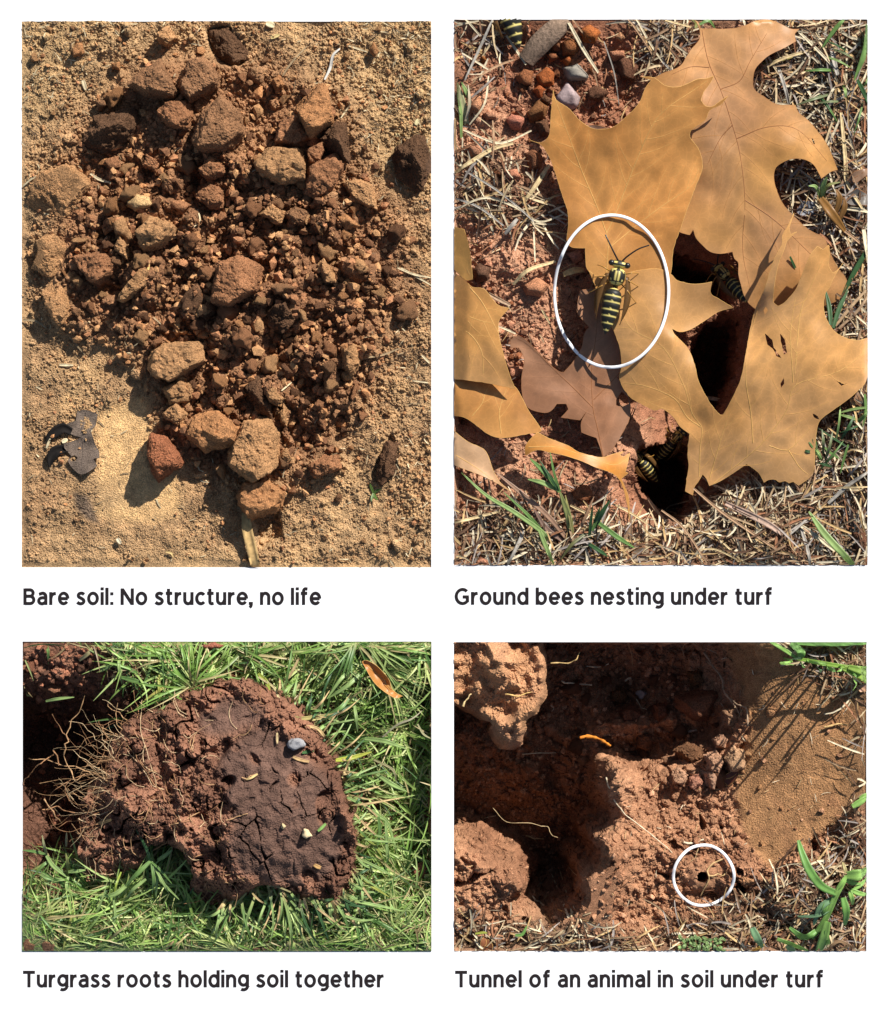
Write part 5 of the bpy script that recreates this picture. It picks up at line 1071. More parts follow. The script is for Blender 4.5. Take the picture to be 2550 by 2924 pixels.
big = [('e', [(300, 20), (200, 240), (95, 470)], 9, GST, 'long grey-white stalk slanting in the upper left corner'), ('e', [(100, 20), (210, 140)], 7, PALES, 'short pale straw in the top left corner'),
 ('e', [(400, 130), (470, 230), (545, 345)], 9, PALES, 'pale straw below the topmost wasp'), ('e', [(840, 20), (960, 230), (1075, 405)], 12, PALES, 'broad pale straw running down from the top edge to the stones'),
 ('e', [(880, 20), (960, 120), (1020, 180)], 5, BST, 'thin straw beside the broad pale one at the top'),
 ('e', [(145, 470), (330, 360), (455, 310)], 8, BST, 'brownish straw above the lone pink pebble'), ('e', [(20, 1140), (150, 1060), (300, 970), (450, 930)], 14, YEL, 'broad yellow straw at the left edge'),
 ('e', [(85, 830), (300, 920), (420, 910), (585, 830)], 8, PALES, 'bent straw pointing to the left spike of the big leaf'), ('e', [(715, 1080), (620, 1230), (520, 1370)], 15, YEL, 'tan straw leaning on the left edge of the big leaf'),
 ('e', [(1115, 180), (1190, 400), (1230, 630)], 4, GST, 'fine dark stem beside the grey stone'), ('e', [(450, 1960), (560, 1860), (760, 1790)], 13, YEL, 'tan straw pointing at the ring from the left'),
 ('e', [(270, 430), (240, 640), (130, 790)], 7, PALES, 'curved straw above the flat pink clod'), ('e', [(600, 1540), (610, 1800)], 6, PALES, 'upright thin straw left of the ring'),
 ('e', [(820, 1880), (900, 1850), (975, 1845)], 22, lin(226, 190, 130, .78), 'thick broken straw end inside the ring'), ('e', [(30, 1410), (250, 1330), (480, 1400), (640, 1500), (830, 1440)], 8, PALES, 'long wavy straw across the straw patch'),
 ('e', [(100, 1130), (300, 1260), (470, 1380), (600, 1500)], 7, GST, 'grey straw crossing the straw patch downward'), ('e', [(390, 1590), (440, 1530), (480, 1480)], 14, GST, 'short whitish broken stalk in the straw patch'),
 ('e', [(30, 1330), (200, 1400), (380, 1530)], 8, GST, 'grey straw low in the straw patch'), ('e', [(300, 760), (310, 900), (300, 1050)], 6, BST, 'upright straw crossing the bent one'),
 ('e', [(20, 1060), (70, 1080), (80, 880)], 6, PALES, 'kinked straw at the left edge'), ('e', [(1290, 20), (1420, 200), (1480, 300)], 6, BST, 'red-brown stem at the top between the leaves'), ('e', [(1350, 20), (1440, 180), (1541, 330)], 7, PALES, 'pale stem at the top between the leaves'),
 ('f', [(1000, 110), (1130, 240), (1340, 450)], 10, PALES, 'pale straw slanting down from the tip of the largest leaf'), ('f', [(680, 410), (900, 300), (1280, 200)], 11, YEL, 'yellow straw crossing under the top of the largest leaf'),
 ('f', [(1355, 160), (1352, 350), (1345, 540)], 7, PALES, 'upright white straw near the right edge'), ('f', [(850, 350), (900, 520), (940, 655)], 12, GST, 'grey straw in the notch of the largest leaf'),
 ('f', [(1310, 700), (1340, 1050), (1352, 1210), (1460, 1410)], 13, YEL, 'long tan straw running down right of the largest leaf'), ('f', [(1190, 670), (1280, 610), (1400, 540)], 9, GST, 'greenish straw right of the notch'),
 ('f', [(1240, 230), (1280, 430)], 16, GST, 'broad grey straw under the white one'), ('f', [(740, 340), (840, 320), (960, 285)], 14, lin(170, 160, 90, .7), 'green-yellow stem end by the upper notch'), ('f', [(0, 330), (80, 400)], 7, GST, 'grey straw left of the largest leaf base'), ('f', [(20, 30), (120, 60), (240, 85)], 6, YEL, 'straw behind the stalk of the largest leaf'), ('f', [(590, 20), (605, 75)], 8, PALES, 'white straw tip at the top edge'),
 ('f', [(1250, 1500), (1380, 1600), (1480, 1690)], 10, BST, 'brown stem below the green sprig'), ('f', [(1340, 1400), (1507, 1430)], 14, PALES, 'pale straw at the right edge beside the gap'), ('f', [(1470, 1560), (1507, 1800)], 16, PALES, 'white stalk at the right edge'),
 ('h', [(230, 1450), (430, 1620), (690, 1800), (830, 1900)], 10, BST, 'pinkish stem running from the leaf stalk to the lower right'), ('h', [(470, 1560), (750, 1700), (900, 1800)], 22, lin(196, 166, 146, .76), 'thick pale stalk below the forked leaf'),
 ('h', [(1010, 1720), (1130, 1800), (1270, 1910)], 15, PALES, 'white straw beside the light green blade'), ('h', [(1020, 1740), (1060, 1880), (1085, 2005)], 12, GST, 'grey straw dropping to the bottom edge'), ('h', [(1220, 1560), (1360, 1430), (1507, 1330)], 13, GST, 'grey stalk bundle right of the forked leaf'),
 ('h', [(1280, 1445), (1507, 1440)], 7, YEL, 'level straw at the right edge'), ('h', [(0, 1610), (160, 1740), (330, 2000)], 8, BST, 'brown stem curving to the bottom edge'), ('h', [(170, 1720), (165, 1830)], 12, PALES, 'short white stub below the nest hole'),
 ('h', [(300, 1430), (330, 1470), (340, 1520)], 10, YEL, 'yellow stalk end of the forked leaf'), ('h', [(390, 745), (510, 770)], 14, PALES, 'cut white straw sticking out of the dark gap'), ('h', [(350, 1750), (500, 1900), (600, 2000)], 6, YEL, 'yellow thread at the bottom'), ('h', [(270, 1900), (400, 1900), (580, 1990)], 6, YEL, 'curved yellow thread at the bottom'),
 ('h', [(920, 1800), (1010, 1720), (1100, 1640)], 8, GST, 'grey straw over the thick pale stalk'), ('h', [(1410, 180), (1507, 270)], 6, PALES, 'thin straw in the dark gap at the right edge'), ('h', [(1270, 260), (1380, 120), (1490, 0)], 11, lin(200, 168, 130, .75), 'tan stalk bundle right of the green stems'), ('h', [(1290, 280), (1420, 160), (1507, 40)], 10, lin(180, 150, 118, .75), 'second tan stalk of the bundle at the right edge'),
 ('g', [(500, 1740), (512, 1800), (410, 2010)], 13, GST, 'whitish bent blade at the bottom left'), ('g', [(18, 1700), (150, 1670), (350, 1620)], 10, YEL, 'tan straw above the bottom left thatch'), ('g', [(1460, 1520), (1520, 1610), (1580, 1680)], 10, BST, 'brown stick end at the edge of the nest hole'), ('g', [(870, 1575), (1000, 1640), (1100, 1690)], 9, YEL, 'yellow straw behind the small green tuft'), ('g', [(1150, 1550), (1300, 1620), (1440, 1710)], 8, YEL, 'tan straw right of the small green tuft'), ('g', [(340, 260), (400, 285), (470, 315)], 7, PALES, 'white straw tip on the edge of the left golden leaf'), ('g', [(660, 140), (720, 240)], 7, YEL, 'short straw in the dark red soil'), ('g', [(270, 20), (350, 70), (430, 110)], 14, lin(190, 160, 130, .75), 'stub of straw above the left golden leaf tip')]
for i, (c, pts, w, col, lab) in enumerate(big):
    q = cv(c, pts); zz = [float(b2.z(*p)) for p in q]; top = max(zz)
    blade(b2, 'straw', [(*p, max(z, top - .03) + .03 + (.008 if j % 2 else 0)) for j, (p, z) in enumerate(zip(q, zz))], w * .85, col, tip=.6, label=lab, cat='straw', group='straws by the oak leaves', mat=M_straw, fold=.6, n=5)

# ---- green blades
GR = lin(134, 172, 94, .68); GRL = lin(176, 204, 124, .7); GRD = lin(84, 124, 74, .6)
for c, pts, w, col, lab, zz in [('f', [(1500, 60), (1480, 250), (1400, 470)], 22, GR, 'green blade at the upper right corner', .05), ('f', [(1330, 20), (1250, 110), (1170, 230)], 15, GR, 'green blade slanting left of the corner blade', .04), ('f', [(1420, 470), (1470, 560), (1507, 640)], 16, GRD, 'dark green blade bending to the right edge', .04), ('f', [(1507, 1690), (1400, 1880), (1310, 2060)], 18, GRD, 'long dark green blade at the right edge beside the forked leaf', .03), ('h', [(1222, 260), (1215, 130), (1190, 0)], 17, GRD, 'left stem of the green pair in the fork notch', .05), ('h', [(1240, 280), (1290, 130), (1355, 0)], 17, GRD, 'right stem of the green pair in the fork notch', .05), ('h', [(1400, 2012), (1200, 1800), (1075, 1620)], 26, GRL, 'broad light green blade at the bottom right', .03), ('h', [(1340, 1140), (1250, 1080), (1150, 1010)], 8, GRD, 'thin green blade below the forked leaf edge', .02), ('h', [(1490, 860), (1400, 870), (1290, 900)], 10, GRL, 'pale green blade right of the forked leaf', .02), ('h', [(1360, 1130), (1330, 1240), (1310, 1340)], 9, GR, 'short green blade near the right edge', .02), ('h', [(1480, 760), (1490, 880), (1470, 1000)], 11, GR, 'upright green blade at the right edge', .02), ('h', [(1290, 1230), (1220, 1180), (1180, 1130)], 9, GR, 'small green blade under the forked leaf', .02), ('f', [(930, 1760), (965, 1830), (1000, 1890)], 9, GRD, 'green blade tip on the shaded lower part of the largest leaf', .035), ('f', [(240, 90), (250, 50), (215, 20)], 14, lin(150, 150, 70, .6), 'green-brown stalk of the largest leaf', .03), ('f', [(270, 60), (340, 30), (390, 80)], 12, GR, 'green blade beside the stalk of the largest leaf', .02)]:
    q = cv(c, pts)
    blade(b2, 'grass_sprig', [(*p, max(float(b2.z(*p)) + .02, zz - .01 * j)) for j, p in enumerate(q)], w * .8, col, tip=.2, label=lab, cat='grass', group='green blades by the oak leaves')
def tuft(bed, label, origin, blades, z0=0.0, name='grass_tuft'):
    t = empty(name, W(*origin, z0), label, 'grass tuft')
    for c, pts, w, col, zs in blades:
        blade(bed, 'blade', [(*p, z) for p, z in zip(cv(c, pts), zs)], w, col, parent=t, tip=.2, tipcol=np.array(col) * 1.15)
    return t
tuft(b2, 'green and straw-coloured grass tuft at the lower left of the leaf bed', cv('g', [(870, 1840)])[0], [
 ('g', [(700, 1830), (660, 1770), (450, 1620), (250, 1500), (70, 1335)], 13, GRL, (.0, .03, .05, .04, .03)), ('g', [(690, 1800), (560, 1650), (380, 1480)], 10, GR, (.01, .04, .05)),
 ('g', [(640, 1760), (690, 1880), (750, 2012)], 13, GRL, (.04, .035, .015)), ('g', [(880, 1800), (850, 1650), (785, 1470)], 19, lin(176, 182, 112, .62), (-.01, .03, .06)),
 ('g', [(785, 1475), (690, 1350), (570, 1235)], 17, GR, (.06, .08, .07)), ('g', [(775, 1465), (660, 1410), (555, 1385)], 14, GRL, (.06, .075, .06)), ('g', [(785, 1460), (740, 1330), (715, 1190)], 7, GR, (.065, .09, .09)), ('g', [(780, 1470), (720, 1380), (640, 1250)], 9, GRD, (.06, .085, .08)),
 ('g', [(865, 1845), (700, 1650), (500, 1480), (330, 1340)], 15, lin(196, 156, 126, .7), (-.01, .02, .03, .03)), ('g', [(820, 1840), (690, 1740), (600, 1600)], 14, lin(170, 138, 120, .7), (-.01, .01, .03)), ('g', [(890, 1800), (860, 1650), (830, 1500)], 9, lin(200, 190, 120, .7), (0, .03, .04)), ('g', [(900, 1810), (970, 1680), (1040, 1510)], 9, lin(190, 150, 116, .7), (0, .02, .03))])
tuft(b2, 'small dark green grass tuft right of the larger one', cv('g', [(1010, 1820)])[0], [
 ('g', [(1005, 1860), (1015, 1700), (1028, 1570)], 9, GRD, (-.01, .03, .06)), ('g', [(1040, 1740), (1090, 1640), (1150, 1540)], 15, GRD, (.01, .04, .06)), ('g', [(1070, 1700), (1200, 1800), (1335, 1885)], 15, GR, (.02, .04, .02)), ('g', [(1000, 1770), (880, 1860), (800, 1970)], 10, lin(130, 130, 80, .6), (.0, .02, .01)), ('g', [(995, 1850), (1070, 1900), (1145, 1950)], 12, GRD, (.0, .02, .01)), ('g', [(1030, 1760), (1060, 1660), (1080, 1590)], 11, GR, (.01, .03, .05))])
tuft(b2, 'pale green grass stem base at the upper left edge', cv('e', [(60, 760)])[0], [
 ('e', [(110, 780), (80, 640), (40, 480)], 20, lin(206, 204, 150, .72), (-.01, .01, .015)), ('e', [(70, 880), (65, 700), (40, 520)], 10, GRL, (-.01, .01, .012)), ('e', [(120, 590), (100, 540), (70, 480)], 12, GRL, (.01, .02, .02)), ('e', [(100, 760), (130, 640), (120, 500)], 9, PALES, (0, .02, .02))])
tuft(b2, 'green sprig with a dry brown bract in the gap of the largest leaf', cv('f', [(1180, 1330)])[0], [
 ('f', [(1180, 1320), (1170, 1250), (1195, 1185)], 16, GRL, (.0, .03, .05)), ('f', [(1160, 1320), (1120, 1250), (1065, 1245)], 10, GRL, (.0, .03, .04)), ('f', [(1180, 1320), (1210, 1240), (1300, 1215)], 9, lin(180, 180, 110, .65), (.0, .03, .03)), ('f', [(1160, 1330), (1240, 1450), (1360, 1590)], 26, lin(170, 122, 62, .7), (.01, .03, .0)), ('f', [(1260, 1450), (1290, 1340), (1265, 1270)], 17, lin(176, 128, 70, .7), (.02, .04, .04)), ('f', [(1300, 1480), (1330, 1400), (1330, 1330)], 16, lin(160, 116, 64, .7), (.02, .03, .03))])
gset = set(); MK2 = [(2470, 1180, 'right edge beside the forked leaf'), (2300, 1370, 'lower lobe of the forked leaf'), (2340, 1250, 'right side of the forked leaf'), (2440, 1330, 'level straw at the right edge'), (2330, 130, 'yellow straw at the top'), (2430, 120, 'upper right corner'), (2400, 260, 'upright white straw'), (2290, 1260, 'ragged leaf edge')]
for i in range(26):
    x, y = rs2.uniform(2260, 2470), rs2.uniform(1180, 1340)
    if i > 14: x, y = rs2.uniform(2330, 2470), rs2.uniform(70, 300)
    a = rs2.uniform(0, 6.28); L = rs2.uniform(40, 110)
    blade(b2, 'grass_sprig', [(x, y, .0), (x + L * .5 * math.cos(a), y + L * .5 * math.sin(a), .03), (x + L * math.cos(a), y + L * math.sin(a), .02)], rs2.uniform(5, 9), tuple(np.array([GR, GRL, GRD, lin(160, 170, 120, .6)][i % 4]) * rs2.uniform(.8, 1.1)), label=where_label(x, y, 16, (1, .45), MK2, 'green blade', gset).replace('brown', 'short').replace('smaller ', '').replace('red-', ''), cat='grass', group='short green blades in the straw')

# ---- wasps
BLK = np.array(lin(30, 30, 24)); YLW = np.array(lin(226, 206, 120, .8))
def wasp_body(bands=True, dim=1.0):
    """one continuous body along +Y (head at +Y), unit length 1"""
    prof = [(.50, .0), (.495, .05), (.485, .085), (.465, .115), (.44, .128), (.415, .12), (.40, .07), (.393, .05), (.386, .07), (.37, .105), (.34, .128), (.30, .138), (.26, .136), (.22, .125), (.19, .105), (.165, .07), (.15, .03), (.14, .022), (.13, .03), (.11, .075), (.08, .112), (.03, .138), (-.04, .148), (-.11, .146), (-.18, .138), (-.25, .124), (-.32, .104), (-.38, .08), (-.43, .05), (-.465, .022), (-.49, .006), (-.5, .0)]
    yy = np.array([p[0] for p in prof]); rr = np.array([p[1] for p in prof])
    s = np.linspace(0, 1, 130); t0 = np.linspace(0, 1, len(prof)); yv = np.interp(s, t0, yy); rv = np.interp(s, t0, rr)
    rv = np.convolve(np.pad(rv, 2, mode='edge'), [.1, .2, .4, .2, .1], 'valid'); rv[0] = rv[-1] = 0.0005
    ns = 32; V, C = [], []
    for y, r in zip(yv, rv):
        for k in range(ns):
            a = 2 * math.pi * k / ns; x, z = math.cos(a), math.sin(a)
            head = y > .393; wx = 1.12 if head else 1.0; wz = .8 if head else (.95 if y > .14 else .85)
            seg = 1.0
            if y < .13: seg = 1 + .035 * math.cos((y + .02) / .088 * 2 * math.pi)
            dz = -.02 * (y < .13) * min(1, (.13 - y) * 3)
            V.append((r * x * wx * seg * .84, y, r * z * wz * seg * .9 + dz))
            c = BLK
            if head:
                if y < .42 and z > .1: c = YLW
                elif .445 < y < .475 and abs(x) > .25 and z > 0: c = YLW
                elif z < .1 and abs(x) < .8: c = YLW
            elif y > .14:
                if z > .15:
                    for cx in (.22, .62):
                        if abs(abs(x) * r / .138 - cx) < .05 and y > .22: c = YLW
                    if y > .355 and abs(x) > .3: c = YLW
                    if .165 < y < .20 and abs(x) > .18 and abs(x) < .85: c = YLW
                    if abs(x) > .93: c = YLW
            elif bands:
                ph = ((.105 - y) % .092) / .092
                wob = .05 * math.cos(2 * a)
                if ph > .82 + wob*.5 - (.14 if abs(x) < .12 and z > 0 else 0) and y > -.46: c = YLW
            C.append(c)
    F = [(i * ns + k, i * ns + (k + 1) % ns, (i + 1) * ns + (k + 1) % ns, (i + 1) * ns + k) for i in range(len(yv) - 1) for k in range(ns)]
    return make_mesh('body', np.array(V), np.array(F)[:, ::-1], M_insect, np.array(C) * dim)
def quick_tube(name, pts, r0, r1, mat=None):
    P = np.array(spline(pts, 5)); v, f = tube_mesh(P, np.linspace(r0, r1, len(P)), None, 6)
    return make_mesh(name, v, f, mat or M_dark)
def sph(name, c, rx, ry, rz):
    D, F = ICO[3]; return make_mesh(name, D * np.array([rx, ry, rz]) + np.array(c), F, M_dark)
WB = wasp_body()
parts = [('body', WB, None)]
for s in (-1, 1):
    parts.append(('eye', sph('eye', (s * .105, .445, .035), .042, .04, .05), lin(24, 22, 18)))
    parts.append(('antenna', quick_tube('antenna', [(s * .03, .49, .05), (s * .08, .56, .09), (s * .20, .68, .10), (s * .33, .76, .09)] if s > 0 else [(s * .03, .49, .05), (s * .10, .57, .09), (s * .20, .70, .10), (s * .26, .78, .09)], .012, .009), lin(26, 20, 16)))
    for y0, y1, ln in ((.33, .39, .28), (.27, .22, .31), (.20, .0, .33)):
        parts.append(('leg', quick_tube('leg', [(s * .08, y0, -.05), (s * .17, y0 + (y1 - y0) * .4, .05), (s * ln * .8, y0 + (y1 - y0) * .8, -.03), (s * ln, y1, -.13)], .010, .005), lin(190, 140, 66, .7)))
    # folded wing along the side of the abdomen
    ys_ = np.linspace(.30, -.34, 14); wv = []
    for j, y in enumerate(ys_):
        t_ = j / 13; wd = .075 * math.sin(math.pi * min(1, .12 + t_ * .95)) + .008
        cx = s * (.125 + .05 * math.sin(t_ * 2.4)); wv += [(cx - s * wd * .25, y, .075 - .03 * t_), (cx + s * wd * .8, y, .03 - .03 * t_)]
    wf = [(2 * j, 2 * j + 1, 2 * j + 3, 2 * j + 2) for j in range(13)]
    parts.append(('wing', make_mesh('wing', np.array(wv), np.array(wf), M_wing), lin(150, 110, 64, .6)))
def wasp(label, px, py, z, L, head_deg, pitch=0, roll=0, cut=None):
    t = empty('wasp', W(px, py, z), label, 'wasp', 'wasps on and under the leaves')
    t.rotation_euler = (math.radians(pitch), math.radians(roll), math.radians(head_deg)); t.scale = (L, L, L)
    for nm, me, col in parts:
        if cut is not None:                      # the bed ends here: keep what lies inside it
            bpy.context.view_layer.update()
            wm = t.matrix_basis
            ok = [p.index for p in me.polygons if all((wm @ me.vertices[i].co).y < cut for i in p.vertices)]
            if not ok: continue
            vs_ = np.array([tuple(v.co) for v in me.vertices]); fs_ = np.array([tuple(me.polygons[i].vertices) for i in ok])
            ca = None
            if 'Col' in me.color_attributes:
                ca = np.zeros(len(vs_) * 4, np.float32); me.color_attributes['Col'].data.foreach_get('color', ca); ca = ca.reshape(-1, 4)[:, :3]
            me = make_mesh(nm, vs_, fs_, me.materials[0], ca)
        o = link(nm, me, (0, 0, 0), t)
        if col: o.color = (*col, 1)
        if nm == 'wing':
            so = o.modifiers.new('thickness', 'SOLIDIFY'); so.thickness = .004
    return t
wasp('black and yellow striped wasp inside the white oval ring', 1744, 856, .064 + .034, .215, -11.5, 0, 0)
wasp('wasp cut by the top edge, only its striped abdomen showing', 1445, 16, .01, .26, 18, 0, 10, cut=W(0, 56)[1])
wasp('wasp clinging head up to the edge of the dark gap under the largest leaf', 2098, 806, -.07, .17, 28, -35, 15)
wasp('wasp in the nest hole under the forked leaf, upper of the two', 1930, 1266, -.26, .14, -40, 30, 0)
wasp('wasp in the nest hole under the curled leaf strip, lower of the two', 1856, 1326, -.24, .14, 40, 20, 0)

# ---- white marker rings lying on leaf and soil
def surf2(px, py):
    z = float(b2.z(px, py)) + .01
    for poly, zf in ((outB, zB), (outE, zE), (outA, zA), (outC, zC)):
        if inpoly(np.array([px]), np.array([py]), poly)[0]: z = max(z, float(zf(np.array([px]), np.array([py]))[0]))
    return z
def ring(bed, cx, cy, a, b, w, surf, label, lift=.005, sm=9, wide=3):
    n = 120; q = [(cx + a * math.cos(2 * math.pi * k / n), cy - b * math.sin(2 * math.pi * k / n)) for k in range(n)]
    z = np.array([surf(*p) for p in q])
    zm = np.max([np.roll(z, k) for k in range(-wide, wide + 1)], axis=0)
    ker = np.ones(sm) / sm; zs = np.convolve(np.concatenate([zm[-sm:], zm, zm[:sm]]), ker, 'same')[sm:-sm]
    z = np.maximum(zs, zm - .004) + lift
    P = np.array([W(p[0], p[1], zz) for p, zz in zip(q, z)])
    loc = np.array(W(cx, cy, float(z.min())))
    v, f = tube_mesh(P, w / 2000, None, 10, closed=True, flat=.45)
    o = link('marker_ring', make_mesh('marker_ring', v - loc, f, M_ring), tuple(loc)); props(o, label, 'ring', 'white marker rings')
ring(b2, 1744, 835, 160, 216, 9.0, surf2, 'white oval marker ring around the wasp on the oak leaf', lift=.004, sm=15, wide=5)

# ================================================================== BED 3: turf sod with its roots
S3 = np.array(lin(164, 117, 92, .72)); S3D = np.array(lin(118, 83, 66, .72)); FACE = np.array(lin(112, 86, 74, .72))
b3 = Bed(3, 2.8, 72); PX, PY = b3.PX, b3.PY
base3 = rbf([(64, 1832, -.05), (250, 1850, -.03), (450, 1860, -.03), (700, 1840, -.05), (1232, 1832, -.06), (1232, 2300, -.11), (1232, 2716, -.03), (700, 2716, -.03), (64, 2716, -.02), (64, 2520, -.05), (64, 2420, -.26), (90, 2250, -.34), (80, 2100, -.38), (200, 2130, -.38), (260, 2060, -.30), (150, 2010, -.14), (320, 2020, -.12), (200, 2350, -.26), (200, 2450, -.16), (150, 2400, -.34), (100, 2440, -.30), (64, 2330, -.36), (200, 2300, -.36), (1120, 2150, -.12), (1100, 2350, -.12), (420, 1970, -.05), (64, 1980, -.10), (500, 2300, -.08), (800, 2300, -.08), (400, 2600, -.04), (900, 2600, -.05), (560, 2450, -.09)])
H = base3(PX, PY); hole3 = ss(-.11, -.2, H)
H += .012 * gnoise(PX.shape, 9) + .006 * gnoise(PX.shape, 4)
c1, v1 = crumbs(PX, PY, 13, 31, .9, .2, .6, 1.3); c2, v2 = crumbs(PX, PY, 34, 32, .6, .2, .55, 1.2)
H += np.maximum(c1, c2) + .0012 * R.randn(*PX.shape); b3.H = H
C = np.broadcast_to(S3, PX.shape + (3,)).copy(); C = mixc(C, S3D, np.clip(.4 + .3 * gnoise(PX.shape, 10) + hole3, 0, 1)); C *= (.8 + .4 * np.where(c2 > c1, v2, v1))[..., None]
b3.C = np.clip(C, .01, .8)
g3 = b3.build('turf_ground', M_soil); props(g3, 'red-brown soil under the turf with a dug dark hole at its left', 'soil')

# ---- the sod lying on its side
sod_poly = cv('z', [(162, 1640), (175, 1575), (212, 1545), (222, 1480), (262, 1432), (300, 1425), (335, 1418), (362, 1385), (420, 1367), (500, 1358), (560, 1385), (612, 1420), (650, 1470), (680, 1530), (702, 1600), (716, 1680), (716, 1745), (692, 1800), (640, 1808), (572, 1790), (520, 1772), (480, 1812), (430, 1818), (385, 1795), (388, 1740), (365, 1702), (330, 1692), (302, 1702), (296, 1740), (235, 1764), (172, 1764), (160, 1700)])
face_poly = cv('z', [(448, 1505), (500, 1462), (540, 1445), (600, 1490), (650, 1545), (688, 1600), (698, 1680), (672, 1745), (612, 1775), (545, 1765), (492, 1742), (462, 1705), (472, 1640), (450, 1565)])
face2_poly = cv('z', [(400, 1430), (440, 1400), (500, 1395), (540, 1425), (500, 1455), (450, 1470), (410, 1470)])
sx, sy = np.meshgrid(np.arange(225, 1030, 2.5), np.arange(1925, 2592, 2.5))
warp = 9 * vn2(sx, sy, 26, 3) + 6 * vn2(sx, sy, 11, 13); warp2 = 9 * vn2(sx, sy, 26, 4) + 6 * vn2(sx, sy, 11, 14)
ins = inpoly(sx + warp, sy + warp2, sod_poly)
m = ins.astype(float); soft = gblur(m, 12); wide = gblur(m, 30)
facem = gblur(inpoly(sx + warp * .7, sy + warp2 * .7, face_poly).astype(float), 4); face2 = gblur(inpoly(sx + warp, sy + warp2, face2_poly).astype(float), 4)
fm = np.clip(facem + face2, 0, 1) * (1 - .85 * ss(.55, 1.15, gnoise(sx.shape, 8) + .7 * ss(900, 1000, sx)))
g = rbf([(230, 2330, .03), (230, 2480, .03), (300, 2150, .06), (400, 2050, .07), (540, 1970, .06), (720, 1935, .05), (870, 2000, .07), (960, 2160, .08), (1015, 2380, .07), (1000, 2550, .05), (800, 2540, .07), (620, 2570, .05), (700, 2300, .15), (850, 2350, .14), (600, 2200, .13), (450, 2300, .11), (450, 2150, .10), (420, 2450, .06), (700, 2450, .13), (680, 2080, .10)])
top = g(sx, sy)
SH = top * ss(.35, .85, soft) + .016 * gnoise(sx.shape, 12) * (1 - fm) + .009 * gnoise(sx.shape, 4.5) * (1 - .85 * fm) + .0014 * R.randn(*sx.shape) * (1 - .5 * fm)
cav = ss(.3, .0, np.abs(gnoise(sx.shape, 6))) * ss(.2, 1.1, gnoise(sx.shape, 7)) * (1 - fm) * ss(.5, .9, wide); SH -= .05 * cav; cav2 = ss(1.0, 1.6, gnoise(sx.shape, 3)) * (1 - .7 * fm); SH -= .014 * cav2
k1, w1 = crumbs(sx, sy, 10, 41, .95, .25, .6, 1.8, lambda x, y: 1.0); k2, w2 = crumbs(sx, sy, 22, 42, .8, .2, .55, 1.5)
edgeR = ss(850, 960, sx) * (1 - fm)
SH += np.maximum(k1 * .8, k2) * (1 - .93 * fm)
# cracks in the smooth face: boundaries of irregular plates
ci_x, ci_y = sx + 14 * vn2(sx, sy, 35, 8), sy + 14 * vn2(sx, sy, 35, 9)
best = np.full(sx.shape, 1e9); sec = np.full(sx.shape, 1e9)
rs3 = np.random.RandomState(3); cells = np.stack([rs3.uniform(600, 1030, 30), rs3.uniform(1980, 2560, 30)], 1)
for cx, cy in cells:
    d = np.hypot(ci_x - cx, ci_y - cy); sec = np.minimum(sec, np.maximum(best, d)); best = np.minimum(best, d)
crk = (sec - best); wdt = 3 + 7 * np.clip(vn2(sx, sy, 60, 10), 0, 1)
crack = (1 - ss(0, 1, crk / wdt)) * ss(.0, .4, vn2(sx, sy, 60, 11)) * fm
SH -= .03 * crack; SH += .0035 * gnoise(sx.shape, 12) * fm + .0025 * gnoise(sx.shape, 3) * fm
SH -= .05 * gblur(inpoly(sx, sy, cv('z', [(428, 1500), (462, 1475), (470, 1490), (440, 1530)])).astype(float), 2)
SC = np.broadcast_to(S3, sx.shape + (3,)).copy(); SC = mixc(SC, S3D, np.clip(.35 + .3 * gnoise(sx.shape, 12) + .6 * edgeR, 0, 1))
SC = mixc(SC, FACE, fm * .95); SC *= (.82 + .36 * np.where(fm > .5, .5 + .15 * gnoise(sx.shape, 6), np.where(k2 > k1, w2, w1)))[..., None]
cellm = ins[:-1, :-1] & ins[1:, :-1] & ins[:-1, 1:] & ins[1:, 1:]
border = ins & ~(np.roll(ins, 1, 0) & np.roll(ins, -1, 0) & np.roll(ins, 1, 1) & np.roll(ins, -1, 1))
zb = b3.z(sx, sy)
SZ = np.where(border, np.minimum(zb - .02, -.06), np.maximum(SH, -.05))
ii = np.arange(sx.size).reshape(sx.shape)
F = np.stack([ii[1:, :-1], ii[1:, 1:], ii[:-1, 1:], ii[:-1, :-1]], -1)[cellm]
used = np.unique(F); rem = np.zeros(sx.size, int); rem[used] = np.arange(len(used))
SV = np.stack([(sx - 1275) / 1000, (1462 - sy) / 1000, SZ], -1).reshape(-1, 3)[used]
sod_loc = np.array(W(650, 2300, -.06))
sod = empty('turf_sod', tuple(sod_loc), 'overturned turf sod, crumbly red root ball with a smooth dark cut face', 'sod')
M_face = earth_mat('sod_soil', 'attr', scale=200, contrast=.4, bump=.7, dist=.005)
link('soil_ball', make_mesh('soil_ball', SV - sod_loc, rem[F], M_face, np.clip(SC.reshape(-1, 3)[used], .01, .8), smooth=False), (0, 0, 0), sod)
def sodz(px, py):
    i = int(np.clip(round((px - 225) / 2.5), 0, sx.shape[1] - 1)); j = int(np.clip(round((py - 1925) / 2.5), 0, sx.shape[0] - 1))
    return float(SZ[j, i]) if ins[j, i] else float(b3.z(px, py))
ROOT = [lin(200, 158, 114, .74), lin(176, 130, 92, .74), lin(220, 190, 148, .76)]
def surfz(px, py): return sodz(px, py)
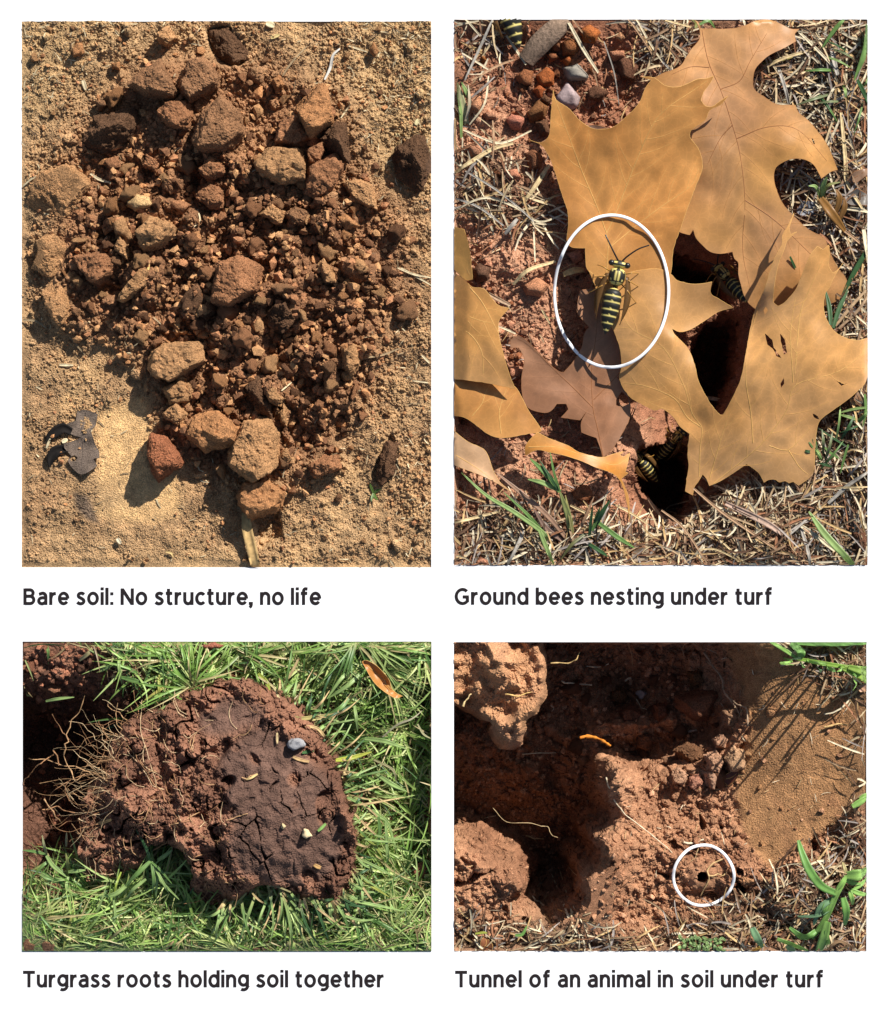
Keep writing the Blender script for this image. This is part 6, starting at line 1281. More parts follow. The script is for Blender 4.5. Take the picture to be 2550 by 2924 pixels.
roots3 = [[(585, 505), (530, 630), (460, 740), (440, 870), (415, 960), (435, 1090), (520, 1190)], [(310, 640), (370, 790), (430, 880)], [(450, 715), (580, 745), (660, 830), (740, 910), (830, 990)], [(650, 740), (740, 770), (870, 830)], [(710, 700), (745, 850), (740, 1000), (690, 1090), (760, 1120)], [(720, 790), (770, 880), (850, 970)], [(100, 1030), (250, 1050), (440, 1100), (620, 1150), (800, 1195)], [(50, 1240), (110, 1150), (220, 1050), (300, 1010), (320, 945), (370, 1075)], [(490, 970), (600, 1030), (690, 1100), (780, 1140)], [(200, 1255), (400, 1210), (560, 1170), (700, 1180)], [(280, 1374), (360, 1270), (480, 1200), (640, 1160)], [(735, 515), (830, 590), (960, 680)], [(765, 575), (850, 640), (960, 700)], [(1000, 440), (1030, 560), (1030, 680)], [(1065, 520), (1075, 690), (1110, 870), (1170, 1080), (1230, 1250)], [(940, 880), (1020, 1010), (1080, 1130)], [(1790, 350), (1560, 410), (1400, 495), (1560, 550)], [(430, 1100), (520, 1230), (600, 1290)], [(430, 1290), (500, 1330), (580, 1360)], [(1010, 940), (1090, 1080), (1180, 1200), (1300, 1374)], [(880, 890), (1000, 1000), (1130, 1130), (1250, 1290)], [(1110, 690), (1200, 760), (1240, 870), (1300, 960)], [(1090, 830), (1200, 830)], [(380, 1240), (440, 1330), (500, 1374)], [(570, 1040), (640, 1090), (720, 1110)], [(460, 1180), (430, 1280), (450, 1374)]]
def root_pts(c, pts, free=.015, first_free=True):
    q = cv(c, pts); n = len(q); zs = [surfz(*p) for p in q]
    anchor = max(zs)
    out = []
    for j, p in enumerate(q):
        inside = inpoly(np.array([p[0]]), np.array([p[1]]), sod_poly)[0]
        out.append((*p, zs[j] + .006 if inside else max(.02 + .05 * math.sin(j * 1.7 + p[0]) * .4, zs[j] + .01)))
    return out
for i, pts in enumerate(roots3):
    P = root_pts('i', pts)
    fibre(b3, 'root', P[::-1], 1.4 if i not in (0, 6, 7) else 2.1, ROOT[i % 3], parent=sod, wob=3.5, taper=.5, seed=i)
for c, pts in (('k', [(230, 130), (330, 100), (430, 130), (560, 150)]), ('k', [(500, 330), (560, 310), (600, 270)]), ('k', [(1270, 230), (1400, 200), (1580, 120)]), ('k', [(1170, 470), (1290, 380), (1420, 270), (1470, 210)]), ('k', [(250, 30), (320, 150), (380, 240)]), ('k', [(530, 200), (600, 220)]), ('l', [(60, 170), (150, 150), (230, 120)]), ('j', [(180, 1170), (230, 1165), (310, 1125)]), ('k', [(700, 560), (760, 500), (830, 460)])):
    fibre(b3, 'root', root_pts(c, pts), 2.3, ROOT[len(pts) % 3], parent=sod, wob=2.5, taper=.6)
rsr = np.random.RandomState(77)
for i in range(80):                                  # finer roots trailing out over the hole
    t_ = rsr.rand(); x, y = 250 + 90 * t_ + rsr.uniform(0, 60), 2330 - 270 * t_ + rsr.uniform(-30, 60)
    a = math.pi + rsr.uniform(-.9, .9) - .3 * t_; L = rsr.uniform(50, 190); P = []; zz = max(sodz(x, y), .0) + .006
    for k in range(5):
        P.append((x, y, zz)); x += L / 4 * math.cos(a); y += L / 4 * math.sin(a); a += rsr.randn() * .45; zz += rsr.uniform(-.02, .015)
    fibre(b3, 'root', P, rsr.uniform(.45, .95), ROOT[i % 3], parent=sod, wob=3.0, taper=.5, n=4, seed=i)
for i in range(110):
    while True:
        x, y = rsr.uniform(230, 760), rsr.uniform(1990, 2560)
        if inpoly(np.array([x]), np.array([y]), sod_poly)[0] and not inpoly(np.array([x]), np.array([y]), face_poly)[0]: break
    a = rsr.uniform(0, 6.28) if rsr.rand() < .4 else rsr.uniform(2.2, 4.0); L = rsr.uniform(30, 90); P = []
    for k in range(4):
        xx, yy = x + L * k / 3 * math.cos(a + .3 * k), y + L * k / 3 * math.sin(a + .3 * k); P.append((xx, yy, max(sodz(xx, yy), sodz(x, y) - .03) + .005))
    fibre(b3, 'rootlet', P, 1.3, ROOT[i % 3], parent=sod, wob=2.5, taper=.5, n=4)
# bits stuck in the sod
def sub_lump(c, poly, h, col, nm, mat, seed):
    pts = np.array([W(*q)[:2] for q in cv(c, poly)]); V, F, cc = lump_verts(pts, h, (0, 0), seed, 3, .6)
    px, py = cc[0] * 1000 + 1275, 1462 - cc[1] * 1000; l = np.array([cc[0], cc[1], sodz(px, py) + .003])
    o = link(nm, make_mesh(nm, V + l - sod_loc, F, mat), (0, 0, 0), sod); o.color = (*col, 1); return o
sub_lump('j', [(540, 900), (600, 835), (690, 840), (705, 900), (610, 940)], .03, lin(206, 204, 206, .5), 'white_quartz_stone', M_stone, 61)['label'] = 'white stone stuck in the upper right of the sod'
sub_lump('l', [(690, 300), (700, 250), (735, 260), (770, 310), (720, 330)], .02, lin(214, 192, 150, .78), 'pale_chip', M_stone, 62)
sub_lump('l', [(500, 235), (520, 205), (545, 225), (530, 250)], .012, lin(206, 184, 140, .78), 'pale_chip', M_stone, 63)
for c, pts, w, col in (('k', [(690, 235), (760, 215), (825, 190)], 10, lin(222, 180, 120, .76)), ('j', [(680, 960), (730, 955), (775, 945)], 9, GRD), ('l', [(815, 270), (850, 240), (880, 210)], 9, GR), ('j', [(605, 990), (660, 1015), (740, 1035)], 10, lin(206, 170, 120, .75)), ('j', [(215, 1175), (260, 1160), (310, 1130)], 7, lin(220, 190, 130, .75)), ('l', [(780, 560), (810, 580), (835, 590)], 12, lin(214, 170, 110, .75)), ('j', [(470, 790), (472, 880)], 6, lin(214, 190, 140, .75))):
    blade(b3, 'straw_bit', [(*q, sodz(*q) + .008) for q in cv(c, pts)], w, col, parent=sod, mat=M_straw, tip=.7, n=4)
# plates of the turf edge with stems growing out of it
rs4 = np.random.RandomState(44)
edge_pts = [(560, 1385), (612, 1420), (650, 1470), (680, 1530), (702, 1600), (716, 1680), (716, 1745), (700, 1795), (660, 1806), (600, 1796), (540, 1780), (470, 1812), (430, 1816)]
E = np.array(spline(cv('z', edge_pts), 9)); ctr3 = np.array([690, 2280.])
for i in range(150):
    p = E[rs4.randint(len(E))] + rs4.randn(2) * 6; d = p - ctr3; a = math.atan2(d[1], d[0]) + rs4.randn() * .5
    L = rs4.uniform(60, 190) if rs4.rand() < .6 else rs4.uniform(30, 80); b = rs4.randn() * .5
    P = []; x, y = p - 14 * np.array([math.cos(a), math.sin(a)])
    dry = rs4.rand() < .33
    for k in range(4):
        P.append((x, y, [.03, .045, .04, .015][k] + rs4.uniform(-.01, .02))); x += L / 3 * math.cos(a + b * k / 3); y += L / 3 * math.sin(a + b * k / 3)
    col = np.array(lin(206, 178, 128, .75)) if dry else np.array([GR, GRL, GRL, GRD][rs4.randint(4)]) * rs4.uniform(.85, 1.15)
    blade(b3, 'blade', P, rs4.uniform(4.5, 9) * (.8 if dry else 1), tuple(col), parent=sod, mat=M_straw if dry else M_grass, basecol=lin(206, 196, 130, .7), tip=.15, n=4)
for c, pts, w, col in [('l', [(690, 850), (710, 960), (740, 1070), (775, 1200)], 8, lin(222, 190, 140, .78)), ('l', [(660, 860), (640, 960), (600, 1060)], 6, lin(216, 180, 130, .78)), ('l', [(940, 870), (1000, 950), (1080, 1030), (1140, 1150)], 12, lin(220, 186, 140, .78)), ('l', [(930, 880), (960, 1000), (985, 1050)], 10, lin(220, 190, 120, .76)), ('l', [(960, 890), (1040, 910), (1080, 950)], 9, lin(224, 190, 150, .78)), ('l', [(580, 800), (470, 760), (390, 755), (410, 830), (520, 860), (600, 810)], 6, lin(206, 196, 140, .75)),
  ('j', [(700, 740), (800, 760), (860, 830), (880, 860)], 9, lin(216, 184, 130, .78)), ('j', [(590, 650), (650, 680), (800, 670), (960, 640)], 12, lin(200, 186, 120, .7)), ('j', [(960, 1030), (1080, 1020), (1260, 970)], 14, lin(206, 210, 90, .7)), ('l', [(1060, 0), (1200, 80), (1320, 170), (1400, 240), (1470, 470)], 11, GRL), ('l', [(1320, 170), (1330, 300), (1310, 430)], 10, GR), ('l', [(1380, 220), (1390, 400), (1385, 540)], 9, GRL), ('l', [(1140, 300), (1220, 370), (1310, 450), (1370, 570)], 8, lin(190, 200, 100, .68)), ('l', [(1075, 850), (1180, 900), (1310, 950)], 9, GRL), ('l', [(1180, 710), (1290, 780), (1410, 860)], 8, lin(200, 206, 100, .68)), ('j', [(640, 180), (560, 330), (500, 360)], 8, lin(206, 180, 130, .76)), ('j', [(300, 300), (370, 380), (400, 440)], 13, lin(190, 200, 90, .68)), ('j', [(300, 330), (430, 420), (480, 510), (550, 560)], 7, lin(206, 190, 140, .74))]:
    blade(b3, 'blade', [(*q, .05 - .01 * j + (.03 if inpoly(np.array([q[0]]), np.array([q[1]]), sod_poly)[0] else 0)) for j, q in enumerate(cv(c, pts))], w, col, parent=sod, tip=.2, mat=M_straw if col[1] < col[0] * .85 else M_grass)

# ---- grass
grassm = np.clip(1 - b3.mask(cv('z', [(44, 1280), (215, 1300), (230, 1345), (330, 1370), (345, 1420), (240, 1440), (200, 1560), (160, 1700), (44, 1690)]), 8) - .9 * b3.mask(sod_poly, 3), 0, 1)
top_soil = b3.mask(cv('z', [(370, 1288), (450, 1288), (440, 1320), (390, 1330)]), 8)
def grass_field(n, rsg, l, w, lift, zoff, lab, name, cols, dens, bias=0.0):
    x0, y0, x1, y1 = b3.rect
    px = rsg.uniform(x0, x1, n * 4); py = rsg.uniform(y0, y1, n * 4); k = rsg.rand(n * 4) < dens(px, py); px, py = px[k][:n], py[k][:n]; n = len(px)
    a0 = np.arctan2(-(py - 2280), px - 690)                      # away from the sod
    head = np.where(rsg.rand(n) < .45, a0 + rsg.randn(n) * .8, rsg.uniform(0, 6.28, n))
    cc = np.array(cols)[rsg.randint(len(cols), size=n)] * rsg.uniform(.7, 1.25, (n, 1))
    V, F, C = ribbons(b3, px, py, b3.z(px, py) + rsg.uniform(*zoff, n), head, rsg.uniform(*l, n) / 1000, rsg.uniform(*w, n) / 1000, rsg.uniform(*lift, n), rsg.uniform(.1, 1.0, n), rsg.randn(n) * .45, cc, S=5, fold=.45, roll=rsg.uniform(-.7, .7, n))
    o = link(name, make_mesh(name, V, F, M_grass, C)); props(o, lab, 'grass', kind='stuff')
rg = np.random.RandomState(31)
GC = [lin(158, 190, 98, .74), lin(190, 212, 132, .76), lin(108, 146, 76, .66), lin(140, 178, 86, .7), lin(174, 202, 114, .74), lin(206, 216, 138, .76), lin(84, 122, 66, .6)]
dg = lambda x, y: b3.sm(grassm, x, y) * (1 - .8 * b3.sm(top_soil, x, y)) * (1 - b3.sm(hole3, x, y)) * np.where((x > 930) & (y < 2520) & (y > 1960), .5, .95)
grass_field(3000, rg, (60, 150), (4.5, 8.5), (.1, .75), (.0, .03), 'dense green turf grass around the sod', 'turf_grass', GC, dg)
grass_field(2600, rg, (30, 90), (3.5, 6), (.1, .6), (.0, .03), 'dead straw-coloured blades mixed in the turf', 'dead_turf_grass', [lin(210, 190, 140, .72), lin(186, 160, 116, .7), lin(196, 196, 130, .66)], lambda x, y: dg(x, y) * (.5 + .5 * ((x < 700) | (y > 2500))))
# brighter clumps fanning out of the turf
def clumps(n, per, rsg):
    x0, y0, x1, y1 = b3.rect; cx = rsg.uniform(x0, x1, n * 5); cy = rsg.uniform(y0, y1, n * 5); k = (rsg.rand(n * 5) < dg(cx, cy)) & ~((cx < 430) & (cy < 2050)); cx, cy = cx[k][:n], cy[k][:n]; n = len(cx)
    a0 = np.where(rsg.rand(n) < .6, np.arctan2(-(cy - 2280), cx - 690) + rsg.randn(n) * .5, rsg.uniform(0, 6.28, n))
    px = np.repeat(cx, per) + rsg.randn(n * per) * 7; py = np.repeat(cy, per) + rsg.randn(n * per) * 7; N = n * per
    tone = np.repeat(np.array(GC)[rsg.randint(len(GC) - 1, size=n)], per, 0) * rsg.uniform(.85, 1.3, (N, 1))
    dry = rsg.rand(N) < .12; tone[dry] = np.array(lin(214, 196, 140, .76))
    V, F, C = ribbons(b3, px, py, b3.z(px, py) + .02, np.repeat(a0, per) + rsg.randn(N) * .55, rsg.uniform(80, 210, N) / 1000, rsg.uniform(4.5, 9, N) / 1000, rsg.uniform(.25, .85, N), rsg.uniform(.5, 1.3, N), rsg.randn(N) * .4, tone, S=6, fold=.45, roll=rsg.uniform(-.6, .6, N), tipw=.05)
    t_ = np.tile(np.repeat(np.arange(7) / 6, 3), N)[:, None]
    C = C + (np.array(lin(216, 206, 150, .74)) - C) * np.clip((.22 - t_) / .22, 0, 1) * .8 + (np.array(lin(206, 186, 120, .74)) - C) * np.clip((t_ - .85) / .15, 0, 1) * .6
    o = link('turf_clumps', make_mesh('turf_clumps', V, F, M_grass, C)); props(o, 'brighter long-bladed clumps rising out of the turf', 'grass', kind='stuff')
clumps(190, 13, rg)
# named blades and tufts standing out of the turf
def gt(label, org, blades): return tuft(b3, label, org, blades, .0)
gt('bright green grass tuft with a fan of thin blades below the sod notch', cv('k', [(1150, 530)])[0], [
 ('k', [(1150, 540), (1120, 420), (1040, 265)], 9, GRD, (.06, .09, .10)), ('k', [(1150, 545), (1050, 640), (930, 760)], 13, GR, (.06, .07, .05)), ('k', [(1160, 560), (1230, 700), (1385, 880)], 9, GRL, (.06, .06, .03)), ('k', [(1165, 560), (1200, 700), (1190, 860)], 10, GRL, (.06, .06, .03)), ('k', [(1160, 560), (1180, 690), (1160, 830)], 9, GR, (.06, .07, .04)), ('k', [(1160, 550), (1270, 740), (1300, 820)], 8, GRL, (.06, .07, .04)), ('k', [(1155, 550), (1240, 620), (1330, 740)], 7, GR, (.06, .07, .05)), ('k', [(940, 760), (840, 830), (700, 855)], 13, GRL, (.05, .05, .03)), ('k', [(1110, 700), (1010, 780), (940, 860)], 10, GRL, (.05, .05, .03)), ('k', [(1210, 540), (1270, 500), (1335, 450)], 12, GRL, (.05, .06, .06)), ('k', [(1430, 440), (1490, 500), (1550, 565)], 12, GRL, (.05, .06, .04))])
gt('green tuft beside the round soil lump at the left edge of the turf', cv('k', [(250, 510)])[0], [
 ('k', [(250, 510), (150, 480), (45, 470)], 9, GR, (.0, .01, .004)), ('k', [(250, 510), (240, 430), (225, 330)], 8, lin(190, 190, 140, .68), (.0, .03, .04)), ('k', [(250, 515), (320, 600), (430, 690)], 12, GRL, (.01, .03, .03)), ('k', [(430, 690), (440, 560), (430, 480)], 9, lin(180, 186, 110, .68), (.0, .04, .05)), ('k', [(200, 670), (300, 710), (440, 710)], 15, GRL, (.01, .03, .03)), ('k', [(440, 650), (510, 640), (590, 630)], 11, GRL, (.02, .03, .03)), ('k', [(440, 690), (430, 780), (490, 840)], 9, GRL, (.02, .03, .02)), ('k', [(270, 560), (220, 600), (130, 700)], 9, GR, (.01, .02, .01)), ('k', [(415, 440), (432, 310)], 7, lin(200, 190, 150, .7), (.0, .04))])
gt('yellow-green runner standing alone at the lower left of the turf', cv('k', [(390, 1300)])[0], [('k', [(390, 1320), (440, 1140), (480, 1000), (490, 880)], 7, lin(196, 200, 110, .68), (.01, .03, .04, .03)), ('k', [(450, 1100), (560, 1040), (640, 960)], 8, GR, (.03, .04, .03)), ('k', [(890, 650), (860, 740), (830, 860)], 6, lin(170, 190, 80, .66), (.02, .05, .04)), ('k', [(830, 860), (845, 1020), (800, 1200)], 8, GRL, (.04, .04, .02))])
gt('pale green clump at the top of the turf bed', cv('i', [(1250, 250)])[0], [('i', [(870, 130), (875, 250), (890, 400)], 9, GRL, (.0, .03, .0)), ('i', [(890, 220), (980, 280), (1050, 310)], 11, GR, (.0, .02, .0)), ('i', [(890, 340), (1020, 370), (1200, 430)], 13, GR, (.01, .03, .02)), ('i', [(700, 290), (760, 260), (830, 225)], 10, GRL, (-.01, .01, .02)), ('i', [(720, 100), (840, 70), (1010, 45)], 14, GR, (-.01, .01, -.0)), ('i', [(520, 200), (600, 140), (660, 60)], 11, lin(210, 196, 140, .72), (-.02, .0, .0)), ('i', [(1500, 310), (1640, 315), (1790, 318)], 9, GRL, (.01, .03, .03)), ('i', [(1540, 250), (1600, 180), (1660, 110)], 9, GRL, (.0, .03, .03)), ('i', [(1290, 400), (1180, 470), (1070, 550)], 8, lin(210, 200, 110, .7), (.02, .03, .03)), ('i', [(1130, 45), (1132, 160), (1130, 290)], 9, GRL, (.0, .03, .02)), ('i', [(1240, 60), (1235, 200), (1220, 300)], 9, GR, (.0, .03, .02)), ('i', [(1450, 60), (1460, 200), (1430, 330)], 11, GRL, (.0, .03, .02)), ('i', [(1210, 310), (1215, 420), (1220, 530)], 8, lin(196, 200, 100, .7), (.01, .03, .02)), ('i', [(1190, 650), (1230, 610), (1285, 570)], 8, GRL, (.02, .03, .03)), ('i', [(230, 40), (260, 120), (255, 230)], 9, GR, (-.02, .0, -.02)), ('i', [(230, 550), (350, 525), (480, 512)], 9, GRL, (-.03, -.01, -.01))])
gt('thin curved pale runner in the shaded turf at right', cv('j', [(1350, 850)])[0], [('j', [(1350, 850), (1480, 740), (1600, 690), (1690, 620)], 6, lin(214, 206, 170, .74), (.0, .02, .03, .03)), ('j', [(1650, 740), (1700, 820), (1765, 860)], 6, lin(206, 200, 150, .72), (.0, .02, .02)), ('j', [(1200, 860), (1380, 880), (1550, 945)], 13, GRL, (.02, .04, .02)), ('j', [(1550, 955), (1500, 1000), (1400, 1010)], 6, lin(200, 210, 130, .7), (.02, .03, .02)), ('j', [(1100, 260), (1000, 350), (880, 520)], 10, GRL, (.0, .04, .03)), ('j', [(1160, 310), (1050, 410), (880, 520)], 12, GRL, (.02, .04, .02)), ('j', [(1110, 560), (1130, 680), (1140, 800)], 9, GRL, (.02, .04, .02)), ('j', [(1300, 1160), (1430, 1240), (1560, 1310)], 13, GRL, (.02, .04, .02)), ('j', [(840, 480), (836, 540), (834, 610)], 11, GRL, (.03, .04, .03)), ('j', [(1065, 515), (1000, 590), (900, 640)], 13, GR, (.03, .05, .04)), ('j', [(1280, 1040), (1440, 1120), (1470, 1240)], 7, lin(200, 190, 140, .7), (.02, .04, .02))])
# fallen leaf
oL = cv('j', [(1180, 200), (1215, 185), (1290, 220), (1350, 275), (1410, 350), (1432, 425), (1480, 470), (1525, 490), (1480, 505), (1440, 495), (1370, 450), (1300, 390), (1250, 320), (1210, 250)])
mid = cv('j', [(1195, 205), (1290, 290), (1380, 380), (1450, 450), (1515, 492)])
leaf(b3, 'fallen_leaf', 'orange dead leaf folded lengthwise on the turf, upper right', oL, [(*p, .075) for p in oL] + [(*p, .055) for p in mid], lin(226, 168, 92, .76), lin(206, 130, 62, .74), [mid], seed=70, veincol=VC, sideveins=True, step=6, group='fallen leaves on the turf', vr=1.6, puff=.004)
# lumps of soil in the turf
T3 = tuple(lin(176, 118, 90, .72))
for i, (c, poly, h, lab) in enumerate([('k', [(220, 800), (260, 720), (370, 750), (435, 840), (400, 900), (340, 935), (240, 890)], .06, 'round red soil lump in the grass at lower left'), ('k', [(750, 1240), (840, 1160), (915, 1230), (890, 1328), (760, 1328)], .035, 'red soil lump at the bottom edge of the turf'), ('l', [(1600, 660), (1680, 590), (1768, 600), (1768, 720), (1640, 755)], .04, 'red soil lump at the right edge of the turf'), ('k', [(45, 1230), (130, 1190), (180, 1260), (140, 1328), (60, 1328)], .02, 'red soil lump in the lower left corner'), ('k', [(200, 1260), (260, 1210), (330, 1260), (300, 1320), (220, 1320)], .025, 'small red lump right of the corner one'), ('k', [(45, 500), (95, 495), (112, 560), (60, 595)], .02, 'red lump at the left edge below the hole'), ('l', [(240, 1310), (330, 1270), (410, 1300), (400, 1328), (250, 1328)], .02, 'low red lump at the bottom edge right of centre'), ('i', [(180, 440), (250, 400), (340, 430), (350, 480), (260, 500), (190, 470)], .06, 'lit pink-brown clod on the rim of the dark hole'), ('i', [(600, 970), (650, 940), (680, 990), (630, 1020)], .03, 'small clod down in the dark hole'), ('i', [(440, 900), (480, 885), (500, 910), (460, 925)], .02, 'tiny clod hanging on the long root'), ('k', [(120, 250), (170, 220), (220, 270), (160, 320)], .04, 'clod in the lower part of the dark hole'), ('k', [(280, 300), (330, 270), (390, 310), (350, 360), (290, 350)], .04, 'clod between the dark hole and the sod'), ('i', [(1560, 60), (1700, 45), (1790, 60), (1700, 110), (1580, 110)], .03, 'red soil lump showing through grass at the top edge'), ('l', [(1190, 1080), (1260, 1040), (1320, 1080), (1290, 1130), (1200, 1130)], .03, 'red lump deep in the grass at lower right')]):
    lump(b3, 'soil_lump', cv(c, poly), h * 1.2, tuple(x * random.uniform(.85, 1.1) for x in T3), lab, 'clod', (random.uniform(-.2, .2), random.uniform(-.2, .2)), 400 + i, 3, group='soil lumps in the turf', embed=.0 if 'hole' not in lab else .2)
scatter_clods(b3, 22, lambda x, y: .9 * (x < 470) * (y < 2060) + .3 * b3.sm(hole3, x, y), 11, 26, [T3, tuple(S3D), T3], 'soil crumb', 'crumbs around the dug hole', [(*cv('i', [p])[0], l) for p, l in [((260, 450), 'lit pink-brown clod on the hole rim'), ((600, 250), 'upper soil patch'), ((120, 150), 'top left corner of the turf bed'), ((900, 350), 'pale green clump'), ((700, 560), 'paired thin roots'), ((200, 800), 'dark hole'), ((450, 1100), 'tangle of roots')]])
ring3 = np.clip(b3.mask(sod_poly, 16) * 2, 0, 1) * (1 - b3.mask(sod_poly, 0))
crumb_mass(b3, 'soil_crumbs', 1000, lambda x, y: .9 * (x < 480) * (y < 2090) + .4 * b3.sm(hole3, x, y) + .8 * b3.sm(ring3, x, y) * (x < 900), 4, 13, [T3, tuple(S3D), T3], 'loose crumbs of soil around the dug hole', rs)

# ================================================================== BED 4: burrow in soil under turf
S4 = np.array(lin(192, 142, 107, .72)); S4D = np.array(lin(142, 97, 71, .72)); TAN4 = np.array(lin(180, 134, 92, .72))
b4 = Bed(4, 2.5, 60); PX, PY = b4.PX, b4.PY
base4 = rbf([(1296, 1833, -.30), (1500, 1833, -.30), (1680, 1850, -.34), (1800, 1850, -.36), (1950, 1850, -.30), (2100, 1850, -.15), (2200, 1850, -.05), (2350, 1840, -.02), (2474, 1840, -.02), (1560, 2000, -.36), (1650, 2100, -.42), (1550, 2200, -.42), (1450, 2250, -.40), (1400, 2150, -.38), (1320, 2150, -.34), (1320, 2280, -.16), (1330, 2360, -.05), (1420, 2400, -.16), (1490, 2450, -.05), (1470, 2400, -.22), (1500, 2340, -.36), (1740, 2150, -.05), (1728, 2230, -.02), (1705, 2310, -.015), (1665, 2395, -.015), (1620, 2450, -.02), (1550, 2475, -.03), (1695, 2130, -.36), (1672, 2240, -.38), (1650, 2310, -.38), (1605, 2390, -.36), (1545, 2425, -.30), (1800, 2160, -.10), (1800, 2260, -.04), (1760, 2340, -.04), (1800, 2060, -.40), (1900, 2000, -.38), (1950, 2100, -.26), (2000, 2200, -.17), (2060, 2050, -.24), (2100, 1980, -.20), (2040, 1920, -.28), (2180, 2000, -.08), (2260, 1950, -.04), (2150, 2130, -.10), (2250, 2150, -.06), (2400, 2100, -.03), (2474, 2200, -.02), (2100, 2300, -.11), (2000, 2330, -.12), (1850, 2280, -.12), (1900, 2400, -.06), (2200, 2350, -.06), (2350, 2400, -.03), (1296, 2500, -.02), (1500, 2560, -.03), (1800, 2550, -.03), (2100, 2550, -.04), (2474, 2550, -.02), (1296, 2716, -.01), (1800, 2716, -.01), (2474, 2716, -.01)])
H = base4(PX, PY)
pit_pl = cv('o', [(18, 240), (100, 230), (300, 290), (310, 370), (480, 400), (540, 480), (690, 560), (690, 600), (575, 640), (575, 750), (640, 770), (720, 810), (780, 790), (960, 690), (1000, 620), (1000, 460), (1130, 440), (1160, 390), (1130, 250), (1230, 150), (1290, 20)]) + cv('m', [(1230, 1220), (1290, 1100), (1330, 980), (1420, 1020), (1560, 1100), (1640, 1050), (1740, 1060)]) + cv('n', [(60, 1000), (130, 960), (400, 880), (500, 800), (560, 640), (600, 480), (560, 330), (500, 100), (480, 45)]) + [(2045, 1820), (1220, 1820), (1220, 2350)]
pit_pl = [(1275 + (x - 1275) * (1 + d / 9), 1462 + (y - 1462) * (1 + d / 9)) for x, y, d in [(x, y, max(0, (y - 1833) / 1080 + .03)) for x, y in pit_pl]]
wx, wy = PX + 15 * vn2(PX, PY, 40, 71) + 4 * vn2(PX, PY, 11, 73), PY + 15 * vn2(PX, PY, 40, 72) + 4 * vn2(PX, PY, 11, 74)
pitm = np.clip(gblur(inpoly(wx, wy, pit_pl).astype(float), 6.5), 0, 1)
H = H * (1 - pitm) + pitm * np.minimum(H, -(.06 + np.maximum(PY - 1833, 0) / 1020))  # pit shaped to the shaded outline and deepened so its floor stays in shadow
H = np.where(pitm < .02, np.maximum(H, -.15 - .25 * ss(1850, 2000, PX)), H)
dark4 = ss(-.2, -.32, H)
tan4 = b4.mask(cv('z', [(1460, 1285), (1600, 1285), (1640, 1330), (1725, 1350), (1745, 1400), (1745, 1580), (1700, 1650), (1640, 1680), (1590, 1720), (1545, 1745), (1500, 1690), (1480, 1600), (1500, 1520), (1510, 1440)]), 9)
th4 = np.clip(b4.mask([(1296, 2600), (1420, 2640), (1600, 2620), (1800, 2690), (2050, 2610), (2180, 2540), (2320, 2470), (2420, 2380), (2474, 2330), (2474, 2716), (1296, 2716)], 22) + b4.mask([(2230, 1833), (2474, 1833), (2474, 2010), (2400, 2000), (2300, 1920)], 12) + .35 * b4.mask([(2435, 2050), (2474, 2050), (2474, 2350), (2410, 2350), (2440, 2200)], 14), 0, 1)
rough4 = (1 - .93 * tan4)
H += .004 * gnoise(PX.shape, 18) * tan4 + (.010 * gnoise(PX.shape, 14) + .005 * gnoise(PX.shape, 5)) * rough4 + .0011 * R.randn(*PX.shape) * (1 - .45 * tan4)
d4 = lambda x, y: 1 - 1.0 * np.clip(b4.sm(tan4, x, y) * 1.1, 0, 1)
c1, v1 = crumbs(PX, PY, 11, 51, .95, .22, .6, 1.6, d4); c2, v2 = crumbs(PX, PY, 25, 52, .7, .2, .55, 1.4, lambda x, y: b4.sm(rough4, x, y) * .9); c3, v3 = crumbs(PX, PY, 55, 53, .5, .2, .5, 1.1, lambda x, y: b4.sm(dark4, x, y))
H += np.maximum(np.maximum(c1 * .8, c2), c3)
# soil fissures
cav = ss(1.2, 2.0, gnoise(PX.shape, 5)) * rough4 * (1 - dark4); H -= .035 * cav; H += .008 * gnoise(PX.shape, 2.5) * rough4 * .5
# the animal's tunnel: a round shaft
tun = np.hypot(PX - 2009, PY - 2510); apron = ss(70, 20, tun)
H = H * (1 - apron) + apron * (-.035 + .0015 * gnoise(PX.shape, 2)); H = np.where(tun < 15.5, -.40, H); b4.keep = ss(60, 35, tun)
h2_ = b4.mask(cv('p', [(640, 770), (690, 780), (770, 810), (740, 870), (690, 850)]), 3) + b4.mask(cv('p', [(640, 645), (680, 650), (680, 700), (640, 690)]), 2) + b4.mask(cv('o', [(930, 1230), (1010, 1180), (1080, 1130), (1020, 1230), (960, 1255)]), 3) + b4.mask(cv('o', [(1300, 700), (1420, 590), (1400, 620), (1310, 720)]), 2) + b4.mask(cv('o', [(40, 760), (300, 640), (350, 660), (150, 760), (60, 790)]), 4)
H -= .07 * np.clip(h2_, 0, 1)
b4.H = H
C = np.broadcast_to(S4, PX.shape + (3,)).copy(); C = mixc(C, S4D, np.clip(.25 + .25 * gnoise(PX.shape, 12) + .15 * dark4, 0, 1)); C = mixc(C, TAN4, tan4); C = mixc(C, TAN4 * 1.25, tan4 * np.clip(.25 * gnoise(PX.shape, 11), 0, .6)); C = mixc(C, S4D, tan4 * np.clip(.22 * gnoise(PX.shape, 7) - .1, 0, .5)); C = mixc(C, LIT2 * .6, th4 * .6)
C *= (.84 + .32 * np.where(c3 > np.maximum(c1, c2), v3, np.where(c2 > c1, v2, v1)) + .05 * gnoise(PX.shape, 1))[..., None]
b4.C = np.clip(C, .01, .8)
g4 = b4.build('burrow_ground', M_soil); props(g4, 'red soil with a deep shaded pit and a round animal tunnel', 'soil')

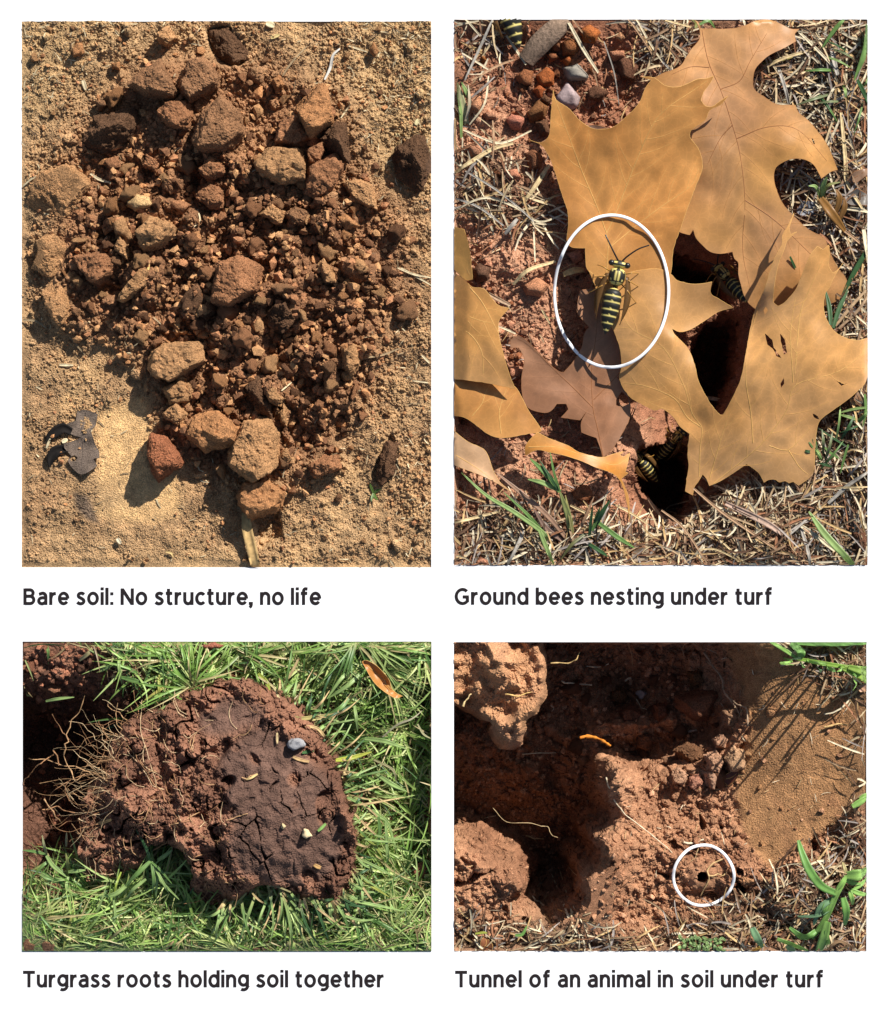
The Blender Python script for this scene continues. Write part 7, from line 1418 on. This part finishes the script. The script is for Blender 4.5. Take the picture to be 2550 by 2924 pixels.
# the overhanging big clod at upper left (top level with the bed rim)
big_poly = cv('z', [(905, 1280), (1090, 1280), (1104, 1330), (1100, 1372), (1102, 1400), (1085, 1430), (1060, 1452), (1055, 1500), (1035, 1515), (1000, 1512), (978, 1480), (985, 1455), (960, 1452), (930, 1432), (905, 1420)])
ux, uy = np.meshgrid(np.arange(1296, 1580, 2.6), np.arange(1833.5, 2170, 2.6))
wu = 5 * vn2(ux, uy, 24, 5); wu2 = 5 * vn2(ux, uy, 24, 6)
inb = inpoly(ux + wu, uy + wu2, big_poly)
pe = np.pad(inb.astype(float), 40, mode='edge'); sf = gblur(pe, 9)[40:-40, 40:-40]
gu = rbf([(1296, 1840, .0), (1296, 1950, -.005), (1296, 2010, -.03), (1400, 1840, .01), (1500, 1850, .01), (1550, 1850, .0), (1560, 1940, -.005), (1500, 1950, .02), (1400, 1900, .015), (1380, 2000, -.03), (1450, 2010, .0), (1430, 2090, .0), (1430, 2140, -.03), (1340, 2020, -.05), (1350, 1920, -.02)])
UH = gu(ux, uy) - .10 * (1 - ss(.45, .9, sf)) + .016 * gnoise(ux.shape, 9) + .011 * gnoise(ux.shape, 3.5) + .0013 * R.randn(*ux.shape)
k1, w1 = crumbs(ux, uy, 10, 61, .9, .2, .6, 1.2); k2, w2 = crumbs(ux, uy, 24, 62, .6, .2, .5, 1.0); UH += np.maximum(k1 * .8, k2)
eu = np.minimum(ux - 1296, 1e9); UH = np.minimum(UH, .002 + .0008 * np.minimum(eu, uy - 1833))
brd = inb & ~(np.roll(inb, 1, 0) & np.roll(inb, -1, 0) & np.roll(inb, 1, 1) & np.roll(inb, -1, 1)); brd[0] = False; brd[:, 0] = False
UZ = np.where(brd, -.26, UH)
ii = np.arange(ux.size).reshape(ux.shape); cm = inb[:-1, :-1] & inb[1:, :-1] & inb[:-1, 1:] & inb[1:, 1:]
F = np.stack([ii[1:, :-1], ii[1:, 1:], ii[:-1, 1:], ii[:-1, :-1]], -1)[cm]; used = np.unique(F); rem = np.zeros(ux.size, int); rem[used] = np.arange(len(used))
UC = mixc(np.broadcast_to(np.array(lin(206, 154, 112, .72)), ux.shape + (3,)).copy(), S4, np.clip(.4 + .3 * gnoise(ux.shape, 8), 0, 1)) * (.84 + .32 * np.where(k2 > k1, w2, w1))[..., None]
loc = np.array(W(1430, 1960, -.26))
o = link('soil_clod', make_mesh('soil_clod', np.stack([(ux - 1275) / 1000, (1462 - uy) / 1000, UZ], -1).reshape(-1, 3)[used] - loc, rem[F], M_soil, np.clip(UC.reshape(-1, 3)[used], .01, .8), smooth=False), tuple(loc))
props(o, 'huge sunlit clod overhanging the shaded pit at its upper left', 'clod')

C4 = tuple(S4); C4D = tuple(S4D); C4P = tuple(lin(212, 160, 124, .72))  # lit clods get the paler tone, shaded ones the darker: light painted into colour
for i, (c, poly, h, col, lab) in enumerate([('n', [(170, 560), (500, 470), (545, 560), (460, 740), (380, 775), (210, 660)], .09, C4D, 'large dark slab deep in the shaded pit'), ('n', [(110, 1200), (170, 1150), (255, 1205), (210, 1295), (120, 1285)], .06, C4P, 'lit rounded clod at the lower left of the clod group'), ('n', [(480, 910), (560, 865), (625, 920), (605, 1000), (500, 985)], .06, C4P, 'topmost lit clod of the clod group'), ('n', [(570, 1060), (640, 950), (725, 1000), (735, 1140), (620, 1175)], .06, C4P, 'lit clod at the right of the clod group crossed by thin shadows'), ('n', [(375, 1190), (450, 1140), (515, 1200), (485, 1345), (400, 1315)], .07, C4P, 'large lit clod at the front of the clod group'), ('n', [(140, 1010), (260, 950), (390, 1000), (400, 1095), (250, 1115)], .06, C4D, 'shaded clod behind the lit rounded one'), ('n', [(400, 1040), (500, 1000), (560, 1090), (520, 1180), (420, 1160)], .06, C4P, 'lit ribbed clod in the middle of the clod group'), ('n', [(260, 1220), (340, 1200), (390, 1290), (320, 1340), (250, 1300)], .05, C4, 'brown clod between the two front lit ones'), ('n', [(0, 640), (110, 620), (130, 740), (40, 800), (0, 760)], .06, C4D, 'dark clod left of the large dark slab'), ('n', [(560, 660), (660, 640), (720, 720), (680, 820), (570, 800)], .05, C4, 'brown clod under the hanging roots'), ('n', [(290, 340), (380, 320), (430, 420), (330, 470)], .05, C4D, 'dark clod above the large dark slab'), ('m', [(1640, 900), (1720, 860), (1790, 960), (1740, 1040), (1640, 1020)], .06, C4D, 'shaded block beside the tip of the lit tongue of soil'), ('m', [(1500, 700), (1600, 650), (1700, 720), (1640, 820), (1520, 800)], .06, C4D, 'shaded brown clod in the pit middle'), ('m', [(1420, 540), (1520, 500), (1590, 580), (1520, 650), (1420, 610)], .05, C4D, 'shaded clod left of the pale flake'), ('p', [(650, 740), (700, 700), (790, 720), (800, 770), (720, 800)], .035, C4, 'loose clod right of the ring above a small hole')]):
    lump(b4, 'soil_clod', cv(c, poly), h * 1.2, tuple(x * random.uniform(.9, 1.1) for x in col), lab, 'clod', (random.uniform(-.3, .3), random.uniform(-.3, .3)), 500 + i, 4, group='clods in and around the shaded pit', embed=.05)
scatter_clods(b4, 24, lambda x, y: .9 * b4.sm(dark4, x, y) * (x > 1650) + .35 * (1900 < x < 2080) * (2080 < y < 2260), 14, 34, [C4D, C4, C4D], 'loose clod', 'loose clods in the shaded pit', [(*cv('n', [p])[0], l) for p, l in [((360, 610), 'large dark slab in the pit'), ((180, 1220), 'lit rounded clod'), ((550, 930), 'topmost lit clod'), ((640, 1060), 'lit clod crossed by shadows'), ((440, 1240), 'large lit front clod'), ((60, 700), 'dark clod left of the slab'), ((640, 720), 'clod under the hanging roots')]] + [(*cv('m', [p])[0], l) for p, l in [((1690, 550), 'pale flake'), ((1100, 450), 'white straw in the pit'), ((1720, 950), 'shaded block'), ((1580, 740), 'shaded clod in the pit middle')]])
crumb_mass(b4, 'soil_crumbs', 2600, lambda x, y: np.clip((1 - .93 * b4.sm(tan4, x, y)) * .5 + .5 * b4.sm(dark4, x, y), 0, 1), 3, 9, [C4D, C4, C4P, C4], 'loose crumbs over the burrow soil and pit', rs)
lump(b4, 'pale_flake', cv('m', [(1650, 540), (1690, 510), (1735, 550), (1700, 595), (1670, 590)]), .02, lin(190, 170, 160, .75), 'pale flake lying in the shaded pit', 'stone', (0, 0), 560, 3, M_stone)

# straws and roots of this bed
WR = lin(232, 214, 180, .8)
def on4(c, pts, lift=.008):
    q = cv(c, pts); zs = [float(b4.z(*p)) for p in q]; out = []
    for j, p in enumerate(q):
        nb = zs[max(0, j - 1):j + 2]; out.append((*p, max(zs[j], np.mean(nb)) + lift))
    return out
for c, pts, r, col, lab in [('m', [(1090, 860), (1200, 860), (1290, 890), (1355, 940)], 6.0, lin(230, 140, 50, .78), 'bright orange broken root at the edge of the shade'), ('m', [(970, 430), (1060, 460), (1240, 470)], 3.0, WR, 'white straw lying in the dark pit'), ('m', [(1200, 310), (1310, 305), (1395, 285)], 2.2, WR, 'thin white root above the white straw'), ('m', [(840, 215), (1000, 220), (1070, 190), (1100, 135)], 2.2, lin(214, 180, 120, .78), 'curved root right of the huge clod'), ('m', [(870, 250), (960, 250), (1060, 215)], 1.4, lin(190, 160, 120, .75), 'thin root under the curved root'), ('m', [(1330, 1220), (1370, 1320), (1440, 1474), (1560, 1580), (1792, 1760), (1900, 1870)], 2.2, WR, 'long white root crossing the lit soil slope'), ('o', [(355, 160), (480, 280), (690, 290), (830, 325), (870, 390), (910, 410)], .9, lin(230, 200, 150, .78), 'branching pale root over the dark pit'), ('o', [(680, 540), (760, 570), (840, 573)], 2.2, lin(230, 200, 150, .78), 'short pale root on the lit ledge'), ('o', [(290, 470), (330, 500)], 3.0, WR, 'white straw bit on the left ledge'), ('o', [(300, 360), (395, 355)], 3.0, lin(220, 190, 150, .78), 'pale root stub on the left ledge'),
  ('p', [(520, 560), (400, 650), (405, 740), (350, 880)], 2.6, lin(222, 186, 130, .78), 'pale forked rootlet beside the tunnel inside the ring'), ('p', [(410, 705), (490, 695), (570, 680)], 2.6, lin(222, 186, 130, .78), 'side rootlet right of the tunnel inside the ring'), ('p', [(325, 460), (295, 550)], 2.0, lin(222, 190, 140, .78), 'thin rootlet at the top inside the ring'), ('p', [(200, 430), (280, 425), (370, 410)], 3.6, WR, 'pale straw just above the ring'), ('p', [(100, 1205), (300, 1195), (480, 1190)], 4.2, WR, 'pale straw lying level under the ring'), ('p', [(270, 1090), (340, 1130), (420, 1180)], 3.0, lin(214, 176, 130, .78), 'straw slanting to the level pale straw'), ('p', [(690, 1050), (740, 950), (850, 880)], 2.2, lin(180, 140, 100, .75), 'brown stem right of the ring'), ('n', [(180, 900), (280, 890), (370, 850)], 5.0, lin(190, 170, 150, .75), 'grey root stick behind the clod group'), ('n', [(230, 60), (220, 130), (235, 190)], 1.8, lin(190, 160, 130, .75), 'thin root hanging at the top of the pit'), ('n', [(300, 60), (370, 110), (410, 130)], 1.8, lin(200, 160, 120, .75), 'short root at the top of the pit'), ('n', [(410, 160), (490, 270), (560, 380), (570, 480), (640, 570), (740, 620), (760, 760)], 3.0, lin(190, 160, 130, .75), 'longest hanging root along the edge of the tan slope'), ('n', [(440, 240), (520, 330), (590, 420)], 1.8, lin(180, 150, 120, .75), 'thin root beside the longest hanging root'), ('n', [(600, 510), (650, 600), (700, 680)], 2.0, lin(190, 160, 130, .75), 'root branch at the lower end of the hanging roots'), ('n', [(705, 470), (700, 540)], 1.8, lin(170, 140, 110, .75), 'root tip on the shaded tan slope'), ('n', [(1390, 770), (1460, 755), (1580, 745)], 4.0, lin(220, 180, 120, .78), 'straw stub on the sunlit tan slope'), ('m', [(1560, 90), (1590, 180), (1610, 300)], 2.2, lin(190, 150, 110, .75), 'brown root hanging in the middle of the pit'), ('m', [(1550, 440), (1600, 410)], 3.2, WR, 'small white straw in the middle of the pit'), ('m', [(1650, 600), (1690, 670), (1750, 700)], 2.0, WR, 'white fibre under the pale flake'), ('m', [(630, 1070), (780, 1080), (940, 1080)], 1.5, WR, 'hair-thin white root across the dark pit'), ('m', [(100, 580), (130, 510), (180, 470)], 3.0, lin(226, 196, 140, .78), 'pale curved straw on the huge clod'), ('m', [(880, 640), (905, 670), (890, 700)], 2.5, lin(210, 180, 150, .75), 'small hook-shaped root in the dark pit'), ('m', [(440, 480), (560, 490), (680, 460)], 2.4, lin(230, 190, 120, .78), 'straw on the lower rim of the huge clod')]:
    P = on4(c, pts)
    if 'huge clod' in lab and 'right' not in lab: P = [(p[0], p[1], .02) for p in P]
    if 'orange broken' in lab or 'branching' in lab or 'curved root right' in lab: P = [(p[0], p[1], (-.16 if 'branching' in lab else -.03) - .01 * (j % 2)) for j, p in enumerate(P)]
    elif 'hanging' in lab or 'pit' in lab: P = [(p[0], p[1], p[2] + .02) for p in P]
    fibre(b4, 'root' if 'root' in lab else 'straw', P, r, col, label=lab, cat='root' if 'root' in lab else 'straw', group='roots and straws in the burrow bed', wob=2.0, taper=.7, n=6, mat=M_root)
rs5 = np.random.RandomState(55)
litter(b4, 'thatch', 1150, lambda x, y: b4.sm(th4, x, y), 'dead grass thatch along the lower and right edge of the burrow bed', STRAW + [PALES, PALES], 30, 120, 2.5, 7.5, rs5, (.002, .02), (-.1, .3), follow=.03, S=4, cat='thatch')
litter(b4, 'straw_litter', 260, lambda x, y: (1 - b4.sm(dark4, x, y)) * .5, 'fine root hairs and shreds on the burrow soil', [WR, lin(200, 166, 120, .75), S4D], 12, 45, 1.2, 3.0, rs5, (.001, .006), (-.05, .15), follow=.012)

# green plants
LG = lin(168, 212, 112, .72); LG2 = lin(136, 186, 96, .68); BG = lin(140, 180, 132, .68)
gp = empty('grass_plant', W(*cv('p', [(1270, 1240)])[0], -.01), 'broad-bladed green grass plant at the lower right corner', 'grass plant')
for c, pts, w, col, zs, nm in [('p', [(1265, 1245), (1380, 1040), (1460, 830), (1550, 660)], 17, LG, (.0, .04, .07, .08), 'stem'), ('p', [(1465, 815), (1330, 745), (1230, 620), (1170, 480), (1140, 365)], 24, LG2, (.07, .09, .10, .09, .07), 'blade'), ('p', [(1550, 660), (1640, 650), (1760, 635)], 32, LG, (.08, .09, .08), 'blade'), ('p', [(1540, 670), (1500, 730), (1450, 800)], 14, LG, (.08, .08, .07), 'blade'), ('p', [(1520, 850), (1545, 970), (1545, 1095)], 21, LG2, (.07, .07, .04), 'blade'), ('p', [(1590, 790), (1660, 820), (1760, 845)], 14, LG, (.05, .05, .04), 'blade'), ('p', [(1450, 850), (1330, 940), (1285, 1095)], 18, BG, (.06, .06, .03), 'blade'), ('p', [(1420, 960), (1300, 1012), (1150, 1025)], 10, BG, (.05, .05, .03), 'blade'), ('p', [(1390, 870), (1360, 960), (1310, 1010)], 16, LG2, (.06, .06, .04), 'blade'), ('p', [(1300, 1150), (1200, 1200), (1075, 1115)], 20, LG2, (.03, .05, .04), 'blade'), ('p', [(1335, 1335), (1370, 1200), (1395, 1060)], 26, LG, (.0, .03, .05), 'stem'), ('p', [(1400, 1335), (1400, 1230), (1380, 1140)], 15, LG2, (.0, .02, .04), 'blade'), ('p', [(1580, 800), (1600, 860), (1615, 925)], 14, LG, (.05, .05, .03), 'blade'), ('p', [(1540, 640), (1530, 600), (1515, 550)], 10, lin(206, 190, 130, .72), (.08, .08, .07), 'blade'), ('p', [(1530, 700), (1600, 730), (1680, 740)], 12, LG, (.07, .06, .05), 'blade'), ('p', [(1740, 700), (1660, 760), (1600, 800)], 12, LG, (.04, .05, .05), 'blade')]:
    blade(b4, nm, [(*q, z) for q, z in zip(cv(c, pts), zs)], w, col, parent=gp, tip=.35 if nm == 'blade' else .7, tipcol=np.array(col) * 1.1)
t = empty('grass_runner', W(*cv('n', [(930, 40)])[0], .0), 'bright green grass runner crossing the upper right corner', 'grass plant')
for pts, w, col, zs, nm in [([(925, 36), (1030, 100), (1130, 170)], 12, LG, (.02, .05, .06), 'stem'), ([(1130, 172), (1340, 210), (1540, 240), (1760, 255)], 13, lin(166, 206, 90, .64), (.06, .075, .08, .07), 'stem'), ([(1150, 165), (1160, 110), (1095, 50)], 24, LG2, (.06, .075, .05), 'blade'), ([(1520, 250), (1640, 300), (1760, 380)], 22, lin(176, 212, 90, .64), (.08, .08, .06), 'blade'), ([(1560, 240), (1660, 270), (1760, 310)], 20, lin(176, 212, 100, .64), (.085, .09, .08), 'blade'), ([(1130, 45), (1400, 50), (1760, 46)], 14, LG2, (.02, .04, .03), 'blade')]:
    blade(b4, nm, [(*q, z) for q, z in zip(cv('n', pts), zs)], w, col, parent=t, tip=.6)
# upright grass stalks whose shadows rake the tan slope
us = empty('grass_tuft', W(2330, 1880, -.02), 'upright grass stalks at the upper right corner shading the tan slope', 'grass tuft')
for i, (x, y, h, lx, ly, w) in enumerate([(2215, 1868, .20, -10, 6, 9), (2240, 1880, .27, -16, 10, 8), (2262, 1872, .24, 8, 4, 9), (2290, 1890, .30, -20, 6, 10), (2312, 1880, .26, 6, 12, 9), (2335, 1896, .32, -10, 12, 10), (2362, 1900, .30, 10, 6, 14), (2385, 1896, .26, -14, 10, 10), (2300, 1860, .18, 12, -2, 8), (2410, 1915, .22, -6, 14, 9), (2440, 1930, .28, -40, 30, 8), (2250, 1850, .15, -20, 0, 8), (2345, 1862, .2, 20, 4, 8)]):
    if i in (0, 8, 11, 12): continue
    blade(b4, 'blade', [(x, y, -.03), (x + lx * .3 + rs5.uniform(-16, 16), y + ly * .3, h * .4), (x + lx * .8 + rs5.uniform(-20, 20), y + ly * .6, h * .75), (x + lx + rs5.uniform(-25, 25), y + ly, h)], w * .8, tuple(np.array([LG2, LG, GRD][i % 3])), parent=us, tip=.2)
for c, pts, w, col, lab, zz in [('p', [(1612, 90), (1680, 50), (1760, 0)], 18, LG, 'short fat green blade at the right edge', .03), ('n', [(1680, 1372), (1744, 1330)], 14, LG, 'green blade tip at the right edge below the tan slope', .02), ('p', [(760, 1120), (800, 1200), (855, 1295)], 22, BG, 'blue-green leaf blade standing at the bottom', .03), ('p', [(975, 1215), (1110, 1270), (1245, 1328)], 13, LG, 'light green stem near the bottom edge', .03), ('p', [(1060, 1280), (1100, 1310), (1135, 1330)], 18, BG, 'blue-green blade tip at the bottom edge', .02), ('p', [(770, 1330), (830, 1300), (870, 1270)], 9, lin(226, 180, 80, .74), 'yellow stem foot at the bottom', .01), ('o', [(200, 1175), (270, 1165), (300, 1170)], 7, lin(200, 206, 90, .68), 'yellow-green blade tip at lower left', .02), ('o', [(540, 1190), (600, 1180), (640, 1110)], 9, LG2, 'green blade in the straw at lower left', .02), ('p', [(1390, 770), (1420, 745), (1440, 730)], 6, WR, 'white grass sheath by the plant', .05), ('p', [(1400, 1330), (1500, 1240), (1640, 1300)], 10, lin(186, 150, 110, .72), 'tan dead blade in the lower right corner', .02)]:
    q = cv(c, pts); blade(b4, 'grass_sprig', [(*p, max(zz, float(b4.z(*p)) + .01)) for p in q], w, col, tip=.4, label=lab, cat='grass', group='green blades of the burrow bed', n=5)
wd = empty('weed_seedlings', W(*cv('p', [(340, 1290)])[0], -.01), 'patch of tiny green weed seedlings at the bottom edge', 'weed')
for i in range(46):
    x, y = cv('p', [(rs5.uniform(140, 550), rs5.uniform(1225, 1325))])[0]; a = rs5.uniform(0, 6.28); L = rs5.uniform(9, 20)
    blade(b4, 'leaf', [(x, y, .0), (x + L * .5 * math.cos(a), y + L * .5 * math.sin(a), .008), (x + L * math.cos(a), y + L * math.sin(a), .006)], rs5.uniform(6, 11), tuple(np.array(lin(164, 196, 120, .62)) * rs5.uniform(.7, 1.2)), parent=wd, tip=.5, base=.6, n=3)
for i, (c, poly, col, lab) in enumerate([('o', [(240, 1328), (250, 1240), (285, 1205), (345, 1270), (345, 1328)], lin(170, 108, 70, .72), 'red-brown dead leaf at the lower left corner'), ('n', [(1550, 350), (1640, 330), (1655, 430), (1590, 425), (1548, 400)], lin(230, 180, 130, .76), 'pale orange leaf piece under the green runner'), ('n', [(1650, 420), (1744, 390), (1744, 460), (1690, 465)], lin(220, 170, 140, .74), 'pinkish leaf piece at the right edge under the runner'), ('n', [(540, 1240), (600, 1180), (690, 1170), (670, 1230), (600, 1300)], lin(130, 74, 50, .72), 'dark red leaf scrap at the front of the clod group'), ('o', [(1255, 650), (1290, 590), (1420, 575), (1330, 660), (1290, 720)], lin(206, 152, 110, .74), 'tan leaf scrap lying on the lit soil'), ('n', [(1430, 70), (1520, 120), (1500, 170), (1440, 130)], lin(176, 120, 84, .72), 'brown leaf scrap in the corner thatch'), ('o', [(1240, 1090), (1330, 1090), (1400, 1150), (1320, 1140)], lin(190, 170, 140, .74), 'grey-tan leaf scrap at the bottom')]):
    q = cv(c, poly); zs = [float(b4.z(*p)) for p in q]; zc = max(zs) + .004; cx, cy = np.array(q).mean(0)
    leaf(b4, 'leaf_scrap', lab, q, [(x, y, min(zc, .0) + (.008 if j % 2 else 0)) for j, (x, y) in enumerate(q)] + [(cx, cy, min(zc, .0) + .004)], col, tuple(np.array(col) * .8), [[tuple(q[0]), (cx, cy), tuple(q[len(q) // 2])]], seed=80 + i, veincol=VC, sideveins=False, step=7, group='leaf scraps in the burrow bed')
bx_, by_ = 0, 0
ring(b4, 2011.5, 2505.5, 86, 86, 9.0, lambda x, y: float(b4.z(x, y)), 'white round marker ring around the animal tunnel', lift=.011)
